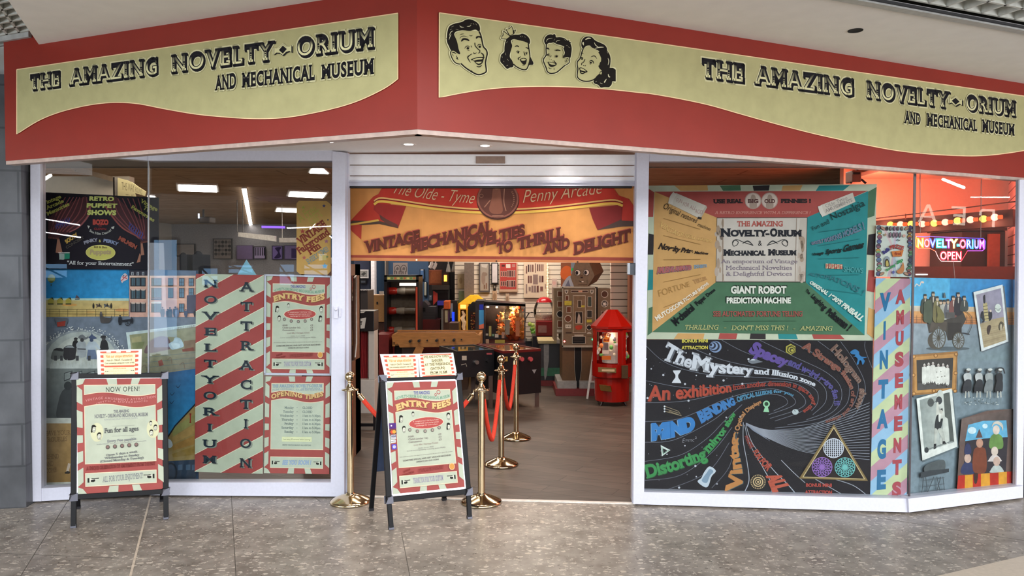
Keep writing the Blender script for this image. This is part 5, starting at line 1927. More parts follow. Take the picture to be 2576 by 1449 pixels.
a.t('Nostalgia', [(1425, 505), (1560, 450), (1675, 395)], (46, 50), '#1c3434', 0, nrm=True)
a.t('GHOSTLY WORKING MODELS !', [(1278, 682), (1470, 640), (1668, 565)], (18, 50), '#5a7f93', .03, sh=.15, nrm=True, sd=(2, 2, '#8a5c6a'))
a.t('Vintage', [(1283, 762), (1365, 752)], (16, 22), '#152424', .04, sh=.3)
a.t('Sports', [(1380, 750), (1495, 738)], (32, 36), '#152424', .04, sh=.3)
a.t('Games', [(1505, 735), (1655, 705)], (44, 48), '#152424', .04, sh=.3)
for i, ch in enumerate('PUPPET'):
 x = 1382 + i * 21
 a.rect(x, 820 + i, x + 18, 856 + i, ('#c7b89a', '#b5554c')[i % 2])
 a.t(ch, [(x + 3, 850 + i), (x + 15, 850 + i)], 24, ('#b5554c', '#c7b89a')[i % 2], .05)
a.t('SHOWS', [(1512, 878), (1655, 890)], 36, '#4f9a9a', .02, nrm=True)
a.t('AUTOMATONS !', [(1258, 905), (1450, 950), (1655, 1055)], (20, 46), '#3f6f78', 0, True, sh=.1, nrm=True)
a.t('ORIGINAL 1930\'S PINBALL', [(1262, 962), (1430, 1080), (1640, 1240)], (22, 40), '#cfd8cc', .05, nrm=True, sh=.2)
for y0, y1 in ((590, 550), (690, 640), (785, 775), (905, 900), (1000, 1040)):
 a.line([(1330, y0), (1630, y1)], 3, '#276f72')
a.xf = (0, 0, 1)
art(a, 'emporium_board', 'printed board like a fairground booth, tan, teal, red and green, naming NOVELTY-ORIUM and GIANT ROBOT', 'poster')

# ---- black mystery sheet
a = Art(PD, -.045)
a.board([(1625, 855), (2196, 857), (2189, 1249), (1619, 1238)], .004, '#17151b')
a.xf = (1600, 840, 3.149)
WH = '#aab0bc'
cx, cy = 860, 700

def arc(pts, w_=4, c='#8f96a4'):
 a.line(pts, w_, c, True)

for p in ([(80, 95), (250, 235), (560, 320), (900, 340), (1250, 370), (1420, 440), (1440, 540), (1390, 610)],
          [(440, 110), (700, 210), (1050, 280), (1350, 330), (1490, 420), (1500, 540), (1400, 640)],
          [(680, 50), (900, 160), (1300, 280), (1500, 380), (1570, 500), (1520, 610), (1350, 680)],
          [(980, 50), (1250, 180), (1500, 300), (1620, 420), (1610, 560), (1480, 660), (1200, 720)],
          [(1210, 50), (1450, 180), (1650, 330), (1690, 470), (1640, 590), (1450, 700), (1100, 745)],
          [(1440, 55), (1600, 180), (1730, 330), (1760, 450), (1690, 600), (1500, 720), (1050, 765)],
          [(1620, 60), (1720, 200), (1810, 380), (1800, 520), (1700, 660), (1400, 760)],
          [(1815, 60), (1815, 120), (1870, 270)],
          [(75, 370), (450, 430), (900, 390), (1200, 380), (1360, 450), (1395, 540), (1300, 620), (1100, 690)],
          [(70, 545), (400, 530), (800, 440), (1080, 405), (1250, 440), (1340, 520), (1300, 590), (1060, 670)],
          [(70, 695), (350, 670), (700, 520), (950, 450), (1120, 440), (1250, 510), (1240, 570), (1050, 640)],
          [(70, 858), (300, 840), (600, 690), (800, 540), (1000, 480), (1150, 490), (1200, 550), (1090, 610)],
          [(70, 1010), (350, 960), (560, 830), (700, 690), (840, 560)],
          [(70, 1160), (350, 1120), (600, 940), (760, 740)],
          [(200, 1250), (560, 1100), (740, 860)],
          [(600, 1220), (740, 1050), (800, 800)]):
 arc(p, 3.5, '#6f7480')
for p in ([(850, 700), (850, 850), (880, 1020), (895, 1160), (860, 1252)], [(860, 720), (900, 870), (1000, 1050), (1070, 1180), (1072, 1260)], [(870, 720), (930, 880), (1090, 1080), (1200, 1190), (1265, 1265)]):
 a.line(p, 7, '#a9aeb9', True, (.5, 1))
for i in range(26):
 t_ = i / 25
 ex, ey = (1850, 620 + 560 * t_) if t_ < .9 else (1850 - (t_ - .9) * 4000, 1175)
 if i < 20:
  a.line([(870, 705 + t_ * 20), (1050, 760 + 90 * t_), (1350, 740 + 260 * t_), (1850, 545 + 540 * t_ * 1.1)], 5, '#8b8f9a', True, (.5, .8))
for p in ([(1150, 1000), (1250, 1100), (1340, 1180)], [(1420, 1150), (1640, 1275)], [(1570, 1150), (1720, 1200), (1830, 1278)]):
 a.line(p, 5, '#9fa4ae', True)
for k in range(14):
 a.line([(870, 710), (930 + k * 10, 770 + k * 6)], 5, '#7d8494', False, (1, .2))
random.seed(21)
for k in range(60):
 r_ = random.choice((3, 3, 4, 6, 9))
 a.ell(random.uniform(80, 900), random.uniform(120, 1240), r_, r_, '#b9bcc4' if r_ > 4 else '#70747c', n=8)
 a.k -= 1
a.k += 1
S3 = '#5a5d66'
a.t('The', [(195, 195), (330, 240), (430, 268)], (140, 88), '#c7cad2', .03, True, sh=.1, nrm=True, sd=(12, 7, S3))
a.t('Mystery', [(430, 278), (600, 303), (760, 312), (915, 318)], (128, 62), '#c7cad2', .04, True, nrm=True, sd=(10, 5, S3))
a.t('and Illusion zone', [(935, 315), (1120, 330), (1280, 365), (1415, 415)], (46, 34), '#c7cad2', .03, True, nrm=True, sd=(4, 3, S3))
a.t('Spacey', [(890, 140), (1020, 195), (1180, 250)], (92, 64), '#5d4a8f', .06, nrm=True, sh=.2, sd=(5, 4, '#3a3450'))
a.t('and weird retro fun !!!', [(1200, 240), (1400, 340), (1540, 440), (1575, 570)], (56, 40), '#4d4780', .05, nrm=True, sh=.1)
a.t('A Strange fusion', [(1315, 110), (1480, 215), (1620, 310), (1700, 440)], (62, 34), '#7a4a40', .04, nrm=True, sd=(3, 3, '#8f7060'))
a.t('of art and science', [(1705, 450), (1695, 560), (1620, 640), (1500, 690)], (34, 24), '#74493f', .04, nrm=True)
a.t('Hologram', [(1535, 120), (1640, 240), (1760, 390)], (66, 46), '#6c534a', .04, nrm=True, sd=(3, 3, '#9a8577'))
a.t('show', [(1770, 430), (1765, 500), (1730, 580)], (50, 40), '#6c534a', .04, nrm=True, sd=(3, 3, '#9a8577'))
a.t('An exhibition', [(95, 530), (300, 515), (520, 490), (755, 455)], (120, 66), '#a84433', .02, sh=.12, nrm=True, sd=(7, 5, '#7c3d30'))
a.t('from another dimension in space', [(770, 445), (900, 425), (1080, 412), (1250, 425), (1360, 480)], (42, 34), '#8f3a30', .03, nrm=True)
a.t('and time', [(1365, 490), (1390, 545), (1320, 610)], (36, 30), '#8a3b30', .04, nrm=True)
a.t('MIND', [(125, 835), (300, 805), (470, 750)], (112, 92), '#3377b8', .09, sh=.15, nrm=True, sd=(-5, 4, '#7fa0bc'))
a.t('BENDING', [(515, 705), (660, 620), (790, 555)], (84, 52), '#3a72ab', .07, sh=.1, nrm=True)
a.t('OPTICAL ILLUSIONS', [(805, 540), (930, 500), (1080, 470)], (40, 26), '#4a7f9c', .05, nrm=True)
a.t('for you', [(1090, 468), (1170, 470), (1245, 495)], (24, 20), '#4a7f9c', .04, nrm=True)
a.t('Distorting', [(85, 1140), (330, 1070), (560, 985)], (98, 88), '#3a8a4c', .04, True, nrm=True, sd=(5, 4, '#256034'))
a.t('mirror show', [(575, 945), (680, 820), (790, 635)], (76, 34), '#3a8a4c', .05, True, nrm=True)
a.t('Vintage', [(830, 1245), (838, 1100), (800, 880), (812, 780)], (120, 44), '#b37a45', .05, nrm=True, sd=(5, 3, '#3d5a5e'))
a.t('Optical Displays', [(815, 770), (850, 660), (920, 590), (995, 545)], (36, 26), '#a8784e', .04, nrm=True)
a.t('INTERACTIVE', [(862, 810), (880, 860), (905, 910)], (22, 34), '#8a4038', .04, nrm=True)
a.t('FUN FOR', [(925, 930), (965, 1000), (1040, 1085)], (38, 58), '#a04a3c', .05, nrm=True)
a.t('ALL', [(1040, 1130), (1095, 1250)], (90, 120), '#b0533f', .09, nrm=True, sh=.2)
a.t('BONUS MINI', [(362, 68), (570, 66)], 24, '#c9bb50', .04)
a.t('ATTRACTION', [(362, 121), (570, 119)], 24, '#c9bb50', .04)
a.t('BONUS MINI', [(1345, 1210), (1552, 1212)], 25, '#a9453c', .04)
a.t('ATTRACTION', [(1340, 1264), (1554, 1268)], 25, '#a9453c', .04)
a.t('E=mc', [(362, 862), (462, 852)], 32, '#84868c', -.01, sh=.2)
a.t('2', [(466, 832), (482, 830)], 18, '#84868c')
# op-art ornaments
for k in range(6):
 a.ell(628 - k * 7, 102 - k * 3, 50 - k * 8, 46 - k * 7, ('#7d92b4', '#262a3a')[k % 2])
for k in range(5):
 s_ = 44 - k * 8
 a.star(1225 + k * 3, 122 + k * 2, s_, ('#a8a048', '#3a3820')[k % 2], 3, -1.57 + k * .12, 1.0)
a.poly([(920, 205), (950, 200), (985, 215), (1000, 222), (920, 236), (885, 215)], '#6f747c', True)
a.poly([(905, 210), (925, 198), (945, 208)], '#b9c0c8', True)
a.poly([(292, 290), (355, 288), (352, 300), (334, 325), (334, 345), (355, 378), (358, 390), (284, 388), (288, 378), (312, 345), (312, 325), (296, 302)], '#c9ccd2')
a.poly([(195, 880), (272, 920), (205, 970)], '#cdd6d0')
a.poly([(212, 905), (248, 922), (217, 948)], '#17151b')
a.line([(205, 895), (215, 955)], 5, '#5d8a74')
a.line([(217, 948), (262, 920)], 5, '#5d8a74')
for k in range(3):
 a.line([(226, 572 + k * 20), (335 + k * 12, 612 + k * 18)], 4, '#97896c')
 a.ell(226, 574 + k * 20, 7, 7, '#c9ccd0')
a.line([(335, 612), (360, 648), (258, 612)], 4, '#97896c')
a.poly([(540, 1095), (582, 1050), (632, 1085), (598, 1130), (575, 1200), (545, 1214), (488, 1170), (518, 1140)], '#b9c4ce', True)
a.poly([(560, 1100), (585, 1070), (612, 1090), (585, 1125), (560, 1180), (520, 1160)], '#7d94a8', True)
a.ell(1033, 555, 27, 27, '#8fc49c')
a.poly([(1025, 570), (1042, 570), (1055, 620), (1008, 618)], '#8fc49c')
a.ell(1033, 555, 16, 16, '#24402c')
a.ell(1262, 618, 26, 22, '#a9b4b6')
a.line([(1262, 618), (1255, 602)], 4, '#2a2a2e')
a.ell(967, 1172, 60, 58, '#bfa67c')
for k, r_ in enumerate((50, 42, 32, 24, 16, 9)):
 a.ell(967, 1172, r_, r_ * .97, ('#1a1618', '#bfa67c')[k % 2])
for k in range(24):
 an = k * math.pi / 12
 a.ell(967 + 54 * math.cos(an), 1172 + 52 * math.sin(an), 5, 5, '#1a1618', n=6)
 a.k -= 1
a.k += 1
# dinosaur
a.poly([(1700, 140), (1735, 122), (1765, 140), (1770, 165), (1790, 180), (1830, 185), (1800, 195), (1812, 215), (1795, 245), (1785, 215), (1772, 210), (1762, 240), (1748, 240), (1756, 200), (1735, 180), (1720, 185), (1738, 165), (1705, 158)], '#2f6fa3', True)
# gold triangle with three wheels
a.poly([(1567, 715), (1838, 1165), (1292, 1145)], '#7a6640')
a.poly([(1567, 738), (1815, 1152), (1318, 1136)], '#c3b183')
a.poly([(1567, 748), (1805, 1147), (1328, 1131)], '#221a18')
for x, y, c, bg in ((1565, 905, '#c4c9d4', '#17151b'), (1474, 1055, '#8c66b0', '#241a30'), (1655, 1057, '#6cb3b0', '#17282c')):
 a.ell(x, y, 82, 79, c)
 a.ell(x, y, 76, 73, bg)
 if x == 1565:
  for k in range(-4, 5):
   w_ = math.sqrt(max(0, 74 ** 2 - (k * 16) ** 2))
   a.line([(x - w_, y + k * 16), (x + w_, y + k * 16)], 5, c)
   a.line([(x + k * 16, y - w_ * .96), (x + k * 16, y + w_ * .96)], 5, c)
 else:
  for k in range(16):
   an = k * math.pi / 8
   a.line([(x, y), (x + 40 * math.cos(an + .35), y + 40 * math.sin(an + .35)), (x + 74 * math.cos(an), y + 71 * math.sin(an))], 5, c, True)
   a.line([(x, y), (x + 40 * math.cos(an - .35), y + 40 * math.sin(an - .35)), (x + 74 * math.cos(an), y + 71 * math.sin(an))], 5, c, True)
a.xf = (0, 0, 1)
art(a, 'mystery_sheet', 'black spiral sheet reading The Mystery and Illusion zone at the foot of the right window', 'poster')

# ---- pastel striped sheet VINTAGE AMUSEMENTS
a = Art(PD, -.04)
q = [(2203, 700), (2291, 701), (2281, 1247), (2189, 1245)]
a.board(q, .004, '#8fb4d0')
a.hm = homog(q)
for k in range(22):
 c = ('#8fb4d0', '#bcc79c', '#b58898')[k % 3]
 y0 = -.02 + k * .064
 p = clipq(y0, y0 + .0645, .15)
 if len(p) > 2:
  a.poly(p, c)
for i, ch in enumerate('VINTAGE'):
 y = .152 + i * .1365
 w_ = .07 if ch == 'I' else .24
 a.t(ch, [(.29 - w_ / 2 - (0 if i < 3 else .0), y), (.29 + w_ / 2, y - .004)], .075, '#2e6c96', .06)
for i, ch in enumerate('AMUSEMENTS'):
 y = .118 + i * .0985
 w_ = .22
 a.t(ch, [(.72 - w_ / 2, y), (.72 + w_ / 2, y - .004)], .058, '#a34850', .06)
art(a, 'pastel_sheet', 'narrow pastel striped sheet lettered VINTAGE AMUSEMENTS beside the black mystery sheet', 'poster')

# ---- white prize sheet with a border of coloured balls
a = Art(PD, -.035)
q = [(2204, 566), (2298, 570), (2296, 697), (2200, 696)]
a.board(q, .003, '#c4c9bf')
a.xf = (2190, 560, 9.058)
for k, (x1, c) in enumerate(((300, '#c9b3b4'), (480, '#b9c3c0'), (560, '#c0b0bc'), (680, '#b5c4c8'), (300, '#c3c8b0'), (420, '#bda4ac'), (540, '#a6adb8'), (700, '#b3c6c4'))):
 y1 = 120 if k < 4 else 1230
 a.poly([(x1 - 40, y1), (x1 + 50, y1), (560, 640), (530, 640)], c)
pal = ['#5c6470', '#5f8c70', '#96615f', '#54507c', '#5c4a58', '#b0894e', '#74506c', '#5d6f92', '#8a5c66', '#6f9a6c', '#5c5c70']
for side in (0, 1):
 for k in range(11):
  y = 115 + k * 105
  x = (190 + 18 * math.sin(k * .9) if side == 0 else 905 - 15 * math.sin(k * .8)) - (k > 8) * 15
  a.ell(x, y, 58, 56, '#3a343c', n=14)
  a.ell(x, y, 50, 48, pal[(k + side * 3) % 11], n=14)
  a.ell(x, y + 22, 40, 22, pal[(k + 4) % 11], n=12)
for x, y, r_ in ((285, 130, .6), (830, 130, -.6), (260, 1165, -.5), (815, 1165, .5)):
 a.ell(x, y, 62, 34, '#4a3a34', r_)
 a.ell(x, y, 54, 26, '#a67f6a', r_)
for k, x in enumerate((375, 455, 540, 625, 715)):
 a.ell(x, 135, 30, 52, '#40363c')
 a.ell(x + 4, 130, 18, 36, ('#2a262a', '#7a6a70', '#8a5c7a', '#7a5a5c', '#8c7468')[k])
for k, x in enumerate((450, 525, 600, 670)):
 a.ell(x, 280, 26, 64, '#4a3c42', .1)
 a.ell(x, 275, 15, 48, '#8c6f7c', .1)
a.star(335, 275, 45, '#a08468')
a.ell(765, 300, 36, 34, '#c9a090')
a.line([(590, 410), (620, 385), (650, 410), (675, 390)], 16, '#4a4448', True)
a.t('Bulk', [(300, 725), (450, 620)], 75, '#3a3570', .06, nrm=True)
a.t('PRIZE', [(455, 615), (580, 580), (740, 625)], 80, '#a04440', .05, True, nrm=True)
a.poly([(475, 655), (755, 625), (710, 770), (510, 775)], '#c0703a')
a.t('find', [(545, 740), (700, 730)], 60, '#8c3e28', .05)
a.poly([(315, 820), (375, 755), (435, 800), (440, 990), (315, 1000)], '#8a9098')
a.poly([(335, 850), (400, 840), (435, 990), (330, 990)], '#40362c', True)
a.poly([(355, 880), (395, 870), (410, 980), (355, 985)], '#b3a05c', True)
a.t('lucky dip', [(375, 1110), (550, 990), (750, 860)], (50, 66), '#3f8a54', .05, nrm=True)
a.poly([(600, 1100), (690, 1020), (740, 900), (770, 1040), (740, 1140), (680, 1165), (620, 1150)], '#b3764a', True)
a.ell(520, 1130, 28, 36, '#5c5c94')
a.xf = (0, 0, 1)
art(a, 'prize_sheet', 'small white sheet bordered with coloured balls reading PRIZE find, above the pastel sheet', 'poster')

# ---- mural in the right window
a = Art(PE, -.07)
a.board([(2287, 697), (2562, 708), (2558, 1236), (2284, 1266)], .02, '#5d6a70')
a.xf = (2280, 690, 6.8986)
a.grad([(60, 60), (1950, 90), (1940, 580), (55, 545)], ['#3f94be', '#2a6ea8', '#1e6aa8', '#2f8cc0'])
a.poly([(60, 60), (760, 75), (740, 550), (55, 545)], '#4a9cc4')
a.grad([(55, 545), (1940, 578), (1935, 890), (50, 850)], ['#b9b4a4', '#a89478', '#a86f48', '#b8794e'])
a.grad([(50, 640), (1940, 660), (1935, 890), (50, 860)], ['#c8945c', '#b9854f', '#96603c', '#b06a40'])
for yy in (750, 790, 830):
 a.line([(50, yy), (1935, yy + 15)], 5, '#5c4436')
for x in (180, 265, 1050, 1140, 1850):
 a.line([(x, 715), (x, 850)], 7, '#5c4436')
a.poly([(48, 850), (1935, 880), (1930, 3760), (30, 3900)], '#6d7c84')
a.grad([(48, 860), (1935, 885), (1930, 1500), (40, 1500)], ['#8a949c', '#5c6a76', '#6c7e82', '#707c84'])
a.line([(150, 215), (180, 170), (230, 200), (260, 130), (300, 135)], 16, '#c3bcb4', True)
a.ell(285, 140, 22, 18, '#c9b4a8')
# charabanc
a.ell(720, 1290, 380, 36, '#4a5358')
a.poly([(330, 700), (460, 720), (700, 720), (980, 640), (1040, 780), (960, 930), (960, 1130), (720, 1150), (680, 1000), (560, 910), (470, 1010), (390, 1020)], '#3a3632')
a.poly([(430, 830), (710, 820), (690, 1000), (560, 910), (450, 1000), (400, 1000)], '#4c443c')
a.poly([(720, 840), (960, 840), (950, 1120), (720, 1150)], '#2a2624')
a.ell(500, 1150, 130, 150, '#4c463e')
for x, y, rx, ry in ((560, 1110, 125, 190), (905, 1150, 105, 145)):
 a.ell(x, y, rx, ry, '#4a463c', n=28)
 a.ell(x, y, rx * .85, ry * .87, '#7d8488', n=28)
 for k in range(14):
  an = k * math.pi / 7
  a.line([(x, y), (x + rx * .9 * math.cos(an), y + ry * .9 * math.sin(an))], 11, '#4f4b42')
 a.ell(x, y, 28, 34, '#4a463c')
ppl = ((330, 340, 330, '#3b4038', '#a08a74'), (470, 300, 420, '#34342e', '#a5947c'), (540, 380, 430, '#6b6442', '#b09a80'), (600, 440, 320, '#3c3a34', '#b8a088'), (660, 440, 330, '#9a9a90', '#a9907a'), (725, 430, 320, '#55565c', '#a89078'), (820, 370, 360, '#6e4440', '#b79c88'), (905, 310, 380, '#26242a', '#b09888'), (1010, 370, 260, '#3a403e', '#a8917c'), (375, 430, 380, '#4c5444', '#a8917c'))
for x, y, h, c, f_ in ppl:
 a.poly([(x - 70, y + h), (x - 65, y + 140), (x - 30, y + 80), (x + 30, y + 80), (x + 60, y + 140), (x + 55, y + h)], c, True)
 a.poly([(x - 12, y + 95), (x + 12, y + 95), (x + 4, y + 190), (x - 8, y + 190)], '#b4aca0')
 a.ell(x, y + 50, 27, 36, f_)
 a.poly([(x - 34, y + 35), (x - 22, y + 30), (x - 20, y), (x + 20, y), (x + 22, y + 30), (x + 36, y + 36)], '#34322e')
a.poly([(300, 520), (430, 450), (450, 700), (440, 830), (380, 850), (340, 720)], '#454d3e', True)
a.poly([(520, 540), (600, 600), (660, 720), (640, 830), (530, 830), (540, 700)], '#6a6540', True)
a.rect(690, 660, 840, 760, '#4c4a48')
a.poly([(650, 320), (672, 318), (690, 410), (645, 405)], '#4f5c60')
a.line([(1000, 620), (1120, 720), (1140, 880), (1080, 1030)], 9, '#3a3a34', True)
a.line([(970, 1020), (1030, 1025), (1100, 1045)], 16, '#24242a', True)
# tilted sandcastle card
a.poly([(1190, 330), (1700, 200), (1800, 1180), (1330, 1350)], '#565f66')
a.poly([(1165, 310), (1670, 178), (1772, 1165), (1303, 1340)], '#c4c9c8')
a.poly([(1210, 355), (1640, 240), (1735, 1140), (1345, 1275)], '#8a8494')
a.grad([(1212, 360), (1640, 245), (1690, 745), (1280, 860)], ['#8d8794', '#807c90', '#8e8896', '#7c7888'])
a.poly([(1280, 860), (1500, 780), (1690, 740), (1735, 1140), (1345, 1275)], '#97886a')
for k in range(6):
 a.line([(1310 + k * 8, 950 + k * 55), (1710 + k * 4, 870 + k * 50)], 8, ('#85745a', '#a6987a')[k % 2])
a.poly([(1330, 510), (1400, 490), (1440, 800), (1360, 820)], '#a3976c')
for k in range(5):
 a.line([(1332 + k * 6, 560 + k * 55), (1410 + k * 7, 545 + k * 55)], 10, '#3a3428')
a.poly([(1335, 390), (1365, 360), (1372, 480), (1345, 500)], '#23232a', True)
a.poly([(1290, 700), (1330, 640), (1360, 810), (1300, 830)], '#25262c', True)
a.poly([(1425, 660), (1480, 650), (1490, 740), (1460, 800), (1435, 800)], '#1f1f26', True)
a.ell(1462, 635, 18, 22, '#c9b8a8')
a.poly([(1280, 740), (1330, 800), (1290, 860)], '#4a6070')
a.ell(1592, 590, 56, 76, '#c4ccc4', -.15)
a.line([(1540, 595), (1600, 605), (1645, 590)], 9, '#6d7672', True)
a.line([(1560, 620), (1600, 630), (1630, 612)], 7, '#6d7672', True)
a.poly([(1400, 960), (1425, 890), (1470, 900), (1440, 1030), (1415, 1040)], '#3a2c28', True)
a.poly([(1605, 900), (1640, 820), (1690, 860), (1660, 960), (1620, 970)], '#4c4638', True)
a.poly([(1630, 880), (1655, 870), (1660, 960), (1630, 970)], '#a69c84', True)
# lower half in the second crop
a.xf = (2280, 890, 3.9155)
a.poly([(50, 20), (500, -20), (512, 380), (70, 430)], '#4e5a60')
a.poly([(58, 12), (505, -25), (492, 370), (58, 412)], '#8a6236')
a.poly([(78, 30), (490, 0), (478, 355), (82, 390)], '#a97c46')
a.poly([(100, 62), (462, 38), (450, 335), (108, 360)], '#35322f')
for x, y in ((75, 28), (490, 5), (70, 210), (485, 190), (75, 392), (480, 365), (290, 18), (272, 365)):
 a.ell(x, y, 20, 20, '#7a5228')
 a.ell(x, y, 12, 12, '#b98a54')
a.poly([(110, 290), (450, 260), (448, 335), (110, 358)], '#4a4846')
for x, y, w_ in ((178, 105, 34), (220, 95, 30), (262, 88, 32), (315, 105, 46), (362, 102, 36), (405, 115, 28)):
 a.ell(x, y + 8, 12, 16, '#a09690')
 a.poly([(x, y - 12), (x + 8, y + 5), (x - 8, y + 5)], '#c4c4bc')
 a.poly([(x - w_ * .7, y + 40), (x - w_ * .5, y + 25), (x + w_ * .5, y + 25), (x + w_ * .7, y + 60), (x + w_ * .6, y + 180), (x - w_ * .6, y + 185)], '#c6c6be', True)
 a.line([(x - 4, y + 185), (x - 6, y + 215)], 8, '#3a3734')
for x, y in ((300, 180), (340, 175), (310, 230), (350, 225), (380, 220)):
 a.ell(x, y, 5, 5, '#5a5850')
# strong man card
a.poly([(120, 450), (460, 360), (515, 925), (175, 1065)], '#59656a')
a.poly([(100, 442), (448, 342), (502, 915), (158, 1052)], '#c9ccc6')
a.poly([(130, 455), (425, 378), (472, 870), (178, 965)], '#8f9692')
a.grad([(130, 455), (300, 412), (330, 900), (178, 965)], ['#7f8784', '#9aa19c', '#a4aaa4', '#868e8a'])
a.poly([(300, 410), (365, 395), (420, 850), (330, 880), (360, 700)], '#b4b8b0', True)
a.poly([(365, 395), (425, 378), (470, 865), (430, 860), (410, 640), (380, 620)], '#4f5450')
a.ell(240, 480, 32, 42, '#4a4e4c')
a.ell(322, 460, 30, 40, '#34373a')
a.line([(215, 500), (345, 450)], 7, '#44474a')
a.poly([(295, 590), (298, 490), (315, 480), (325, 560), (360, 600), (345, 660), (300, 640)], '#b9bab0', True)
a.ell(342, 565, 18, 26, '#a8a69c')
a.poly([(330, 545), (355, 535), (362, 565), (350, 555)], '#26282a')
a.poly([(295, 620), (320, 600), (330, 640), (360, 640), (345, 720), (320, 760), (280, 735)], '#262a2c', True)
a.poly([(318, 600), (340, 600), (335, 660), (320, 665)], '#c4c6be', True)
a.poly([(278, 735), (310, 755), (300, 830), (290, 890), (272, 890), (275, 820)], '#a5a8a0', True)
a.poly([(310, 750), (345, 735), (375, 800), (378, 860), (360, 865), (345, 820)], '#a5a8a0', True)
a.poly([(272, 888), (295, 885), (295, 930), (270, 942)], '#202224')
a.poly([(358, 862), (378, 858), (396, 890), (358, 895)], '#202224')
a.line([(200, 945), (450, 860)], 5, '#55595a')
a.ell(200, 948, 20, 28, '#2e3234')
# pier stand and four paddlers
a.poly([(190, 1100), (330, 1045), (380, 1060), (380, 1140), (330, 1170), (190, 1170)], '#4a5052', True)
a.poly([(140, 1170), (220, 1150), (420, 1130), (420, 1165), (230, 1205), (140, 1225)], '#33383c')
for x0, x1 in ((170, 150), (190, 210), (270, 200), (300, 340), (340, 290), (360, 380)):
 a.line([(x0, 1210), (x1, 1390)], 7, '#3a4044')
a.line([(120, 1395), (400, 1370)], 8, '#3a4044')
for y in (1240, 1300, 1350):
 a.line([(165, y + 10), (375, y - 20)], 5, '#454b50')
for x, hw, c1, c2_ in ((600, 36, '#a9acab', '#2c2e33'), (712, 34, '#a6a9a8', '#24262b'), (812, 36, '#8e9392', '#6a7072'), (915, 30, '#24262a', '#26282c')):
 a.ell(x + 8, 165, 20, 24, '#4c4a48')
 a.ell(x + 14, 155, 22, 12, '#b9bcb8')
 a.poly([(x - hw, 215), (x - 10, 190), (x + hw, 200), (x + hw, 270), (x - 20, 275)], c1, True)
 a.poly([(x - 20, 265), (x + hw, 260), (x + hw + 6, 340), (x + 20, 375), (x - hw - 10, 375)], c2_, True)
 for k in (-1, 1):
  a.line([(x + k * 14, 370), (x + k * 18, 430)], 12, '#a0a19a')
  a.line([(x + k * 18, 435), (x + k * 22 - 6, 500)], 12, '#55605f', False, True)
for k in range(30):
 random.seed(k)
 a.ell(random.uniform(540, 920), random.uniform(420, 505), 6, 4, random.choice(('#b4b8b4', '#3f4846')), n=7)
 a.k -= 1
a.k += 1
a.ell(928, 148, 18, 16, '#c3c6c2')
a.line([(880, 190), (900, 145), (950, 145), (968, 195)], 14, '#24262a', True)
# puppet booth with plain hand puppets
a.poly([(495, 1360), (520, 960), (545, 640), (800, 560), (1080, 540), (1075, 1310)], '#5f4c46')
a.grad([(545, 640), (1078, 540), (1078, 780), (520, 900)], ['#6a5a54', '#4f4440', '#463c3c', '#5a4a46'])
a.poly([(580, 860), (610, 700), (760, 660), (985, 655), (1000, 850), (760, 840)], '#5a9cbc')
a.poly([(580, 860), (760, 835), (1000, 820), (980, 1160), (560, 1190)], '#2e2a30')
a.ell(648, 755, 42, 34, '#b9cfd6')
a.ell(775, 712, 26, 24, '#b9cfd6')
for x, y, h, c, f_ in ((605, 1010, 170, '#2f3556', '#b59a8c'), (722, 860, 300, '#6e3a28', '#a9806c'), (885, 730, 200, '#5f8044', '#c4b4a8'), (870, 940, 120, '#c2b8b4', '#c4b4a8'), (890, 1040, 130, '#a9b0ac', '#b59a8c')):
 a.poly([(x - 60, y + h), (x - 62, y + 110), (x - 25, y + 60), (x + 25, y + 60), (x + 62, y + 100), (x + 60, y + h)], c, True)
 a.ell(x, y + 20, 34, 46, f_)
a.poly([(575, 985), (580, 910), (605, 880), (632, 910), (638, 980)], '#2f3556', True)
a.poly([(685, 830), (720, 740), (752, 825)], '#54403e')
a.poly([(842, 720), (860, 675), (910, 665), (950, 700), (950, 760), (935, 720), (890, 690), (860, 700)], '#bfb8ac', True)
n = 7
xs0, xs1 = [512, 578, 655, 735, 822, 908, 990, 1062], [495, 575, 655, 735, 825, 910, 990, 1075]
for i in range(n):
 y0 = lambda x: 1200 - (x - 512) * .08
 y1 = lambda x: 1362 - (x - 495) * .095
 a.poly([(xs0[i], y0(xs0[i])), (xs0[i + 1], y0(xs0[i + 1])), (xs1[i + 1], y1(xs1[i + 1])), (xs1[i], y1(xs1[i]))], ('#a52a1e', '#c48a2c')[i % 2])
a.poly([(665, 1185), (705, 1180), (695, 1270), (670, 1270)], '#3a2420', True)
a.xf = (0, 0, 1)
art(a, 'mural_panel', 'painted mural of horse carriage, framed clowns and puppet booth behind the right window end', 'painting', PAINT)
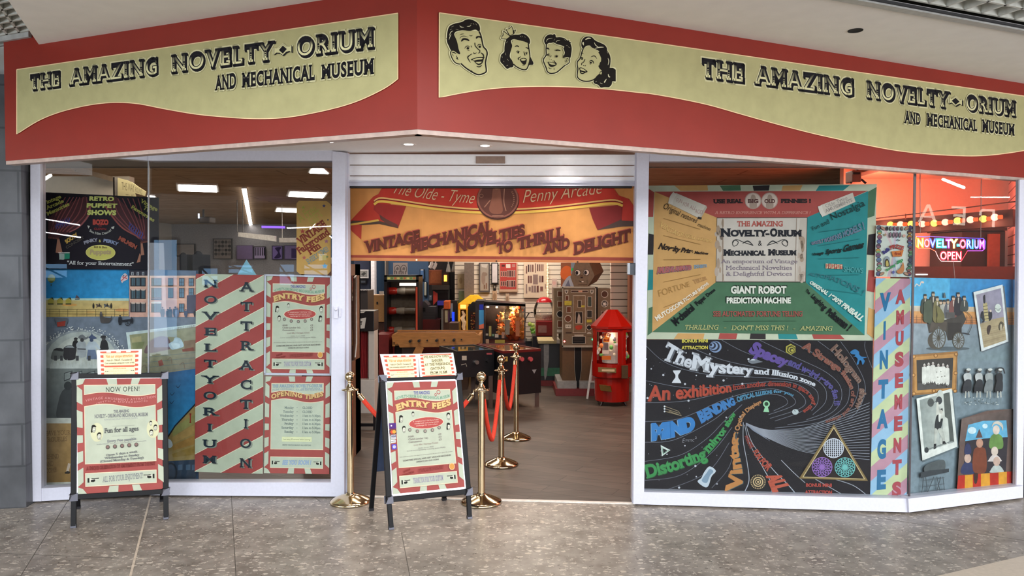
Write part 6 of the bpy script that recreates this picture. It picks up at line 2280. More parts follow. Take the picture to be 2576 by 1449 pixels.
# ------------------------------------------------------------------ brass posts and red ropes
BRASS = mat('polished_brass', '#dcc7a2', .13, 1.0, var=.05)
VELVET = mat('red_velvet', '#d83a22', .75, var=.15, scale=120, bump=.2)
POST = [(882, 1263), (1211, 1264), (1261, 1169), (1298.5, 1103)]
PL_ = ['brass rope post left of the easel board, foot outside by the door frame', 'brass rope post just right of the easel board, nearest on the right', 'brass rope post in the middle of the right hand row', 'brass rope post farthest inside the shop, last of the right hand row']
pp = []
proto = None
for i, (x, y) in enumerate(POST):
 p = floor(x, y)
 p.z = .006 if i > 1 else 0
 if i > 1:
  p.z = 0
 pp.append(p)
 if proto is None:
  t = thing('rope_post', PL_[i], 'rope post', (0, 0, 0), 'brass rope posts at the entrance')
  mb = MB()
  mb.lathe([(0, 0), (.142, 0), (.145, .006), (.143, .014), (.125, .024), (.09, .04), (.06, .052), (.034, .06), (.03, .066), (.028, .07)], n=40)
  mb.build('base', BRASS, t)
  mb = MB()
  mb.lathe([(.0245, .06), (.0245, .8)], n=24)
  mb.build('pole', BRASS, t)
  mb = MB()
  mb.lathe([(.0245, .79), (.058, .797), (.06, .803), (.03, .81), (.026, .825), (.017, .84), (.014, .855), (.02, .862), (0, .864)], n=28)
  mb.build('collar', BRASS, t)
  mb = MB()
  mb.ball((0, 0, .893), .036, 24)
  mb.build('ball_finial', BRASS, t)
  proto = t
  kids = [o for o in COL.objects if o.parent == t]
 else:
  t = proto.copy()
  COL.objects.link(t)
  t['label'] = PL_[i]
  for k in kids:
   c = k.copy()
   COL.objects.link(c)
   c.parent = t
 t.location = p
ropes = (((0, 1), .43, 'red velvet rope running behind the easel board'), ((1, 2), .33, 'red velvet rope between the two nearest posts of the right hand row'), ((2, 3), .38, 'red velvet rope between the two farthest posts, deep sag'))
for (i, j), low, lb in ropes:
 a, b = pp[i].copy(), pp[j].copy()
 d = (b - a).normalized()
 a += d * .055
 b -= d * .055
 a.z = b.z = .785
 t = thing('barrier_rope', lb, 'rope', ((a + b) / 2 * 1).to_tuple()[:2] + (low,))
 n = 22
 pts = []
 for k in range(n + 1):
  f = k / n
  s_ = abs(2 * f - 1)
  z = low + (.735 - low) * (s_ ** 1.55)
  q = a.lerp(b, .04 + .92 * f)
  pts.append(V((q.x, q.y, z)))
 mb = MB()
 mb.tube(pts, .0165, 12)
 mb.build('velvet_rope', VELVET, t)
 for e0, e1, e in ((pts[0], pts[1], a), (pts[-1], pts[-2], b)):
  u = (e0 - e1).normalized()
  mb = MB()
  mb.tube([e0 - u * .01, e0 + u * .035], .0185, 12)
  mb.tube([e0 + u * .035, e0 + u * .04, e0 + u * .052], [.0185, .009, .006], 10)
  h = e0 + u * .052
  mb.tube([h, h.lerp(e, .4) + V((0, 0, .01)), e + V((0, 0, .014)), e + V((0, 0, .004))], .004, 8)
  mb.build('rope_end', BRASS, t)

# ------------------------------------------------------------------ two easel boards
BLK = mat('black_aluminium', '#0b0b0e', .5, 0, spec=.2, var=.05)
CHR = mat('chrome_corner', '#55555c', .45, 1.0, var=.03)
ALU = mat('silver_lining', '#cfcfd6', .3, .6, var=.03)

def easel(label, F1, F2, R1, R2, TLp, TRp, BLp, BRp, Q, poster, hgt, spread):
 """F front feet, R rear feet, T top corners, B lower rail ends, Q printed sheet corners TL TR BR BL (pixels of the photo)"""
 f1, f2 = floor(*F1), floor(*F2)
 u = (f2 - f1).normalized()
 back = V((-u.y, u.x, 0))
 if back.y < 0:
  back = -back
 # leaning plane through the two feet
 nrm = u.cross(back * spread + V((0, 0, hgt)))
 P = Plane(f1, nrm)
 t = thing('easel_board', label, 'sign', ((f1 + f2) / 2).to_tuple())
 tl, tr, bl_, br_ = P(*TLp), P(*TRp), P(*BLp), P(*BRp)
 for q in (f1, f2):
  q.z = 0
 n = P.n
 for a, b in ((f1, bl_), (f2, br_)):
  mb = MB()
  mb.bar(a + V((0, 0, .012)), b, .03, .024, u)
  lg = mb.build('leg', BLK, t, .003)
  mb = MB()
  mb.bar(a, a + (b - a).normalized() * .022, .032, .026, u)
  mb.build('foot_cap', CHR, lg)
 mb = MB()
 mb.bar(bl_, tl, .034, .026, u)
 mb.bar(br_, tr, .034, .026, u)
 up = (tl - bl_).normalized()
 mb.bar(tl - u * .017, tr + u * .017, .034, .03, up)
 mb.bar(bl_ - u * .017, br_ + u * .017, .034, .03, up)
 mb.build('frame', BLK, t, .003)
 for c in (tl, tr, bl_, br_):
  mb = MB()
  s_ = .0165
  e = [c - u * s_ - up * s_, c + u * s_ - up * s_, c + u * s_ + up * s_, c - u * s_ + up * s_]
  mb.prism([q + n * .018 for q in e], n * -.036)
  mb.build('corner_cap', CHR, t, .009)
 q4 = [P(*q, .008) for q in Q]
 mb = MB()
 ce = sum(q4, V()) / 4
 mb.prism([q + (q - ce).normalized() * .016 for q in q4], n * -.012)
 mb.build('sheet_holder', ALU, t)
 a = Art(P, .012, quad=Q)
 a.board([(0, 0), (1, 0), (1, 1), (0, 1)], .003, RED)
 poster(a)
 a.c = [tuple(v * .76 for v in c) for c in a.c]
 art(a, 'poster_sheet', None, None, None, None, t)
 r1, r2 = floor(*R1), floor(*R2)
 for r, c in ((r1, tl), (r2, tr)):
  mb = MB()
  top_ = c + back * .035 - up * .02
  mb.bar(r + V((0, 0, .01)), top_, .03, .022, u)
  lg = mb.build('leg', BLK, t, .003)
  mb = MB()
  mb.bar(r, r + (top_ - r).normalized() * .02, .032, .024, u)
  mb.build('foot_cap', CHR, lg)
 mb = MB()
 e1, e2 = r1.lerp(tl + back * .035, .3), r2.lerp(tr + back * .035, .3)
 f1_, f2_ = r1.lerp(tl + back * .035, .96), r2.lerp(tr + back * .035, .96)
 mb.prism([e1, e2, f2_, f1_], back * -.006)
 mb.build('rear_panel', mat('dark_blue_panel', '#33415c', .4), t)
 return P, u

P1, u1 = easel('NOW OPEN poster easel board with one card on top, in front of the left window', (185, 1328), (418, 1306), (196, 1279), (408, 1261), (188, 946), (414, 944), (186, 1250), (417, 1236), [(192, 953), (408, 951), (412, 1230), (196, 1243)], poster_open, 1.05, .2)
P2, u2 = easel('ENTRY FEES poster easel board with two cards on top, in the entrance between brass posts', (984, 1332), (1181, 1305), (934, 1284), (1117, 1258), (962, 953), (1153, 947), (978, 1257), (1178, 1236), [(973, 962), (1146, 958), (1169, 1225), (989, 1243)], poster_fees, 1.05, .24)
# payment stickers on the second poster
a = Art(P2, .022)
for q, c in (([(979, 1065), (996, 1064), (997, 1078), (980, 1079)], '#4a2a6c'), ([(980, 1081), (997, 1080), (998, 1091), (981, 1092)], '#3c3638'), ([(983, 1094), (996, 1093), (997, 1104), (984, 1105)], '#a8a5a8'), ([(983, 1107), (996, 1106), (996, 1113), (984, 1114)], '#c9c4c2'), ([(985, 1118), (997, 1117), (998, 1130), (986, 1131)], '#5048a8')):
 a.poly(q, c)
a.ell(984.5, 1071, 2, 2, '#d8c4e8')
a.ell(986.5, 1086.5, 4.6, 4.6, '#cf4a32')
a.ell(991.5, 1086, 4.6, 4.6, '#e0923c')
a.t('VISA', [(984, 1100), (996, 1099)], 4, '#4a4e70', .04, sh=.2)
a.t('MAESTRO', [(984.5, 1111.5), (996, 1110.5)], 2.4, '#555560', .02)
a.ell(992, 1124, 4, 4, '#a8a8e0')
par = [o for o in COL.objects if o.name.startswith('easel_board')][-1]
a.build('payment_stickers', PRINT, par)

def card(name, label, P, Q, poster, edge):
 tp = P(Q[3][0], Q[3][1])
 vp = Plane(tp, V((P.n.x, P.n.y, .12)))
 a = Art(vp, .016, quad=Q)
 a.board([(0, 0), (1, 0), (1, 1), (0, 1)], .006, '#dcd9d8')
 poster(a)
 return art(a, name, label, 'card', PAPER)

card('price_card', 'small striped price card standing on top of the NOW OPEN easel board', P1, [(243, 881), (357, 878), (355, 941), (246, 942)], poster_card, 0)
card('price_card', 'left striped price card standing on top of the ENTRY FEES easel board', P2, [(956, 891), (1051, 890), (1055, 948), (969, 951)], poster_card, 0)
card('weekend_card', 'right striped card WE ARE NOW OPEN EARLIER on top of the ENTRY FEES easel board', P2, [(1051, 890), (1140, 887), (1150, 944), (1057, 948)], poster_early, 0)
# ------------------------------------------------------------------ shop interior shell
BROWN = planks('brown_acoustic_ceiling', '#b39878', '#bca282', .35, 0, .8)
ZI = 2.85
mb = MB()
mb.box(-9, 6.4, ZI, 9, 22, ZI + .1)
struct('ceiling_shop', mb, BROWN)
mb = MB()
fz = ZS + .02
mb.prism([V((-9, fA0.y + .1, fz)), V((fA0.x, fA0.y + .1, fz)), V((fAB.x, fAB.y + .1, fz)), V((fB1.x, fB1.y + .1, fz)), V((fD0.x, fD0.y + .1, fz)), V((fDE.x, fDE.y + .1, fz)), V((fE1.x, fE1.y + .1, fz)), V((9, fE1.y + .1, fz)), V((9, 6.45, fz)), V((-9, 6.45, fz))], (0, 0, .06))
mb.box(-9, 6.42, fz, 9, 6.5, ZI + .05)
struct('ceiling_bulkhead', mb, mat('grey_plaster', '#b0aba4', .8, var=.04))
mb = MB()
mb.box(-9.2, 5.45, 0, -9, 22, 3)
struct('wall_shop_left', mb, plaster)
mb = MB()
mb.box(-9, 20, 0, 0, 20.2, 3)
struct('wall_back', mb, mat('grey_back_wall', '#a09ea0', .8))
mb = MB()
mb.box(-9, 5.42, 2.5, -3.4, 5.5, 4)
struct('wall_lintel', mb, plaster)

def slats(name, c, pitch, groove='#43352c'):
 """white grooved slat board"""
 m = bpy.data.materials.new(name)
 m.use_nodes = True
 nt = m.node_tree
 b = nt.nodes['Principled BSDF']
 tc = nt.nodes.new('ShaderNodeTexCoord')
 sx = nt.nodes.new('ShaderNodeSeparateXYZ')
 nt.links.new(tc.outputs['Object'], sx.inputs[0])
 dv = nt.nodes.new('ShaderNodeMath')
 dv.operation = 'DIVIDE'
 dv.inputs[1].default_value = pitch
 fr_ = nt.nodes.new('ShaderNodeMath')
 fr_.operation = 'FRACT'
 lt = nt.nodes.new('ShaderNodeMath')
 lt.operation = 'LESS_THAN'
 lt.inputs[1].default_value = .12
 nt.links.new(sx.outputs['Z'], dv.inputs[0])
 nt.links.new(dv.outputs[0], fr_.inputs[0])
 nt.links.new(fr_.outputs[0], lt.inputs[0])
 mx = nt.nodes.new('ShaderNodeMixRGB')
 mx.inputs[1].default_value = (*C(c), 1)
 mx.inputs[2].default_value = (*C(groove), 1)
 nt.links.new(lt.outputs[0], mx.inputs[0])
 nt.links.new(mx.outputs[0], b.inputs['Base Color'])
 b.inputs['Roughness'].default_value = .55
 MATS[name] = m
 return m

SLW = slats('white_slat_board', '#d9cfc0', .078)
SLN = slats('cream_slat_board', '#cfc0b4', .1)

def wallpx(name, x0, x1, d, m, z1=2.85, dep=.1):
 mb = MB()
 a, b = dp(d)(x0, 678), dp(d)(x1, 678)
 mb.box(a.x, d, 0, b.x, d + dep, z1)
 return struct(name, mb, m)

BLUE = mat('blue_panel_wall', '#2c4a6c', .6, var=.08, scale=6)
wallpx('wall_blue', 780, 1190, 14.2, BLUE, 2.3)
wallpx('wall_blue_top', 780, 1250, 14.25, mat('cream_wall', '#d8d0c0', .7), 2.85)
wallpx('wall_navy', 890, 930, 13.6, mat('navy_wall', '#1d2640', .6), 2.3, .5)
wallpx('wall_column', 933, 942, 13.4, mat('white_column', '#cfd0d8', .6), 2.85, .2)
wallpx('wall_arcade', 1078, 1146, 13.0, mat('black_partition', '#15141a', .6), 2.85, .3)
wallpx('wall_slat', 1144, 1540, 12.4, SLW)
wallpx('wall_slat_near', 1537, 1720, 11.2, SLN)
wallpx('wall_wood_edge', 1584, 1600, 10.9, mat('brown_wood_edge', '#7a4a34', .5), 2.85, .2)
mb = MB()
for y in (13.9,):
 mb.box(dp(y)(968, 678).x, y, 1.0, dp(y)(970.5, 678).x, y + .3, 2.3)
struct('trim_10', mb, mat('panel_joint', '#8a7f74', .6))
# white partition behind the left pane and the timber rail on it
mb = MB()
a, b = dp(7.4)(60, 678), dp(7.4)(328, 678)
mb.box(a.x - 2, 7.4, 0, b.x, 7.5, 2.56)
struct('wall_partition', mb, mat('cream_partition', '#d0c8b8', .7, var=.03))
mb = MB()
P7 = dp(7.3)
mb.bar(P7(163, 402), P7(197, 427), .05, .07, (0, 0, 1))
mb.bar(P7(197, 427), P7(292, 453), .045, .07, (0, 0, 1))
struct('trim_11', mb, mat('timber_rail', '#8d7a66', .6))

# ---- signpost inside the left window
t = thing('direction_sign', 'cream torn edge sign THIS WAY ROUND on a dark post behind the left window', 'sign', dp(6.9)(290, 600))
mb = MB()
a_, b_ = dp(6.9)(284, 446), dp(6.9)(288, 446)
mb.box(a_.x, 6.9, 0, b_.x, 6.93, a_.z)
mb.build('post', mat('dark_post', '#2c2623', .5), t)
mb = MB()
mb.px((288, 446, 296, 640), 6.9, .03)
mb.build('post_edge', mat('grey_post', '#77716a', .5), t)
a = Art(dp(6.88), 0)
a.board([(296, 447), (318, 453), (333, 459), (348, 470), (367, 482), (364, 493), (352, 489), (340, 486), (342, 500), (330, 540), (296, 540)], .012, '#b3aa82')
a.t('THIS WAY', [(306, 477), (338, 483)], 19, '#6c664c', .0)
a.t('ROUND', [(340, 482), (358, 490)], 12, '#7a7358', .0)
a.t('THE', [(316, 498), (338, 500)], 10, '#7a7358', .0)
a.build('sign_board', PAPER, t)

# ---- ceiling lights seen through the left window
TUBE = emis('light_diffuser', '#fff4ec', 9)
CI = hp(ZI - .03)
LQ = [([(449, 466), (543, 468), (546, 484), (450, 481)], 'white ceiling light panel nearest above the left window, on the left'),
      ([(608, 476), (620, 476), (635, 566), (627, 567)], 'long narrow ceiling light strip running away from the left window'),
      ([(731, 483), (821, 486), (812, 499), (726, 495)], 'white ceiling light panel above the orange gift sheet'),
      ([(698, 524), (750, 526), (747, 535), (694, 533)], 'white ceiling light panel half behind the orange gift sheet'),
      ([(786, 424), (811, 425), (826, 438), (779, 436)], 'white ceiling light panel close under the top right corner of the left window'),
      ([(372, 493), (388, 494), (390, 498), (372, 499)], 'small ceiling light just right of the torn edge sign')]
for q, lb in LQ:
 p4 = [CI(*p) for p in q]
 ce = sum(p4, V()) / 4
 t = thing('ceiling_light', lb, 'ceiling light', ce, 'shop ceiling lights')
 mb = MB()
 mb.prism([p + (p - ce).normalized() * .06 + V((0, 0, .008)) for p in p4], (0, 0, .05))
 mb.build('housing', mat('light_housing', '#e0ddd6', .5), t)
 mb = MB()
 mb.prism(p4, (0, 0, .01))
 mb.build('diffuser', TUBE, t)
# hanging batten and violet tube
t = thing('hanging_batten', 'white box light hanging on two thin rods in front of the back wall', 'ceiling light', dp(13)(645, 600))
mb = MB()
q = [dp(13)(599, 584), dp(13)(690, 593), dp(13)(690, 607), dp(13)(599, 595)]
mb.prism(q, (0, .12, 0))
mb.build('housing', mat('batten_white', '#cfcdc4', .5), t)
mb = MB()
for x, y in ((597, 540), (611, 556)):
 mb.bar(dp(13.05)(x, 585), V((dp(13.05)(x, 585).x, 13.05, ZI)), .01, .01, (1, 0, 0))
mb.build('rod', mat('rod_dark', '#3c3836', .5), t)
mb = MB()
mb.prism([dp(12.98)(658, 568), dp(12.98)(715, 569), dp(12.98)(715, 574), dp(12.98)(658, 573)], (0, .05, 0))
tag(mb.build('violet_tube', emis('violet_light', '#6a48e0', 3)), 'violet light tube hanging above the framed pictures', 'light')
mb = MB()
mb.px((702, 598, 775, 610), 14, .1)
q = dp(14)(708, 600)
mb.bar(q + V((0, .05, .0)), V((q.x, 14.05, ZI)), .01, .01, (1, 0, 0))
tag(mb.build('hanging_batten', mat('batten_white', '#cfcdc4', .5)), 'white unlit box light partly hidden by the orange gift sheet', 'ceiling light')
# projector on the ceiling
t = thing('projector', 'dark ceiling projector hanging far back behind the left window', 'projector', dp(15)(512, 556))
mb = MB()
mb.px((500, 545, 528, 560), 15, .3)
mb.build('body', mat('projector_dark', '#4b423c', .5), t, .02)
mb = MB()
mb.bar(dp(15.1)(512, 546), V((dp(15.1)(512, 546).x, 15.1, ZI)), .03, .03, (1, 0, 0))
mb.build('mount', mat('rod_dark', '#3c3836', .5), t)
mb = MB()
mb.px((498, 537, 501, 549), 14.95, .02)
mb.build('lamp_slit', emis('projector_slit', '#dfe9ff', 2), t)
# framed pictures on the back wall
for x0, y0, x1, y1, fc, pc, kind, lb in ((443, 613, 490, 645, '#1d1b1e', '#a29a94', 0, 'wide black framed blank picture on the far back wall'),
          (536, 600, 583, 652, '#35302f', '#8f857f', 1, 'square picture of grey balls on the far back wall'),
          (595, 617, 636, 653, '#6c5c7c', '#87749c', 0, 'plain violet picture right of the grey balls'),
          (638, 620, 668, 652, '#26222c', '#b3a4c8', 2, 'striped black and lilac picture on the far back wall'),
          (684, 618, 711, 653, '#3a3054', '#8a78b8', 3, 'violet picture with a dark curved figure on the far back wall'),
          (715, 617, 780, 653, '#4a3f66', '#8a7cac', 4, 'violet picture at the edge of the orange gift sheet')):
 t = thing('framed_picture', lb, 'picture', dp(19.9)((x0 + x1) / 2, y1), 'pictures on the far back wall')
 mb = MB()
 mb.px((x0, y0, x1, y1), 19.9, .05)
 mb.build('frame', mat('frame_' + fc[1:], fc, .4), t)
 a = Art(dp(19.9), .004)
 a.rect(x0 + 2, y0 + 2, x1 - 2, y1 - 2, pc)
 if kind == 1:
  for i in range(5):
   for j in range(4):
    a.ell(x0 + 7 + i * 8.5, y0 + 9 + j * 10, 4, 4, ('#3c3634', '#6a605c', '#2c2826')[(i + j) % 3], n=9)
    a.k -= 1
 if kind == 2:
  for i in range(6):
   a.rect(x0 + 3 + i * 4.5, y0 + 3, x0 + 5.5 + i * 4.5, y1 - 9, '#2c2838')
 if kind == 3:
  a.poly([(x0 + 8, y0 + 6), (x1 - 4, y0 + 4), (x1 - 8, y0 + 14), (x1 - 5, y1 - 6), (x0 + 6, y1 - 4), (x1 - 12, y0 + 18)], '#3a3058', True)
 if kind == 4:
  a.rect(x0 + 18, y0 + 8, x0 + 34, y1 - 4, '#4c3f6c')
 a.build('picture', PAPER, t)
mb = MB()
mb.box(-8.8, 19.7, 1.25, 0, 20, 1.36)
mb.box(-8.8, 19.8, 0, 0, 20, 1.25)
tag(mb.build('wall_counter', mat('dark_counter', '#3b3735', .6)), 'dark counter running along the far back wall under the pictures', 'counter')
for x0, x1, lb in ((452, 470, 'first dark figure shaped cabinet top on the far counter, by the blue reflection'), (485, 512, 'broad dark domed machine top on the far counter')):
 t = None
 mb = MB()
 mb.px((x0, 640, x1, 700), 17.5, .4)
 mb.ball(dp(17.7)((x0 + x1) / 2, 642), (x1 - x0) / 2 * 17.7 / 1900 * .8, 12)
 mb.box(dp(17.5)(x0, 1).x, 17.5, 0, dp(17.5)(x1, 1).x, 17.9, 1.5)
 tag(mb.build('machine_silhouette', mat('dark_blue_machine', '#2b3340', .6)), lb, 'machine')

# ------------------------------------------------------------------ what the court behind the camera shows in the panes
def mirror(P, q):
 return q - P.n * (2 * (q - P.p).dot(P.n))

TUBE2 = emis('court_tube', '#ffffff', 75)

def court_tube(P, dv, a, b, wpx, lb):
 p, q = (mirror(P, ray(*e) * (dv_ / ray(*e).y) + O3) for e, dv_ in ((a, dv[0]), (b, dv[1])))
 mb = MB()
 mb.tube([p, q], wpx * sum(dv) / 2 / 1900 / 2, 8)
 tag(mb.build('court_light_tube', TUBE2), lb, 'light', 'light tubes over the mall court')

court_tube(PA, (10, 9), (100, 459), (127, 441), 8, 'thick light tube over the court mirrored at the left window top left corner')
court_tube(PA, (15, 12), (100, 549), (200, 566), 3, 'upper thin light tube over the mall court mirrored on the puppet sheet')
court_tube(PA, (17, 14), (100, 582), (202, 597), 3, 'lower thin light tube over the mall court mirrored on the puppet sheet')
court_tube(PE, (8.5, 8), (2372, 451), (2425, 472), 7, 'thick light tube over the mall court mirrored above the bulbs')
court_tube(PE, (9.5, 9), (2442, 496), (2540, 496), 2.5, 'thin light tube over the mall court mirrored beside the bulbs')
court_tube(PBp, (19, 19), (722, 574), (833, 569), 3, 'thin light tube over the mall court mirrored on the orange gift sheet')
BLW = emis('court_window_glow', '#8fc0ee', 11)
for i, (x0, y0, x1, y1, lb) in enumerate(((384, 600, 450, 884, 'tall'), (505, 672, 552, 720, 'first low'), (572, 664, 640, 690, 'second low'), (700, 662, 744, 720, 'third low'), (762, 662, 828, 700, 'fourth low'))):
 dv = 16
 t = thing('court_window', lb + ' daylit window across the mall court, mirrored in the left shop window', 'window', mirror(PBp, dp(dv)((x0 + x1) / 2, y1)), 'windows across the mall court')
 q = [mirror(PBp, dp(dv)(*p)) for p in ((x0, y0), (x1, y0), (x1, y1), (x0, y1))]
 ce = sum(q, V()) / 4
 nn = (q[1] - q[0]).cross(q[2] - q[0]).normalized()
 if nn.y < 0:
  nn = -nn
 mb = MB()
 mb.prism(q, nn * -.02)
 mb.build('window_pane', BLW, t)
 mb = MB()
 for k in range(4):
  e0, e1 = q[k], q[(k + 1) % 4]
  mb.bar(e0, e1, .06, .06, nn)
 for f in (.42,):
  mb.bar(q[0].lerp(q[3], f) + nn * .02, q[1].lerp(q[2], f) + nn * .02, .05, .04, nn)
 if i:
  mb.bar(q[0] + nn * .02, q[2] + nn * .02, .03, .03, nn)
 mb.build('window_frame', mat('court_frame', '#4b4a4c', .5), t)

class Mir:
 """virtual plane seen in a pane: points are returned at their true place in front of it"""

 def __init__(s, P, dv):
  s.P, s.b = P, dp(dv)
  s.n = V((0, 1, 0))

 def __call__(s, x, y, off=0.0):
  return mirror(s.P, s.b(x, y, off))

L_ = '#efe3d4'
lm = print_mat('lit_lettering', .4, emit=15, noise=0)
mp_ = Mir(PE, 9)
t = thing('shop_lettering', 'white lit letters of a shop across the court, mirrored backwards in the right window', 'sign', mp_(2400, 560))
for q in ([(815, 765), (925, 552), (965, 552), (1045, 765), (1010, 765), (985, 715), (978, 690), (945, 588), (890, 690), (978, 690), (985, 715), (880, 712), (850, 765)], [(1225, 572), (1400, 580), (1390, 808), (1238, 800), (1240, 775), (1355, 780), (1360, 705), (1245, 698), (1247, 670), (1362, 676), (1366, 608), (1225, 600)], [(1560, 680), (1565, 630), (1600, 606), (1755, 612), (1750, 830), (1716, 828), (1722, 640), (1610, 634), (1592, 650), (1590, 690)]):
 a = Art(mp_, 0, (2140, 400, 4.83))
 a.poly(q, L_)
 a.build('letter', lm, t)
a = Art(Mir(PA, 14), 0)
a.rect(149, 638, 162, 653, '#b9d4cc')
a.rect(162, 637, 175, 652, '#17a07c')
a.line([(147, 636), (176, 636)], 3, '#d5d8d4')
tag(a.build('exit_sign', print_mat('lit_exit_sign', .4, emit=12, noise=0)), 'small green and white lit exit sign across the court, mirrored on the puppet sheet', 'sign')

# ------------------------------------------------------------------ right hand corner: bulbs, neon sign, cabinet
mb = MB()
a_, b_ = dp(8.6)(2120, 678), dp(8.6)(2700, 678)
mb.box(a_.x, 8.6, 0, b_.x + 1, 8.7, 2.85)
struct('wall_corner', mb, mat('pale_corner_wall', '#e2d6cc', .7, var=.03))
a_ = dp(8.6)(2140, 678)
mb = MB()
mb.box(a_.x, 5.5, 2.68, 7, 8.6, 2.72)
struct('ceiling_corner', mb, plaster)
sa, sb = dp(8.5)(2534, 678), dp(6.2)(2600, 678)
sp_ = vplane(sa, sb)
mb = MB()
mb.prism([V((sa.x, sa.y, 0)), V((sb.x, sb.y, 0)), V((sb.x, sb.y, 2.7)), V((sa.x, sa.y, 2.7))], (.15, 0, 0))
struct('wall_slat_side', mb, slats('pink_slat_board', '#d8cad4', .1, '#5a4a5c'))
ba, bb = dp(7.7)(2190, 678), dp(6.7)(2548, 678)
PBM = vplane(ba, bb)
t = thing('bulb_beam', 'dark beam with a row of glowing round bulbs behind the right window', 'light', PBM(2400, 575))
mb = MB()
mb.prism([PBM(2190, 556), PBM(2548, 526), PBM(2548, 568), PBM(2190, 592)], PBM.n * -.15)
mb.build('beam', mat('dark_brown_beam', '#3a211c', .6), t)
YB, RB, HB = emis('amber_bulb', '#ffb347', 3.6), emis('rose_bulb', '#ff8f7a', 3.6), emis('bulb_neck', '#ff5a30', 1.6)
for k, (x, y) in enumerate(((483, 800), (605, 795), (735, 790), (870, 790), (1015, 780), (1150, 768), (1298, 750), (1455, 738), (1612, 728), (1750, 708))):
 px_, py_ = 2140 + x / 4.83, 400 + y / 4.83
 c_ = PBM(px_, py_, .03)
 mb = MB()
 mb.ball(c_, .032, 14)
 mb.build('bulb', YB if k % 2 == 0 else RB, t)
 mb = MB()
 e = (bb - ba).normalized()
 mb.tube([c_ + e * .028, c_ + e * .06], .019, 10)
 mb.build('bulb_holder', HB, t)
mb = MB()
mb.tube([PBM(2150, 556, .02), PBM(2580, 504, .02)], .006, 6)
mb.bar(PBM(2278, 538, .02), PBM(2278, 552, .02), .008, .008, (1, 0, 0))
tag(mb.build('cable_rail', mat('dark_rail', '#3c1f18', .5)), 'thin dark rail sloping above the bulb beam', 'rail')
for f, p_ in ((.1, 22), (.45, 30), (.85, 30)):
 q = ba.lerp(bb, f)
 point('bulb_glow', (q.x, q.y + .35, 2.28), p_, (1, .13, .055), .15)
 q = q + PBM.n * .12
 point('bulb_glow', (q.x, q.y, 2.08), 4, (1, .3, .18), .05)
# tall black cabinet and its brown panel, low shelf
t = thing('tall_cabinet', 'tall black cabinet with a brown panel behind the neon sign', 'cabinet', dp(7.9)(2472, 900))
mb = MB()
a_, b_ = dp(7.9)(2414, 900), dp(7.9)(2530, 580)
mb.box(a_.x, 7.9, 0, b_.x, 8.5, b_.z)
mb.build('body', mat('black_cabinet', '#1b1a1c', .4), t, .01)
mb = MB()
mb.px((2412, 572, 2534, 580), 7.85, .6)
mb.build('top', mat('black_cabinet', '#1b1a1c', .4), t)
mb = MB()
mb.px((2487, 588, 2516, 674), 7.86, .03)
mb.build('panel', mat('brown_panel', '#7c4f38', .5), t)
mb = MB()
mb.px((2498, 674, 2502, 700), 7.86, .02)
mb.build('panel_stem', mat('grey_stem', '#9a918c', .4), t)
mb = MB()
a_, b_ = dp(7.4)(2292, 640), dp(7.4)(2560, 640)
mb.box(a_.x, 7.4, 0, b_.x, 7.8, 1.68)
lc = tag(mb.build('low_counter', mat('brown_counter', '#54352e', .5)), 'brown counter behind the carriage mural', 'counter')
mb = MB()
mb.px((2306, 689, 2334, 692), 7.38, .03)
mb.build('edge_light', emis('edge_light', '#ffffff', 2), lc)
# small lamp above the booth board
t = thing('spot_lamp', 'small orange lit lamp box peeping over the emporium board', 'lamp', dp(6.9)(2156, 460))
mb = MB()
mb.px((2144, 428, 2168, 458), 6.9, .15)
mb.build('lamp_box', mat('lamp_grey', '#8a5a4a', .5), t, .01)
mb = MB()
mb.px((2146, 433, 2164, 438), 6.89, .01)
mb.build('slot', mat('black_slot', '#0e0c0c', .6), t)
mb = MB()
mb.tube([dp(6.95)(2140, 461), dp(6.95)(2146, 452), dp(6.95)(2168, 452), dp(6.95)(2178, 461)], .012, 6)
q = dp(6.97)(2156, 430)
mb.bar(q, V((q.x, q.y, ZI)), .02, .02, (1, 0, 0))
mb.build('bracket', mat('dark_bracket', '#2b2422', .5), t)
# neon sign on two wires
nm_ = Art(PE, -.12, (2140, 400, 4.83))
t = thing('neon_sign', 'multicoloured neon sign NOVELTY-ORIUM OPEN hanging in the right window', 'sign', PE(2390, 660, -.12))
cols = {'N': '#ffe23a', 'O': '#ff4a5a', 'V': '#3f5aff', 'E': '#35e8d0', 'L': '#4aa8ff', 'T': '#b04aff', 'Y': '#ffb070', '-': '#30e0ff', 'O2': '#ff3a64', 'R': '#3a6aff', 'I': '#30c8ff', 'U': '#5a5aff', 'M': '#b040e8'}
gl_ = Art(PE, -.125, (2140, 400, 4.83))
spans = ((808, 885, 'N', 'N'), (890, 960, 'O', 'O'), (962, 1030, 'V', 'V'), (1038, 1098, 'E', 'E'), (1108, 1160, 'L', 'L'), (1158, 1222, 'T', 'T'), (1220, 1290, 'Y', 'Y'), (1292, 1322, '-', '-'), (1326, 1400, 'O', 'O2'), (1405, 1465, 'R', 'R'), (1474, 1490, 'I', 'I'), (1500, 1558, 'U', 'U'), (1562, 1628, 'M', 'M'))
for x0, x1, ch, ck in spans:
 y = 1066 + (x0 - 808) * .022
 gl_.t(ch, [(x0 - 2, y + 3), (x1 + 2, y + 3)], 100, cols[ck], .06)  # wider coloured letters paint the glow around the tubes
 c_ = C(cols[ck])
 nm_.t(ch, [(x0 + 2, y), (x1 - 2, y)], 92, tuple(min(1, v * .72 + .28) for v in c_), -.012)
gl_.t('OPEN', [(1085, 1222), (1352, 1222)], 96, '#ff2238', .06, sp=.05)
nm2 = Art(PE, -.1195, (2140, 400, 4.83))
nm2.t('OPEN', [(1090, 1218), (1348, 1220)], 90, '#ffc0c0', -.01, sp=.05)
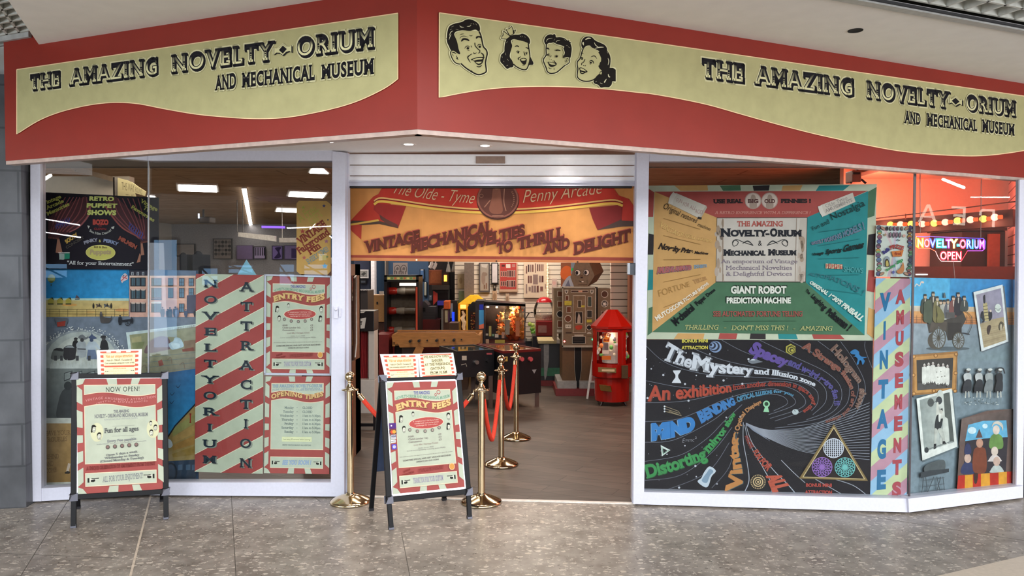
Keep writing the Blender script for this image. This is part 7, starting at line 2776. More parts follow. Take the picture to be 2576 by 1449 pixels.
out_ = [(800, 940), (790, 990), (795, 1060), (830, 1085), (960, 1085), (1030, 1120), (1065, 1200), (1100, 1242), (1340, 1245), (1375, 1190), (1420, 1115), (1600, 1115), (1630, 1090), (1638, 1000), (1610, 965), (1300, 955), (1030, 945), (960, 940), (900, 945), (800, 940)]
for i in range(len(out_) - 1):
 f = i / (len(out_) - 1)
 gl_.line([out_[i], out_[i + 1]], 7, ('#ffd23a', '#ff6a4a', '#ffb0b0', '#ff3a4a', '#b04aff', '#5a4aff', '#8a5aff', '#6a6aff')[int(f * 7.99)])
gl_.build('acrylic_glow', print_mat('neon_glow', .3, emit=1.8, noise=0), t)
nm_.build('neon_tube', NEON, t)
nm2.build('neon_tube', NEON, t)
wm = mat('thin_wire', '#8a6a62', .5)
for x, y in ((845, 900), (1580, 955)):
 mb = MB()
 mb.tube([PE(2140 + x / 4.83, 400 + y / 4.83, -.12), PE(2140 + (x + (8 if x > 1000 else -2)) / 4.83, 425, -.12)], .0025, 6)
 mb.build('wire', wm, t)
mb = MB()
mb.tube([PE(2398, 658, -.12), PE(2400, 680, -.12), PE(2402, 700, -.1)], .003, 6)
mb.build('cable', wm, t)
# ------------------------------------------------------------------ machines seen through the entrance
WOOD = mat('varnished_oak', '#a5743f', .4, var=.18, scale=8, stretch=(1, 1, 6))
DWOOD = mat('dark_walnut', '#4a2c1c', .45, var=.2, scale=8, stretch=(6, 1, 1))
BLACK = mat('black_laminate', '#141317', .35, var=.1)
GREYL = mat('grey_laminate', '#b9b2aa', .5, var=.04)
DRED = mat('dark_red_laminate', '#6e1b1c', .45)
STEEL = mat('steel', '#b5b2ae', .25, .9)
CLEAR = glass_mat('clear_acrylic', (.96, .96, .95), 1.3)

def fbox(mb, x0, x1, ytop, d, dep, z0=0.0):
 a, b = dp(d)(x0, ytop), dp(d)(x1, ytop)
 mb.box(a.x, d, z0, b.x, d + dep, a.z)

def Z(y, d):
 return dp(d)(1288, y).z

def X(x, d):
 return dp(d)(x, 678).x

def sheet(name, label, d, rect, fn, group=None, cat='poster', thick=.01, col='#ddd'):
 a = Art(dp(d), 0)
 x0, y0, x1, y1 = rect
 a.board([(x0, y0), (x1, y0), (x1, y1), (x0, y1)], thick, col)
 fn(a)
 return tag(a.build(name, PAPER), label, cat, group)

# 1 glazed showcase beside the left door post
t = thing('display_case', 'tall dark wooden glazed showcase beside the left door jamb', 'cabinet', (X(887, 6.4), 6.4, 0))
x1 = X(906, 6.9)
x0 = x1 - .4
zt = Z(664, 6.6)
mb = MB()
for y0, y1 in ((6.4, 6.44), (6.68, 6.9)):
 mb.box(x1 - .035, y0, 0, x1, y1, zt)
mb.box(x0, 6.4, 0, x0 + .035, 6.44, zt)
mb.box(x0, 6.4, zt - .1, x1, 6.9, zt)
mb.box(x0, 6.4, 0, x1, 6.9, .85)
mb.box(x0, 6.86, .8, x1, 6.9, zt)
mb.build('body', mat('case_walnut', '#6b452f', .45, var=.2, stretch=(6, 1, 1)), t)
mb = MB()
for k in range(3):
 mb.box(x0 + .01, 6.46, 1.09 + k * .25, x1 - .04, 6.85, 1.1 + k * .25)
mb.build('shelves', mat('glass_shelf', '#8d9590', .2), t)
mb = MB()
mb.add([(x1 - .01, 6.42, .85), (x1 - .01, 6.7, .85), (x1 - .01, 6.7, zt - .1), (x1 - .01, 6.42, zt - .1)], [(0, 1, 2, 3)])
mb.build('glass_side', CLEAR, t)
mb = MB()
mb.tube([(x1 + .012, 6.6, .88), (x1 + .012, 6.66, 1.0), (x1 + .012, 6.66, 1.6), (x1 + .012, 6.58, zt - .12)], .007, 6)
mb.build('cable', mat('white_cable', '#b9b4aa', .5), t)
for k in range(6):
 z = (.85, 1.1, 1.1, 1.35, 1.35, 1.6)[k]
 mb = MB()
 mb.lathe([(0, 0), (.05, 0), (.055, .06), (.03, .1), (.042, .14), (0, .16)], (x1 - .1 - .08 * (k % 2), 6.53 + .08 * (k % 2), z), 12)
 tag(mb.build('showcase_ornament', mat('pale_ornament%d' % (k % 3), ('#a8a294', '#8a8f86', '#b9ae98')[k % 3], .5)), ('%s ornament in the glazed showcase' % ('pale figure, bottom shelf,', 'grey figure, second shelf front,', 'cream figure, second shelf rear,', 'pale figure, third shelf rear,', 'grey figure, third shelf front,', 'cream figure, top shelf,')[k]), 'ornament', 'ornaments in the showcase')

# 2 black and white machine with a red curtain
t = thing('curtain_machine', 'white machine with black head panel, red curtain and black legs, left inside the entrance', 'arcade machine', (X(920, 7.7), 7.7, 0))
d = 7.7
x0, x1 = X(884, d), X(941, d)
mb = MB()
mb.box(x0, d, Z(1040, d), x1, d + .25, Z(956, d))
mb.box(X(926, d), d, Z(956, d), x1, d + .25, Z(832, d))
mb.box(x0, d + .2, Z(956, d), x1, d + .25, Z(832, d))
mb.build('body', GREYL, t, .004)
mb = MB()
mb.box(x0, d - .02, Z(833, d), x1, d + .25, Z(782, d))
mb.build('head_panel', BLACK, t, .004)
a = Art(dp(d - .02), .002)
a.poly([(893, 804), (921, 799), (917, 826), (893, 828)], '#c6c3bc')
a.t('EXPERT', [(885, 819), (911, 817)], 8, '#1b1a1c', .06, True)
a.poly([(890, 784), (920, 783), (915, 787), (893, 788)], '#c6c3bc')
a.build('name_plate', PAPER, t)
mb = MB()
vs, n = [], 20
for r in range(7):
 f = r / 6
 for k in range(n + 1):
  u = k / n
  px_ = 896 + 29 * u - (6 * math.sin(math.pi * f) * (u - 1) if False else 0)
  if f > .3:
   px_ = 896 + 29 * u + (10 * (f - .3) / .7) * (1 - u)
  q = dp(d + .12)(px_, 834 + (954 - 834) * f)
  vs.append((q.x, q.y + .014 * math.sin(u * 22), q.z))
mb.add(vs, [(r * (n + 1) + k, r * (n + 1) + k + 1, (r + 1) * (n + 1) + k + 1, (r + 1) * (n + 1) + k) for r in range(6) for k in range(n)], smooth=True)
mb.build('curtain', mat('red_curtain', '#8f1d22', .7), t)
for x in (890, 936):
 mb = MB()
 mb.box(X(x, d), d + .02, 0, X(x + 6, d), d + .06, Z(1040, d))
 mb.build('leg', BLACK, t)
mb = MB()
mb.box(x0, d + .06, .03, x1, d + .09, .06)
mb.build('foot_rail', BLACK, t)
# screen standing behind it
t = thing('dark_screen', 'dark screen cabinet standing behind the white curtain machine', 'arcade machine', (X(910, 8.9), 8.9, 0))
mb = MB()
fbox(mb, 890, 925, 730, 8.9, .4)
mb.build('body', mat('charcoal_panel', '#2b2728', .4), t, .006)
mb = MB()
mb.px((892, 729, 924, 731), 8.88, .05)
mb.build('trim_strip', STEEL, t)
t = thing('oak_box_cabinet', 'plain oak box cabinet with a small keyhole on a red plinth', 'cabinet', (X(949, 11.5), 11.5, 0))
mb = MB()
fbox(mb, 933, 966, 742, 11.5, .4, Z(810, 11.5))
mb.build('box', mat('pale_oak', '#b98d58', .45, var=.1, stretch=(1, 1, 5)), t, .006)
mb = MB()
mb.px((947, 759, 951, 766), 11.49, .01)
mb.build('keyhole', BLACK, t)
mb = MB()
fbox(mb, 930, 972, 832, 11.45, .5)
mb.build('plinth', DRED, t)
mb = MB()
fbox(mb, 936, 964, 811, 11.55, .3, Z(833, 11.55))
mb.build('base', DWOOD, t)
mb = MB()
mb.px((954, 733, 965, 741), 11.6, .02)
fb = mb.v
tag(mb.build('small_notice', mat('white_notice', '#c9cbd0', .6)), 'small white notice on top of the oak box cabinet', 'card')

# 3 tall bagatelle cabinet with red nosed bottles behind glass
d = 11.0
t = thing('tall_bottle_machine', 'tall black framed machine showing three large red tipped bottles behind glass', 'arcade machine', (X(1010, d), d, 0))
mb = MB()
for r in ((967, 692, 973, 872), (1047, 692, 1053, 872), (967, 692, 1053, 696), (967, 704, 1053, 709)):
 mb.px(r, d, .5)
mb.box(X(967, d), d, 0, X(1053, d), d + .5, Z(872, d))
mb.box(X(967, d), d + .45, 0, X(1053, d), d + .5, Z(692, d))
mb.build('cabinet', BLACK, t)
a = Art(dp(d + .02), 0)
a.board([(973, 695), (1047, 696), (1047, 705), (973, 704)], .01, '#8d9a62')
for k in range(9):
 a.ell(978 + k * 8, 700, 3.4, 2.8, ('#c7b36a', '#5f7a44', '#b0603c')[k % 3], n=9)
a.build('header_strip', MATS.get('dim_print') or print_mat('dim_print', .4, emit=.35), t)
a = Art(dp(d + .4), 0)
a.board([(970, 700), (1050, 700), (1050, 872), (970, 872)], .01, '#5c4d42')
a.rect(970, 742, 1050, 772, '#6b6259')
a.rect(970, 795, 1050, 822, '#665b50')
a.build('back_panel', PAINT, t)
for y, nx in ((732, 1000), (782, 998), (831, 992)):
 mb = MB()
 c_ = dp(d + .22)(972, y)
 r_ = 9.5 * 11.2 / 1900
 L = (1046 - 972) * 11.2 / 1900
 mb.m = 0
 e = (nx - 972) * 11.2 / 1900
 for m_, prof in ((0, [(r_ * .8, 0), (r_, .02), (r_, e * .8), (r_ * .75, e)]), (1, [(r_ * .75, e), (r_ * .95, e + .06), (r_ * .95, e + .12)]), (2, [(r_ * .95, e + .12), (r_ * 1.0, L)])):
  mb.m = m_
  vs, n = [], 16
  for r2, h in prof:
   for k in range(n):
    an = 2 * math.pi * k / n
    vs.append((c_.x + h, c_.y + r2 * math.cos(an), c_.z + r2 * math.sin(an)))
  mb.add(vs, [(i * n + k, i * n + (k + 1) % n, (i + 1) * n + (k + 1) % n, (i + 1) * n + k) for i in range(len(prof) - 1) for k in range(n)], smooth=True)
 mb.build('bottle', [mat('red_bottle_tip', '#a82418', .15), mat('bottle_label', '#8a8378', .5), mat('smoky_bottle', '#5e5448', .2)], t)
mb = MB()
mb.add([dp(d + .01)(973, 709), dp(d + .01)(973, 872), dp(d + .01)(1047, 872), dp(d + .01)(1047, 709)], [(0, 1, 2, 3)])
mb.build('glass_front', CLEAR, t)
mb = MB()
mb.px((1046, 722, 1050, 830), d - .01, .02)
mb.build('red_light_strip', emis('red_strip', '#a8402c', .7), t)
mb = MB()
mb.px((1005, 712, 1048, 719), d + .05, .1)
mb.build('lamp_strip', emis('white_strip', '#fff0e4', 3), t)

# 4 things on the blue walls
sheet('framed_print', 'small white framed grey print on the navy wall', 13.55, (900, 678, 927, 700), lambda a: (a.rect(903, 681, 924, 697, '#7d7f80'), a.poly([(908, 690), (916, 684), (921, 688), (914, 694)], '#3c3e40')), 'prints on the blue walls', 'picture', .03, '#c3c4c8')
sheet('small_plaque', 'small black plaque under the white framed print on the navy wall', 13.55, (905, 704, 922, 714), lambda a: a.rect(908, 706, 919, 711, '#3d4450'), None, 'plaque', .03, '#14141a')

def eleph(a):
 for x in (997, 1013):
  a.line([(x - 5, 684), (x - 4, 672), (x + 3, 667), (x + 9, 672), (x + 9, 684)], 1.4, '#6d6f74', True)
  a.line([(x + 3, 672), (x - 2, 680), (x, 686)], 1.2, '#7d7f84', True)
  a.ell(x + 3, 676, 3, 4, '#8d8f94')
  for k in (-4, 1, 7):
   a.line([(x + k, 682), (x + k, 690)], 1.6, '#5d5f64')

sheet('line_drawing', 'white sheet with a grey line drawing hanging over the tall bottle machine', 11.2, (989, 661, 1025, 691), eleph, None, 'picture', .01, '#d8d6d8')
for i, (x0, y0, x1, y1, c1, c2_, lb) in enumerate(((1056, 677, 1067, 704, '#141b2a', '#4a6a9a', 'narrow black framed blue picture on the blue wall, upper'), (1066, 709, 1074, 746, '#15171c', '#a3a49c', 'narrow black framed pale picture on the blue wall, lower'), (1052, 708, 1056, 745, '#b9b4b0', '#a3a0a0', 'thin white strip picture beside the tall bottle machine'), (1079, 743, 1087, 756, '#5f6d80', '#7d8694', 'small grey blue notice on the dark partition'))):
 def fn(a, x0=x0, y0=y0, x1=x1, y1=y1, c2_=c2_):
  a.rect(x0 + 1.5, y0 + 3, x1 - 1.5, y1 - 3, c2_)
  a.rect(x0 + 2, y0 + 1, x1 - 2, y0 + 3, '#d5d6da')
 sheet('narrow_picture', lb, 12.96 if i == 3 else 14.16, (x0, y0, x1, y1), fn, 'narrow pictures on the blue wall', 'picture', .03, c1)
t = thing('wall_cabinet', 'brown glass fronted cabinet hanging on the dark partition', 'cabinet', dp(12.7)(1096, 716))
mb = MB()
mb.px((1079, 679, 1112, 717), 12.7, .25)
mb.build('box', mat('red_brown_wood', '#7a4028', .35), t, .01)
mb = MB()
mb.px((1082, 682, 1109, 713), 12.69, .02)
mb.build('glass_front', mat('brown_glass', '#93583c', .15), t)
t = thing('wall_lamp', 'small lit amber lantern in a dark box beside the brown wall cabinet', 'lamp', dp(12.7)(1120, 716))
mb = MB()
mb.px((1112, 681, 1129, 717), 12.7, .25)
mb.build('box', mat('dark_brown_box', '#2a1712', .5), t)
mb = MB()
mb.px((1117, 692, 1124, 708), 12.68, .03)
mb.build('lantern', emis('amber_lantern', '#ffb03c', 3.5), t)
t = thing('video_cabinet', 'black and red video game cabinet with a blue lit control shelf', 'arcade machine', (X(1107, 12.48), 12.48, 0))
mb = MB()
fbox(mb, 1088, 1128, 728, 12.48, .5)
mb.build('cabinet', BLACK, t)
mb = MB()
q = [dp(12.47)(1090, 731), dp(12.47)(1101, 738), dp(12.47)(1101, 756), dp(12.47)(1090, 768)]
mb.prism(q, (0, -.02, 0))
mb.build('side_panel', mat('red_panel', '#a12c20', .5), t)
mb = MB()
mb.px((1102, 735, 1126, 752), 12.45, .02)
mb.build('screen', mat('dark_screen', '#0c0a0c', .2), t)
mb = MB()
mb.px((1100, 757, 1127, 768), 12.38, .1)
mb.build('control_shelf', emis('blue_shelf', '#4a3f8c', .5), t)
mb = MB()
mb.px((1086, 718, 1130, 729), 12.38, .1)
mb.build('marquee', mat('dark_marquee', '#241e1c', .5), t)
t = thing('castle_cabinet', 'dark brick patterned castle shaped cabinet on a dark red base', 'arcade machine', (X(1078, 12.0), 12.0, 0))
d = 12.0
mb = MB()
pts = [(1056, 806), (1056, 768), (1062, 762), (1066, 757), (1072, 762), (1077, 768), (1077, 772), (1095, 772), (1095, 806)]
mb.prism([dp(d)(*p) for p in pts], (0, .4, 0))
cm = mb.build('castle', mat('dark_stone', '#2c2a30', .6), t)
a = Art(dp(d), .003)
for k in range(9):
 a.line([(1057, 770 + k * 4), (1094, 770 + k * 4)], .6, '#1a191e')
a.rect(1063, 774, 1070, 784, '#0c0c10')
a.build('brick_lines', PAPER, t)
mb = MB()
fbox(mb, 1056, 1107, 804, d - .05, .42)
mb.build('base', mat('deep_red_base', '#5c1214', .5), t)
t = thing('orange_top_machine', 'slim dark machine with an orange square head', 'arcade machine', (X(1124, 11.8), 11.8, 0))
d = 11.8
mb = MB()
fbox(mb, 1110, 1128.5, 778, d, .4)
mb.build('body', DWOOD, t)
mb = MB()
mb.px((1116, 757, 1131, 778), d - .02, .3)
mb.build('head', mat('orange_head', '#c2541f', .45), t, .01)
mb = MB()
mb.px((1119, 781, 1126, 811), d - .01, .02)
mb.build('scale_strip', mat('cream_strip', '#a79a80', .5), t)
mb = MB()
mb.px((1110, 780, 1115, 832), d - .01, .02)
mb.build('side_strip', mat('grey_side', '#6a6866', .5), t)
t = thing('blue_lit_machine', 'narrow black machine with a blue lit panel left of the yellow house', 'arcade machine', (X(1140, 12.0), 12.0, 0))
mb = MB()
fbox(mb, 1131, 1151, 757, 12.0, .4)
mb.build('body', BLACK, t)
mb = MB()
mb.px((1133, 763, 1139, 800), 11.99, .02)
mb.build('pale_panel', mat('pale_blue_panel', '#7d8a9a', .5), t)
mb = MB()
mb.px((1137, 785, 1143, 808), 11.98, .02)
mb.build('blue_light', emis('blue_light', '#2a4aff', 1.2), t)
t = thing('brown_stool_box', 'low brown box right of the orange topped machine', 'box', (X(1140, 11.3), 11.3, 0))
mb = MB()
fbox(mb, 1129, 1152, 813, 11.3, .4)
mb.build('box', mat('mid_brown', '#4f3724', .5), t)

# 5 slat wall: posters
def cards(rows, c0, seed):
 def fn(a):
  random.seed(seed)
  for (x0, x1, y0, y1, n) in rows:
   w_ = (x1 - x0) / n
   for k in range(n):
    a.rect(x0 + k * w_ + .5, y0, x0 + (k + 1) * w_ - .5, y1, '#b5a59a')
    a.rect(x0 + k * w_ + 1, y0 + 1, x0 + (k + 1) * w_ - 1, y1 - 1, random.choice(('#4f2f2c', '#6b4a44', '#3a2a2c', '#7d6a66', '#5c3c38')))
 return fn

dW = 12.35
sheet('framed_poster', 'grey framed faded figure poster on the slat wall', dW, (1205, 661, 1232, 736), lambda a: (a.rect(1208, 663, 1229, 731, '#9a938a'), a.poly([(1210, 664), (1227, 664), (1224, 674), (1212, 672)], '#bdb8b2'), a.ell(1216, 700, 5, 16, '#8a7a70'), a.rect(1217, 716, 1220, 727, '#6f5448'), a.rect(1222, 712, 1225, 727, '#7a5c50'), a.ell(1219, 690, 7, 5, '#85766c')), 'posters on the slat wall', 'poster', .04, '#4e4a4c')
sheet('framed_sheet', 'narrow black framed white sheet on the slat wall', dW, (1236, 661, 1253, 714), lambda a: a.rect(1238, 663, 1251, 711, '#c9c6ca'), 'posters on the slat wall', 'poster', .04, '#17161a')
sheet('small_sign', 'tiny black sign under the black framed white sheet', dW, (1241, 716, 1248, 731), lambda a: a.rect(1243, 719, 1246, 725, '#8a8278'), None, 'sign', .02, '#1b191b')
sheet('card_strip', 'narrow brown card strip under the tiny black sign', dW, (1239, 732, 1250, 760), lambda a: a.ell(1244, 746, 4, 9, '#94795f'), None, 'card', .01, '#b59a80')
sheet('card_strip', 'narrow brown card strip below the red card board', dW, (1272, 739, 1281, 766), lambda a: a.ell(1276, 754, 3, 9, '#8a7460'), None, 'card', .01, '#b09a86')
sheet('card_board', 'red board with three rows of small cards on the slat wall', dW, (1256, 661, 1302, 734), lambda a: (a.rect(1258, 661, 1299, 728, '#a5403c'), a.rect(1262, 666, 1270, 671, '#4c2a2a'), a.rect(1273, 664, 1284, 674, '#c9c0b8'), a.rect(1288, 664, 1296, 672, '#a3706a'), cards(((1259, 1275, 682, 696, 3), (1275, 1297, 680, 697, 4), (1259, 1275, 707, 720, 3), (1274, 1297, 705, 722, 4)), 0, 3)(a)), 'posters on the slat wall', 'board', .05, '#b59a84')
sheet('card_board', 'large cream board with many small photographs on the slat wall', dW, (1318, 661, 1378, 749), lambda a: cards(((1322, 1327, 668, 689, 1), (1327, 1343, 665, 685, 3), (1345, 1349, 662, 687, 1), (1350, 1368, 664, 683, 4), (1327, 1339, 693, 713, 2), (1355, 1368, 693, 711, 2), (1340, 1354, 690, 716, 1), (1322, 1327, 714, 739, 1), (1329, 1336, 721, 733, 1), (1336, 1356, 718, 736, 3), (1358, 1367, 720, 733, 1), (1370, 1374, 714, 727, 1)), 0, 8)(a), 'posters on the slat wall', 'board', .05, '#c9b9a4')
sheet('faded_notice', 'brown faded notice left of the grey partition on the slat wall', dW, (1151, 689, 1167, 726), lambda a: a.ell(1159, 706, 4, 8, '#8a7c62'), None, 'poster', .02, '#a3967c')
t = thing('grey_partition', 'grey brown upright board leaning on the slat wall above the yellow house', 'board', (X(1180, 12.2), 12.2, 0))
mb = MB()
fbox(mb, 1168, 1192, 661, 12.2, .08)
mb.build('board', mat('grey_brown_board', '#6a5f58', .7), t)
mb = MB()
fbox(mb, 1154, 1173, 732, 12.33, .05)
tag(mb.build('green_panel', mat('dull_green_panel', '#5d6f5a', .5)), 'dull green panel behind the roof of the yellow house', 'board')
sheet('paper_banner_strip', 'small pink white notice between the photograph board and the robot', dW, (1388, 701, 1401, 740), lambda a: (a.ell(1394, 712, 4, 5, '#c09a94'), a.rect(1390, 722, 1399, 736, '#c9bdb4')), None, 'poster', .01, '#b9a49c')
sheet('planet_poster', 'orange and grey poster behind the robot head', dW, (1411, 661, 1480, 724), lambda a: (a.ell(1424, 686, 14, 18, '#b5562a', .3, 24), a.rect(1436, 661, 1480, 690, '#6d7480'), a.poly([(1415, 722), (1425, 700), (1438, 695), (1445, 722)], '#8c8a94', True), a.poly([(1420, 724), (1430, 704), (1436, 724)], '#5c5a6c')), 'posters on the slat wall', 'poster', .01, '#7c4a34')
mb = MB()
for k in range(12):
 mb.ball(dp(12.3)(1377 + (k % 2), 665 + k * 7), .013, 8)
mb.tube([dp(12.3)(1377.5, 662), dp(12.3)(1378, 748)], .004, 5)
tag(mb.build('fairy_lights', emis('warm_fairy', '#ffdba0', 2.2)), 'string of tiny warm fairy lights down the right edge of the photograph board', 'lights')
for k, (x, y) in enumerate(((1128, 664), (1142, 663))):
 mb = MB()
 mb.lathe([(.015, 0), (.042, -.12), (.036, -.14), (0, -.13)], dp(12.5)(x, y), 12)
 mb.bar(dp(12.5)(x, y), V((X(x, 12.5), 12.5, ZI)), .02, .02, (1, 0, 0))
 tag(mb.build('spot_light', mat('white_spot', '#8f8c88', .4)), ('left' if k == 0 else 'right') + ' small grey spot light under the banner over the dark partition', 'lamp', 'spot lights over the dark partition')
for k, (x, y) in enumerate(((1082, 668), (1091, 670))):
 mb = MB()
 mb.tube([dp(12.6)(x + 5, y - 8), dp(12.6)(x + 3, y), dp(12.6)(x - 1, y + 6)], .03, 8)
 mb.bar(dp(12.6)(x + 5, y - 8), V((X(x + 5, 12.6), 12.6, ZI)), .02, .02, (1, 0, 0))
 tag(mb.build('pipe_hook', mat('pale_pipe', '#b9b4b2', .4)), ('left' if k == 0 else 'right') + ' pale curved bracket over the brown wall cabinet', 'bracket', 'brackets over the brown wall cabinet')

# 6 yellow house machine
t = thing('yellow_house_machine', 'yellow lit house shaped fortune machine with a pitched roof', 'arcade machine', (X(1180, 11.95), 11.95, 0))
d = 11.95
YEL = mat('glowing_yellow', '#dc9c2c', .45, emit=.35)  # frame and roof colours glow weakly to look lit
mb = MB()
mb.prism([dp(d)(1153, 764), dp(d)(1181, 743), dp(d)(1200, 743), dp(d)(1218, 757), dp(d)(1218, 765)], (0, .35, 0))
mb.build('roof', mat('yellow_roof', '#e0ac24', .4, emit=.45), t)
mb = MB()
for r in ((1153, 764, 1157, 860), (1173, 775, 1177, 860), (1153, 764, 1177, 779)):
 mb.px(r, d, .4)
mb.box(X(1153, d), d, 0, X(1177, d), d + .4, Z(832, d))
mb.build('front_frame', YEL, t)
mb = MB()
mb.px((1158, 767, 1172, 776), d - .01, .02)
mb.build('lit_sign', emis('yellow_sign', '#ffd45c', 2.2), t)
mb = MB()
fbox(mb, 1157, 1174, 779, d + .1, .25, Z(835, d))
mb.build('window_box', mat('dark_interior', '#2a1a14', .6), t)
mb = MB()
mb.tube([dp(d + .06)(*p) for p in ((1163, 782), (1168, 792), (1163, 800), (1168, 812), (1166, 822), (1168, 830))], [.015, .025, .035, .03, .03, .02], 8)
mb.ball(dp(d + .05)(1169, 811), .03, 10)
mb.build('figure', mat('cream_figure', '#d9c2a0', .5, emit=.25), t)
mb = MB()
mb.prism([dp(d - .3)(1177, 868), dp(d - .3)(1177, 772), dp(d - .3)(1188, 760), dp(d - .3)(1197, 760), dp(d - .3)(1197, 868)], (0, .3, 0))
mb.build('dark_side', BLACK, t)
a = Art(dp(d - .3), .004)
random.seed(9)
a.rect(1183, 784, 1196, 840, '#2f1d16')
for k in range(26):
 a.ell(random.uniform(1185, 1194), random.uniform(788, 836), 1.6, 2, random.choice(('#8c3a2c', '#b57d3c', '#5c2a22', '#c9a26a')), n=7)
 a.k -= 1
a.build('prize_window', PAINT, t)

# 7 crane machine with soft toys
d = 10.9
t = thing('crane_machine', 'glass crane machine full of orange and cream soft toys, blue lit left side', 'arcade machine', (X(1268, d), d, 0))
mb = MB()
fbox(mb, 1219, 1322, 862, d, .65)
mb.build('base', mat('plum_base', '#4d2024', .4), t)
GF = mat('grey_metal_frame', '#5d585c', .35, .4)
mb = MB()
mb.px((1218, 766, 1221, 864), d, .04)
mb.px((1270, 770, 1271.5, 852), d, .03)
mb.px((1217, 764, 1322, 770), d, .06)
mb.px((1319, 770, 1322, 864), d, .04)
mb.build('frame', GF, t)
mb = MB()
mb.box(X(1218, d), d + .61, Z(864, d), X(1322, d), d + .65, Z(766, d))
mb.build('back_panel', GF, t)
mb = MB()
q = [dp(d)(1216, 763), dp(d)(1216, 757), dp(d)(1347, 770), dp(d)(1324, 774)]
mb.prism([dp(d)(1216, 766), dp(d)(1216, 758), dp(d)(1322, 766), dp(d)(1322, 771)], (0, .65, 0))
mb.build('roof', BLACK, t)
mb = MB()
mb.px((1221, 843, 1270, 852), d - .01, .03)
mb.build('sill', BLACK, t)
a = Art(dp(d - .01), .004)
for r, c in (((1222, 839, 1228, 844), '#b9b4ac'), ((1230, 820, 1236, 846), '#b3a86a'), ((1238, 840, 1243, 846), '#7fa88c'), ((1245, 840, 1254, 849), '#c3bdb4'), ((1262, 835, 1269, 851), '#b08a7a'), ((1222, 853, 1230, 864), '#c3a58c'), ((1245, 855, 1270, 863), '#a89a4c'), ((1272, 805, 1282, 842), '#8f867c'), ((1297, 807, 1307, 846), '#c07a5a')):
 a.rect(*r, c)
a.build('stickers', PAPER, t)
mb = MB()
P_ = dp(d + .01)
mb.add([P_(1220, 769), P_(1220, 853), P_(1320, 862), P_(1320, 770)], [(0, 1, 2, 3)])
mb.build('glass_front', CLEAR, t)
mb = MB()
fbox(mb, 1196, 1218, 757, d - .05, .65)
mb.build('side_cabinet', mat('dark_side_cabinet', '#2c2830', .4), t)
a = Art(dp(d - .05), .004)
a.grad([(1205, 780), (1217, 780), (1217, 826), (1205, 826)], ['#3d7fa6', '#2f6f98', '#2a5f86', '#3a6a8c'])
a.rect(1206, 766, 1216, 779, '#1c2c8c')
a.poly([(1205, 818), (1217, 814), (1217, 826), (1205, 828)], '#a8543c')
a.rect(1203, 836, 1209, 845, '#141216')
a.build('lit_side_window', print_mat('dim_lit_print', .4, emit=.5), t)
mb = MB()
mb.px((1224, 771, 1230, 774), d + .1, .05)
mb.px((1247, 771, 1252, 775), d + .1, .05)
mb.build('lamp', emis('crane_lamp', '#ffd9a8', 8), t)
point('crane_lamp_glow', (X(1290, d + .3), d + .3, Z(776, d + .3)), 16, (1, .62, .34), .08)
random.seed(12)
names = 0
spots = []
for k in range(110):
 x = random.uniform(1254, 1315)
 y = random.uniform(780, 850)
 if x < 1270 and y < 800:
  continue
 if all((x - q[0]) ** 2 + (y - q[1]) ** 2 > 60 for q in spots):
  spots.append((x, y))
TOYC = [mat('toy_%d' % i, c, .8, bump=.2, scale=60) for i, c in enumerate(('#d9823c', '#e0b27a', '#c96a34', '#e6cfa4', '#b5542c', '#dfa050'))]
for k, (x, y) in enumerate(spots[:34]):
 dd = d + .2 + .13 * (k % 3)
 c_ = dp(dd)(x, y)
 mb = MB()
 r_ = random.uniform(.035, .052)
 mb.ball(c_, r_, 10, (1, .8, 1.25))
 mb.ball(c_ + V((0, -r_ * .5, r_ * 1.4)), r_ * .75, 10)
 for s_ in (-1, 1):
  mb.ball(c_ + V((s_ * r_ * .6, -r_ * .4, r_ * 2.0)), r_ * .3, 8)
  mb.ball(c_ + V((s_ * r_ * 1.0, -r_ * .5, r_ * .2)), r_ * .4, 8)
 tag(mb.build('soft_toy', TOYC[k % 6]), 'small orange or cream soft toy heaped inside the glass crane machine', 'soft toy', 'soft toys in the crane machine')
# 8 dome machine with green prize and bubble gum dome
t = thing('glass_dome_case', 'glass case with green prizes between the crane machine and the gumball dome', 'arcade machine', (X(1336, 11.9), 11.9, 0))
d = 11.9
mb = MB()
fbox(mb, 1318, 1362, 858, d, .45)
mb.build('base', mat('dark_navy_base', '#1a1c24', .4), t)
mb = MB()
c_ = dp(d + .25)(1338, 858)
mb.lathe([(.12, 0), (.125, .25), (.11, .36), (.06, .45), (0, .47)], c_, 20)
mb.build('dome', glass_mat('dome_clear', (.97, .97, .97), 1.15), t)
random.seed(2)
for k in range(9):
 q = dp(d + .25)(random.uniform(1332, 1346), random.uniform(812, 852))
 mb = MB()
 mb.ball(q, .035, 10)
 tag(mb.build('prize', mat(('green_prize', 'lime_prize')[k % 2], ('#5f8a34', '#9aa84c')[k % 2], .5, emit=.2)), 'small green prize inside the glass case beside the gumball dome', 'prize', 'green prizes in the glass case')
mb = MB()
mb.px((1326, 852, 1335, 858), d - .01, .03)
mb.build('price_label', mat('pale_label', '#b5b0a8', .5), t)
t = thing('gumball_machine', 'large gumball machine, clear round dome with red cap and dark red base', 'arcade machine', (X(1368, 11.3), 11.3, 0))
d = 11.42
c_ = dp(d + .3)(1369, 808)
r_ = 26 * 11.6 / 1900
mb = MB()
mb.lathe([(r_ * .8, -.0), (r_, .08), (r_ * 1.05, .16), (r_ * .95, .24), (r_ * .75, .3)], c_, 24)
mb.build('dome', glass_mat('dome_glass', (.95, .95, .95), 1.3), t)
mb = MB()
mb.lathe([(r_ * .78, .295), (r_ * .7, .33), (r_ * .4, .37), (0, .38)], c_, 24)
mb.build('cap', mat('red_cap', '#9c1820', .25), t)
mb = MB()
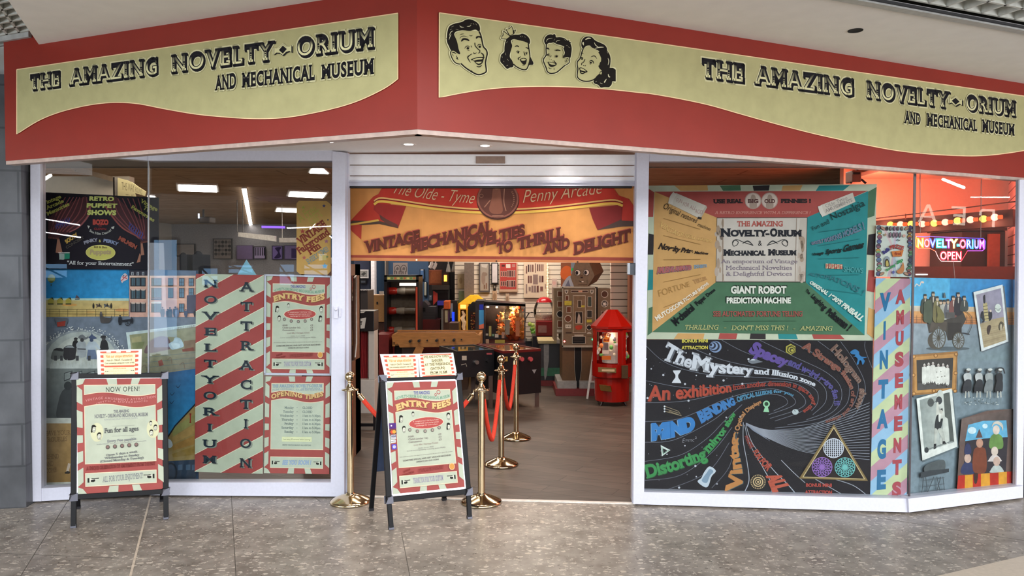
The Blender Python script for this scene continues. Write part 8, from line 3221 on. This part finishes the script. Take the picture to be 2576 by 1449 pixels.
mb.lathe([(0, .1), (r_ * .93, .1), (r_ * .9, .03), (r_ * .75, .005), (0, .0)], c_, 24)
tag_ = mb.build('bubble_fill', mat('pale_bubbles', '#c9c0ba', .4, var=.3, scale=60, bump=.6), t)
tag_['kind'] = 'stuff'
mb = MB()
fbox(mb, 1349, 1392, 808, d, .5, Z(846, d))
mb.build('red_box', mat('gum_red_box', '#6c1016', .35), t, .01)
mb = MB()
mb.px((1354, 819, 1375, 837), d - .01, .02)
mb.build('label_plate', mat('gum_plate', '#84686a', .4), t)
mb = MB()
fbox(mb, 1340, 1396, 846, d, .5)
mb.build('stand', mat('dark_stand', '#1d1a22', .5), t)

# 9 small robot legs and main robot
d = 10.7
t = thing('painted_plinth', 'black, green and grey painted robot legs on a red plinth, pale yellow top', 'arcade machine', (X(1388, d), d, 0))
mb = MB()
mb.box(X(1355, d), d - .02, 0, X(1415, d), d + .7, Z(957, d))
mb.build('plinth', DRED, t)
mb = MB()
mb.box(X(1359, d), d, Z(958, d), X(1413, d), d + .6, Z(864, d))
mb.build('legs', BLACK, t)
mb = MB()
mb.box(X(1354, d), d - .03, Z(864, d), X(1400, d), d + .6, Z(857, d))
mb.build('top_board', mat('pale_yellow_top', '#b3a67c', .5), t)
a = Art(dp(d), .004)
a.rect(1359, 925, 1413, 946, '#3f7058')
a.poly([(1368, 866), (1381, 866), (1381, 905), (1375, 946), (1371, 958), (1369, 946), (1368, 905)], '#8f8f90')
a.rect(1359, 866, 1368, 925, '#45454a')
a.build('painted_front', PAINT, t)

d = 9.95
t = thing('robot_machine', 'large brown box robot prediction machine with hexagonal head and dials', 'arcade machine', (X(1456, d), d, 0))
RB1 = mat('robot_brown', '#695742', .5, var=.06)
EDGE = mat('robot_edge', '#979082', .5)
mb = MB()
mb.box(X(1397, d), d - .12, 0, X(1510, d), d + .55, Z(978, d - .1))
mb.build('plinth', DRED, t)
mb = MB()
mb.box(X(1402, d), d - .08, Z(978, d), X(1450, d), d + .6, Z(957, d))
mb.build('foot', mat('robot_grey_foot', '#8a8784', .5), t)
mb = MB()
mb.box(X(1457, d), d - .08, Z(978, d), X(1506, d), d + .6, Z(957, d))
mb.build('foot', mat('robot_grey_foot', '#8a8784', .5), t)
LG = mat('robot_leg_brown', '#55391a', .5)
for x0, x1 in ((1415, 1449), (1460, 1498)):
 mb = MB()
 mb.box(X(x0, d), d, Z(958, d), X(x1, d), d + .55, Z(872, d))
 mb.build('leg', LG, t)
a = Art(dp(d - .005), 0)
a.board([(1445, 874), (1463, 874), (1463, 926), (1456, 978), (1451, 978), (1445, 926)], .01, '#0e0d0f')
a.line([(1445, 874), (1445, 926), (1451, 976)], .9, '#8f8678')
a.line([(1463, 874), (1463, 926), (1456, 976)], .9, '#8f8678')
a.build('leg_gap', PAINT, t)
mb = MB()
mb.box(X(1415, d), d - .04, Z(873, d), X(1498, d), d + .6, Z(723, d))
mb.build('torso', RB1, t, .006)
mb = MB()
for r in ((1414, 722, 1500, 725), (1414, 722, 1417, 873), (1496.5, 722, 1500, 873), (1414, 869, 1500, 874)):
 mb.px(r, d - .05, .02)
mb.build('edging', EDGE, t)
mb = MB()
mb.box(X(1394.5, d), d + .05, Z(840, d), X(1415, d), d + .5, Z(725, d))
mb.box(X(1394.5, d), d + .05, Z(858, d), X(1402, d), d + .5, Z(840, d))
mb.box(X(1411, d), d + .05, Z(858, d), X(1415, d), d + .5, Z(840, d))
mb.build('arm', RB1, t)
mb = MB()
mb.box(X(1505, d), d + .05, Z(860, d), X(1537, d), d + .5, Z(726, d))
mb.build('arm', RB1, t)
mb = MB()
mb.box(X(1499, d), d + .1, Z(870, d), X(1506, d), d + .5, Z(723, d))
mb.build('shoulder_gap', BLACK, t)
a = Art(dp(d - .04), .004)

def win(a, x0, y0, x1, y1, c='#5b3524', e='#aaa294'):
 a.rect(x0, y0, x1, y1, e)
 a.rect(x0 + 1.2, y0 + 1.2, x1 - 1.2, y1 - 1.2, c)

def dial(a, x, y, r_, c='#1c1a1c', e='#b9b4a8'):
 a.ell(x, y, r_, r_, e)
 a.ell(x, y, r_ - 1.4, r_ - 1.4, c)

win(a, 1436, 730, 1480, 736, '#3a2420')
a.rect(1455, 731, 1465, 735, '#b98a70')
for x in (1420, 1484):
 a.poly([(x, 729), (x + 10, 729), (x + 9, 737), (x + 5, 740), (x + 1, 737)], '#a9a498')
 a.poly([(x + 2, 731), (x + 8, 731), (x + 5, 738)], '#4a4540')
win(a, 1422, 743, 1431, 756)
win(a, 1478, 746, 1489, 772, '#39423a')
a.rect(1420, 757, 1438, 768, '#a9a03c')
win(a, 1425, 771, 1437, 787)
dial(a, 1429, 802, 9, '#5b3524')
win(a, 1422, 816, 1437, 826, '#b9b4a8')
for k in range(3):
 a.rect(1425 + k * 4, 819, 1427 + k * 4, 823, '#6b665c')
a.rect(1423, 836, 1438, 838, '#2c1f1a')
win(a, 1441, 743, 1473, 838, '#6f5c47', '#b3aa9c')
win(a, 1453, 755, 1463, 774, '#3b3026')
a.rect(1462, 768, 1471, 773, '#a9a03c')
win(a, 1447, 784, 1466, 814, '#241c1a')
a.poly([(1456, 786), (1461, 800), (1460, 813), (1452, 813), (1453, 800)], '#a59a90')
a.poly([(1448, 820), (1464, 819), (1462, 828), (1450, 829)], '#a03c2c', True)
a.rect(1445, 842, 1468, 845, '#b3aca0')
win(a, 1439, 846, 1473, 865, '#121113')
for k in range(3):
 a.line([(1443, 851 + k * 4), (1468, 851 + k * 4)], .8, '#4c4844')
win(a, 1476, 780, 1490, 799, '#2c2a28')
a.rect(1476, 804, 1489, 811, '#a9a03c')
dial(a, 1482, 824, 7)
a.ell(1482, 840, 6, 4, '#b9b8b0')
a.rect(1476, 839, 1488, 845, '#6f5c47')
a.ell(1420, 858, 3.5, 3.5, '#7a1c18')
for y, k in ((1, 0),):
 pass
a.build('control_panel', PAINT, t)
for x, y, c in ((1420, 859, '#ff8f86'), (1491, 854, '#4fe8a0')):
 mb = MB()
 mb.ball(dp(d - .05)(x, y), .013, 10)
 mb.build('indicator_lamp', emis('lamp_' + c[1:], c, 3), t)
a = Art(dp(d + .05), .004)
for y0, y1 in ((732, 747), (757, 773), (806, 824)):
 win(a, 1402, y0, 1415, y1)
dial(a, 1409, 790, 9)
win(a, 1401, 829, 1414, 836, '#a8a094')
dial(a, 1521, 740, 9, '#4c3226')
dial(a, 1521, 764, 9, '#4a4644')
a.star(1521, 765, 7, '#c9c4bc', 5, 0)
win(a, 1512, 782, 1532, 800, '#4a2c20')
a.build('arm_dials', PAINT, t)
# head
mb = MB()
hex_ = [(1435, 697), (1447, 661), (1482, 660), (1496, 694), (1478, 721), (1444, 721)]
mb.prism([dp(d)(*p) for p in hex_], (.16, .35, .06))
hd = mb.build('head', mat('robot_head_brown', '#6a5844', .5), t)
a = Art(dp(d), .004)
for x, y in ((1453, 686), (1475, 685.5)):
 a.ell(x, y, 8, 8, '#262220')
 a.ell(x, y, 6.8, 6.8, '#c9c4bc')
 a.ell(x - 2, y + .5, 3.6, 5, '#17141a')
a.poly([(1460, 692), (1466, 692), (1467, 699), (1460, 700)], '#5a4a3a')
a.rect(1461, 697, 1466, 700, '#17141a')
a.line([(1456, 706), (1462, 709), (1468, 709)], 1.6, '#26201c', True)
a.rect(1463, 707, 1468, 710, '#cfc4b8')
a.line([(1455, 716), (1477, 716), (1477, 704)], 1, '#4a3a2c')
a.build('face', PAINT, hd)
for x, y, dd in ((1441, 678, d + .05), (1496, 681, d + .2)):
 mb = MB()
 mb.ball(dp(dd)(x, y), .022, 10)
 mb.build('ear_lamp', emis('green_ear', '#2f9c50', .8 if x < 1450 else .15), t)

# 10 red octagonal prize machine
d = 8.98
t = thing('prize_machine', 'round red prize machine with pointed roof and lit windows by the right jamb', 'arcade machine', (X(1548, d), d + .25, 0))
REDP = mat('glossy_red', '#9c140a', .22, var=.04, coat=.3)
cx_, cy_ = X(1548, d), d + .27
R_ = .245

def ring8(prof, n=10, rot=math.pi / 10):
 vs = []
 for r2, z in prof:
  for k in range(n):
   an = 2 * math.pi * (k + .5) / n + rot
   vs.append((cx_ + r2 * math.sin(an), cy_ - r2 * math.cos(an), z))
 m = len(prof)
 return vs, [(i * n + k, i * n + (k + 1) % n, (i + 1) * n + (k + 1) % n, (i + 1) * n + k) for i in range(m - 1) for k in range(n)]

zz = lambda y: Z(y, d + .05)
mb = MB()
vs, fs = ring8([(.0, zz(1013)), (.21, zz(1013)), (.215, zz(955)), (.235, zz(952)), (.24, zz(928))], 24, 0)
mb.add(vs, fs, smooth=False)
mb.build('lower_drum', REDP, t)
mb = MB()
vs, fs = ring8([(R_, zz(950)), (R_, zz(916))], 24, 0)
mb.add(vs, fs)
vs, fs = ring8([(R_, zz(836)), (R_, zz(822))], 24, 0)
mb.add(vs, fs)
# window frames: posts between five openings
for k in range(4):
 an = 2 * math.pi * k / 4 + .37
 n = 6
 vs = []
 for j in range(n + 1):
  a2 = an + (j / n - .5) * .46
  for z in (zz(917), zz(834)):
   vs.append((cx_ + R_ * math.sin(a2), cy_ - R_ * math.cos(a2), z))
 mb.add(vs, [(2 * j, 2 * j + 2, 2 * j + 3, 2 * j + 1) for j in range(n)])
mb.build('window_drum', REDP, t)
mb = MB()
vs, fs = ring8([(.262, zz(828)), (.262, zz(822)), (.07, zz(781)), (.0, zz(780))], 10, 0)
mb.add(vs, fs)
vs, fs = ring8([(0, zz(827)), (.262, zz(828))], 10, 0)
mb.add(vs, fs)
mb.build('roof', REDP, t)
mb = MB()
vs, fs = ring8([(.12, zz(917)), (.12, zz(836))], 16, 0)
mb.add(vs, fs)
mb.build('core', mat('silver_core', '#b0a49c', .3, emit=.15), t)
random.seed(6)
for k in range(36):
 an = random.uniform(-1.2, 1.5)
 z = random.uniform(zz(912), zz(842))
 r2 = random.uniform(.15, .21)
 mb = MB()
 mb.ball((cx_ + r2 * math.sin(an), cy_ - r2 * math.cos(an), z), random.uniform(.016, .028), 8, (1, .7, random.choice((.7, 1.3))))
 tag(mb.build('prize_capsule', mat(*(('prize_cream', '#d9c4a8'), ('prize_orange', '#d97a3c'), ('prize_grey', '#8a8684'), ('prize_white', '#ece4da'), ('prize_green', '#5f9a4c'))[k % 5], .5, emit=.2)), 'small prize behind the lit windows of the round red prize machine', 'prize', 'prizes in the red prize machine')
fr_ = Plane((cx_ + .02, cy_ - R_ - .004, 1), (0, -1, 0))
a = Art(fr_, 0)
a.poly([(1519, 852), (1524, 846), (1530, 849), (1534, 846), (1533, 860), (1517, 860)], '#d8752a')
a.poly([(1517, 851), (1533, 851), (1531, 861), (1519, 861)], '#e08430')
a.t('PRIZE', [(1515, 848), (1525, 843), (1535, 847)], 6, '#7d2a1c', .06, True, nrm=True)
a.t('find', [(1519, 858), (1532, 857)], 5, '#8c2f1c', .06)
a.rect(1515, 881, 1532, 890, '#cfc0b4')
a.rect(1520, 863, 1530, 880, '#6a5a5c')
a.rect(1514, 895, 1537, 905, '#c46a2c')
a.build('window_labels', PAPER, t)
point('prize_glow', (cx_ - .03, cy_ - .19, zz(846)), 1.1, (1, .75, .5), .02)
mb = MB()
fr2 = Plane((cx_, cy_ - R_ - .012, 1), (0, -1, 0))
mb.prism([fr2(1505, 924), fr2(1550, 926), fr2(1550, 938), fr2(1505, 936)], (0, .02, 0))
mb.build('price_plate', mat('brass_plate', '#8f7c50', .35, .5), t)
mb = MB()
mb.prism([fr2(1514, 929), fr2(1546, 929), fr2(1546, 935), fr2(1514, 934)], (0, -.003, 0))
mb.build('price_label', mat('cream_label', '#c9b894', .5), t)
mb = MB()
mb.prism([fr2(1564, 920), fr2(1580, 920), fr2(1580, 952), fr2(1564, 952)], (0, .05, 0))
mb.build('coin_box', mat('bronze_box', '#5c4a34', .4, .4), t)
mb = MB()
q = Plane((cx_, cy_ - .25, 1), (0, -1, 0))
mb.prism([q(1509, 970), q(1536, 972), q(1538, 985), q(1512, 982)], (0, .06, 0))
mb.build('chute_flap', mat('bronze_flap', '#6a5222', .35, .4), t, .004)
for x, dy in ((-.12, -.12), (.12, -.12), (-.12, .14), (.13, .14)):
 mb = MB()
 mb.tube([(cx_ + x, cy_ + dy, zz(1010)), (cx_ + x * 1.3, cy_ + dy * 1.3, 0)], [.02, .012], 8)
 mb.build('leg', BLACK, t)
# white easel behind it
d = 9.6
t = thing('white_easel_board', 'white framed easel board half hidden behind the red prize machine', 'sign', (X(1495, d), d, 0))
mb = MB()
for a_, b_ in (((1477, 1003), (1494, 880)), ((1540, 1006), (1556, 880))):
 q0, q1 = dp(d)(*a_), dp(d + .15)(*b_)
 q0.z = 0
 mb2 = MB()
 mb2.bar(q0, q1, .025, .02, (1, 0, 0))
 mb2.build('leg', mat('white_easel', '#c9c4be', .4), t)
mb = MB()
mb.prism([dp(d + .05)(1484, 962), dp(d + .05)(1496, 876), dp(d + .05)(1556, 880), dp(d + .05)(1545, 964)], (0, .02, 0))
mb.build('panel', mat('white_easel', '#c9c4be', .4), t)
a = Art(dp(d + .05), .003)
a.poly([(1488, 957), (1499, 880), (1552, 884), (1542, 960)], '#a0625c')
a.build('poster_sheet', PAPER, t)

# 11 football table
d = 10.25
t = thing('football_table', 'wooden table football table with black rod knobs, behind the cards of the entrance easel', 'game table', (X(1097, d), d, 0))
mb = MB()
q = [(985, 845), (1000, 838), (1196, 838), (1210, 846), (1208, 862), (1196, 867), (1196, 871), (1006, 874), (1000, 862), (988, 860)]
mb.prism([dp(d)(*p) for p in q], (0, .04, 0))
mb.box(X(985, d), d + .5, Z(872, d), X(1210, d), d + .54, Z(838, d))
mb.box(X(985, d), d + .04, Z(872, d), X(992, d), d + .5, Z(842, d))
mb.box(X(1203, d), d + .04, Z(872, d), X(1210, d), d + .5, Z(842, d))
mb.box(X(992, d), d + .04, Z(870, d), X(1203, d), d + .5, Z(866, d))
mb.build('box', WOOD, t, .006)
mb = MB()
for y in (834.5, 831):
 mb.px((1000, y, 1196, y + 1.2), d + .3 + (834 - y) * .1, .03)
mb.build('rods', STEEL, t)
for x, y in ((1034, 857), (1056, 856), (1100, 855), (1143, 854), (1075, 856), (1118, 855), (1161, 854)):
 mb = MB()
 big = x in (1034, 1056, 1100, 1143)
 p_ = dp(d)(x, y)
 mb.tube([p_, p_ + V((0, -.12 if big else -.03, 0))], .018 if big else .01, 10)
 mb.build('rod_handle', BLACK, t)
for x in (1030, 1165):
 mb = MB()
 mb.prism([dp(d + .1)(x - 20, 873), dp(d + .1)(x + 20, 873), dp(d + .1)(x + 10, 985), dp(d + .1)(x - 10, 985)], (0, .3, 0))
 mb.build('leg', mat('dark_brown_leg', '#3c2616', .5), t)
mb = MB()
mb.prism([dp(d - .02)(1050, 866), dp(d - .02)(1066, 876), dp(d - .02)(1058, 896), dp(d - .02)(1038, 890)], (0, .03, 0))
mb.build('leg_brace', WOOD, t)

# 12 two glass topped pin tables
def pintable(label, A, B, Cc, D, zt, zb, rim_m, glass_c, knobs):
 P_ = hp(zt)
 a_, b_, c_, d_ = P_(*A), P_(*B), P_(*Cc), P_(*D)
 ce = (a_ + b_ + c_ + d_) / 4
 t = thing('pin_table', label, 'game table', (ce.x, ce.y, 0), 'pin tables')
 dn = V((0, 0, zb - zt))
 mb = MB()
 mb.prism([q + V((0, 0, -.03)) for q in (a_, b_, c_, d_)], dn)
 mb.build('cabinet', BLACK, t)
 ins = [q.lerp(ce, .1) for q in (a_, b_, c_, d_)]
 mb = MB()
 o_ = [q for q in (a_, b_, c_, d_)]
 for k in range(4):
  k2 = (k + 1) % 4
  mb.hexa([o_[k] - V((0, 0, .03)), o_[k2] - V((0, 0, .03)), ins[k2] - V((0, 0, .03)), ins[k] - V((0, 0, .03)), o_[k], o_[k2], ins[k2], ins[k]])
 mb.build('rim', rim_m, t)
 mb = MB()
 mb.prism([q - V((0, 0, .012)) for q in ins], (0, 0, .004))
 mb.build('glass_top', mat('playfield_glass_' + glass_c[1:], glass_c, .05), t)
 n = ((b_ - a_).cross(V((0, 0, 1)))).normalized()
 FP = Plane(a_, n)
 for (x, y, r_, m_) in knobs:
  p_ = FP(x, y)
  mb = MB()
  mb.tube([p_, p_ + FP.n * .04], r_, 10)
  mb.build('knob', m_, t)
 mb = MB()
 for q in ((a_.lerp(ce, .12), b_.lerp(ce, .12), c_.lerp(ce, .12), d_.lerp(ce, .12))):
  mb = MB()
  mb.bar(V((q.x, q.y, 0)), V((q.x, q.y, zb)), .05, .05, (1, 0, 0))
  mb.build('leg', DWOOD, t)
 return t, FP

t, FP = pintable('black pin table with dark glass top, left one of the pair behind the rope posts', (1150, 884), (1243, 879), (1192, 866), (1105, 870), .7, .42, BLACK, '#2e3a38', [(1197, 911, .025, STEEL), (1226, 907, .02, BLACK)])

def plate(name, *sh):
 for f in sh:
  a = Art(FP, .004)
  f(a)
  a.build(name, PAPER, t)

plate('front_plate', lambda a: a.rect(1162, 895, 1174, 906, '#a8a294'), lambda a: a.rect(1224, 888, 1238, 892, '#a04a50'), lambda a: a.line([(1160, 918), (1172, 915), (1174, 922)], 2, '#8f8a80'))
t, FP = pintable('black pin table with red rim, right one of the pair behind the rope posts', (1265, 883), (1361, 877), (1285, 864), (1200, 865), .7, .2, mat('red_rim', '#5c1614', .3), '#6a4c38', [(1310, 903, .026, mat('pink_knob', '#b04a50', .4)), (1332, 903, .026, mat('pink_knob', '#b04a50', .4))])
plate('front_plate', lambda a: (a.rect(1264, 897, 1277, 909, '#b3944a'), a.poly([(1267, 900), (1275, 900), (1271, 907)], '#3c2c1c')), lambda a: a.poly([(1338, 930), (1350, 929), (1344, 940)], '#8a8a8c'))
# dark machine block left of the door depth: red plinth seen past the curtain machine
t = thing('red_counter', 'dark red counter block behind the curtain machine', 'counter', (X(955, 10.4), 10.4, 0))
mb = MB()
fbox(mb, 944, 978, 842, 10.4, .5)
mb.build('block', DRED, t)
for o in bpy.data.objects:
 if '_w' in o:
  del o['_w']
bpy.data.objects.remove(_to)
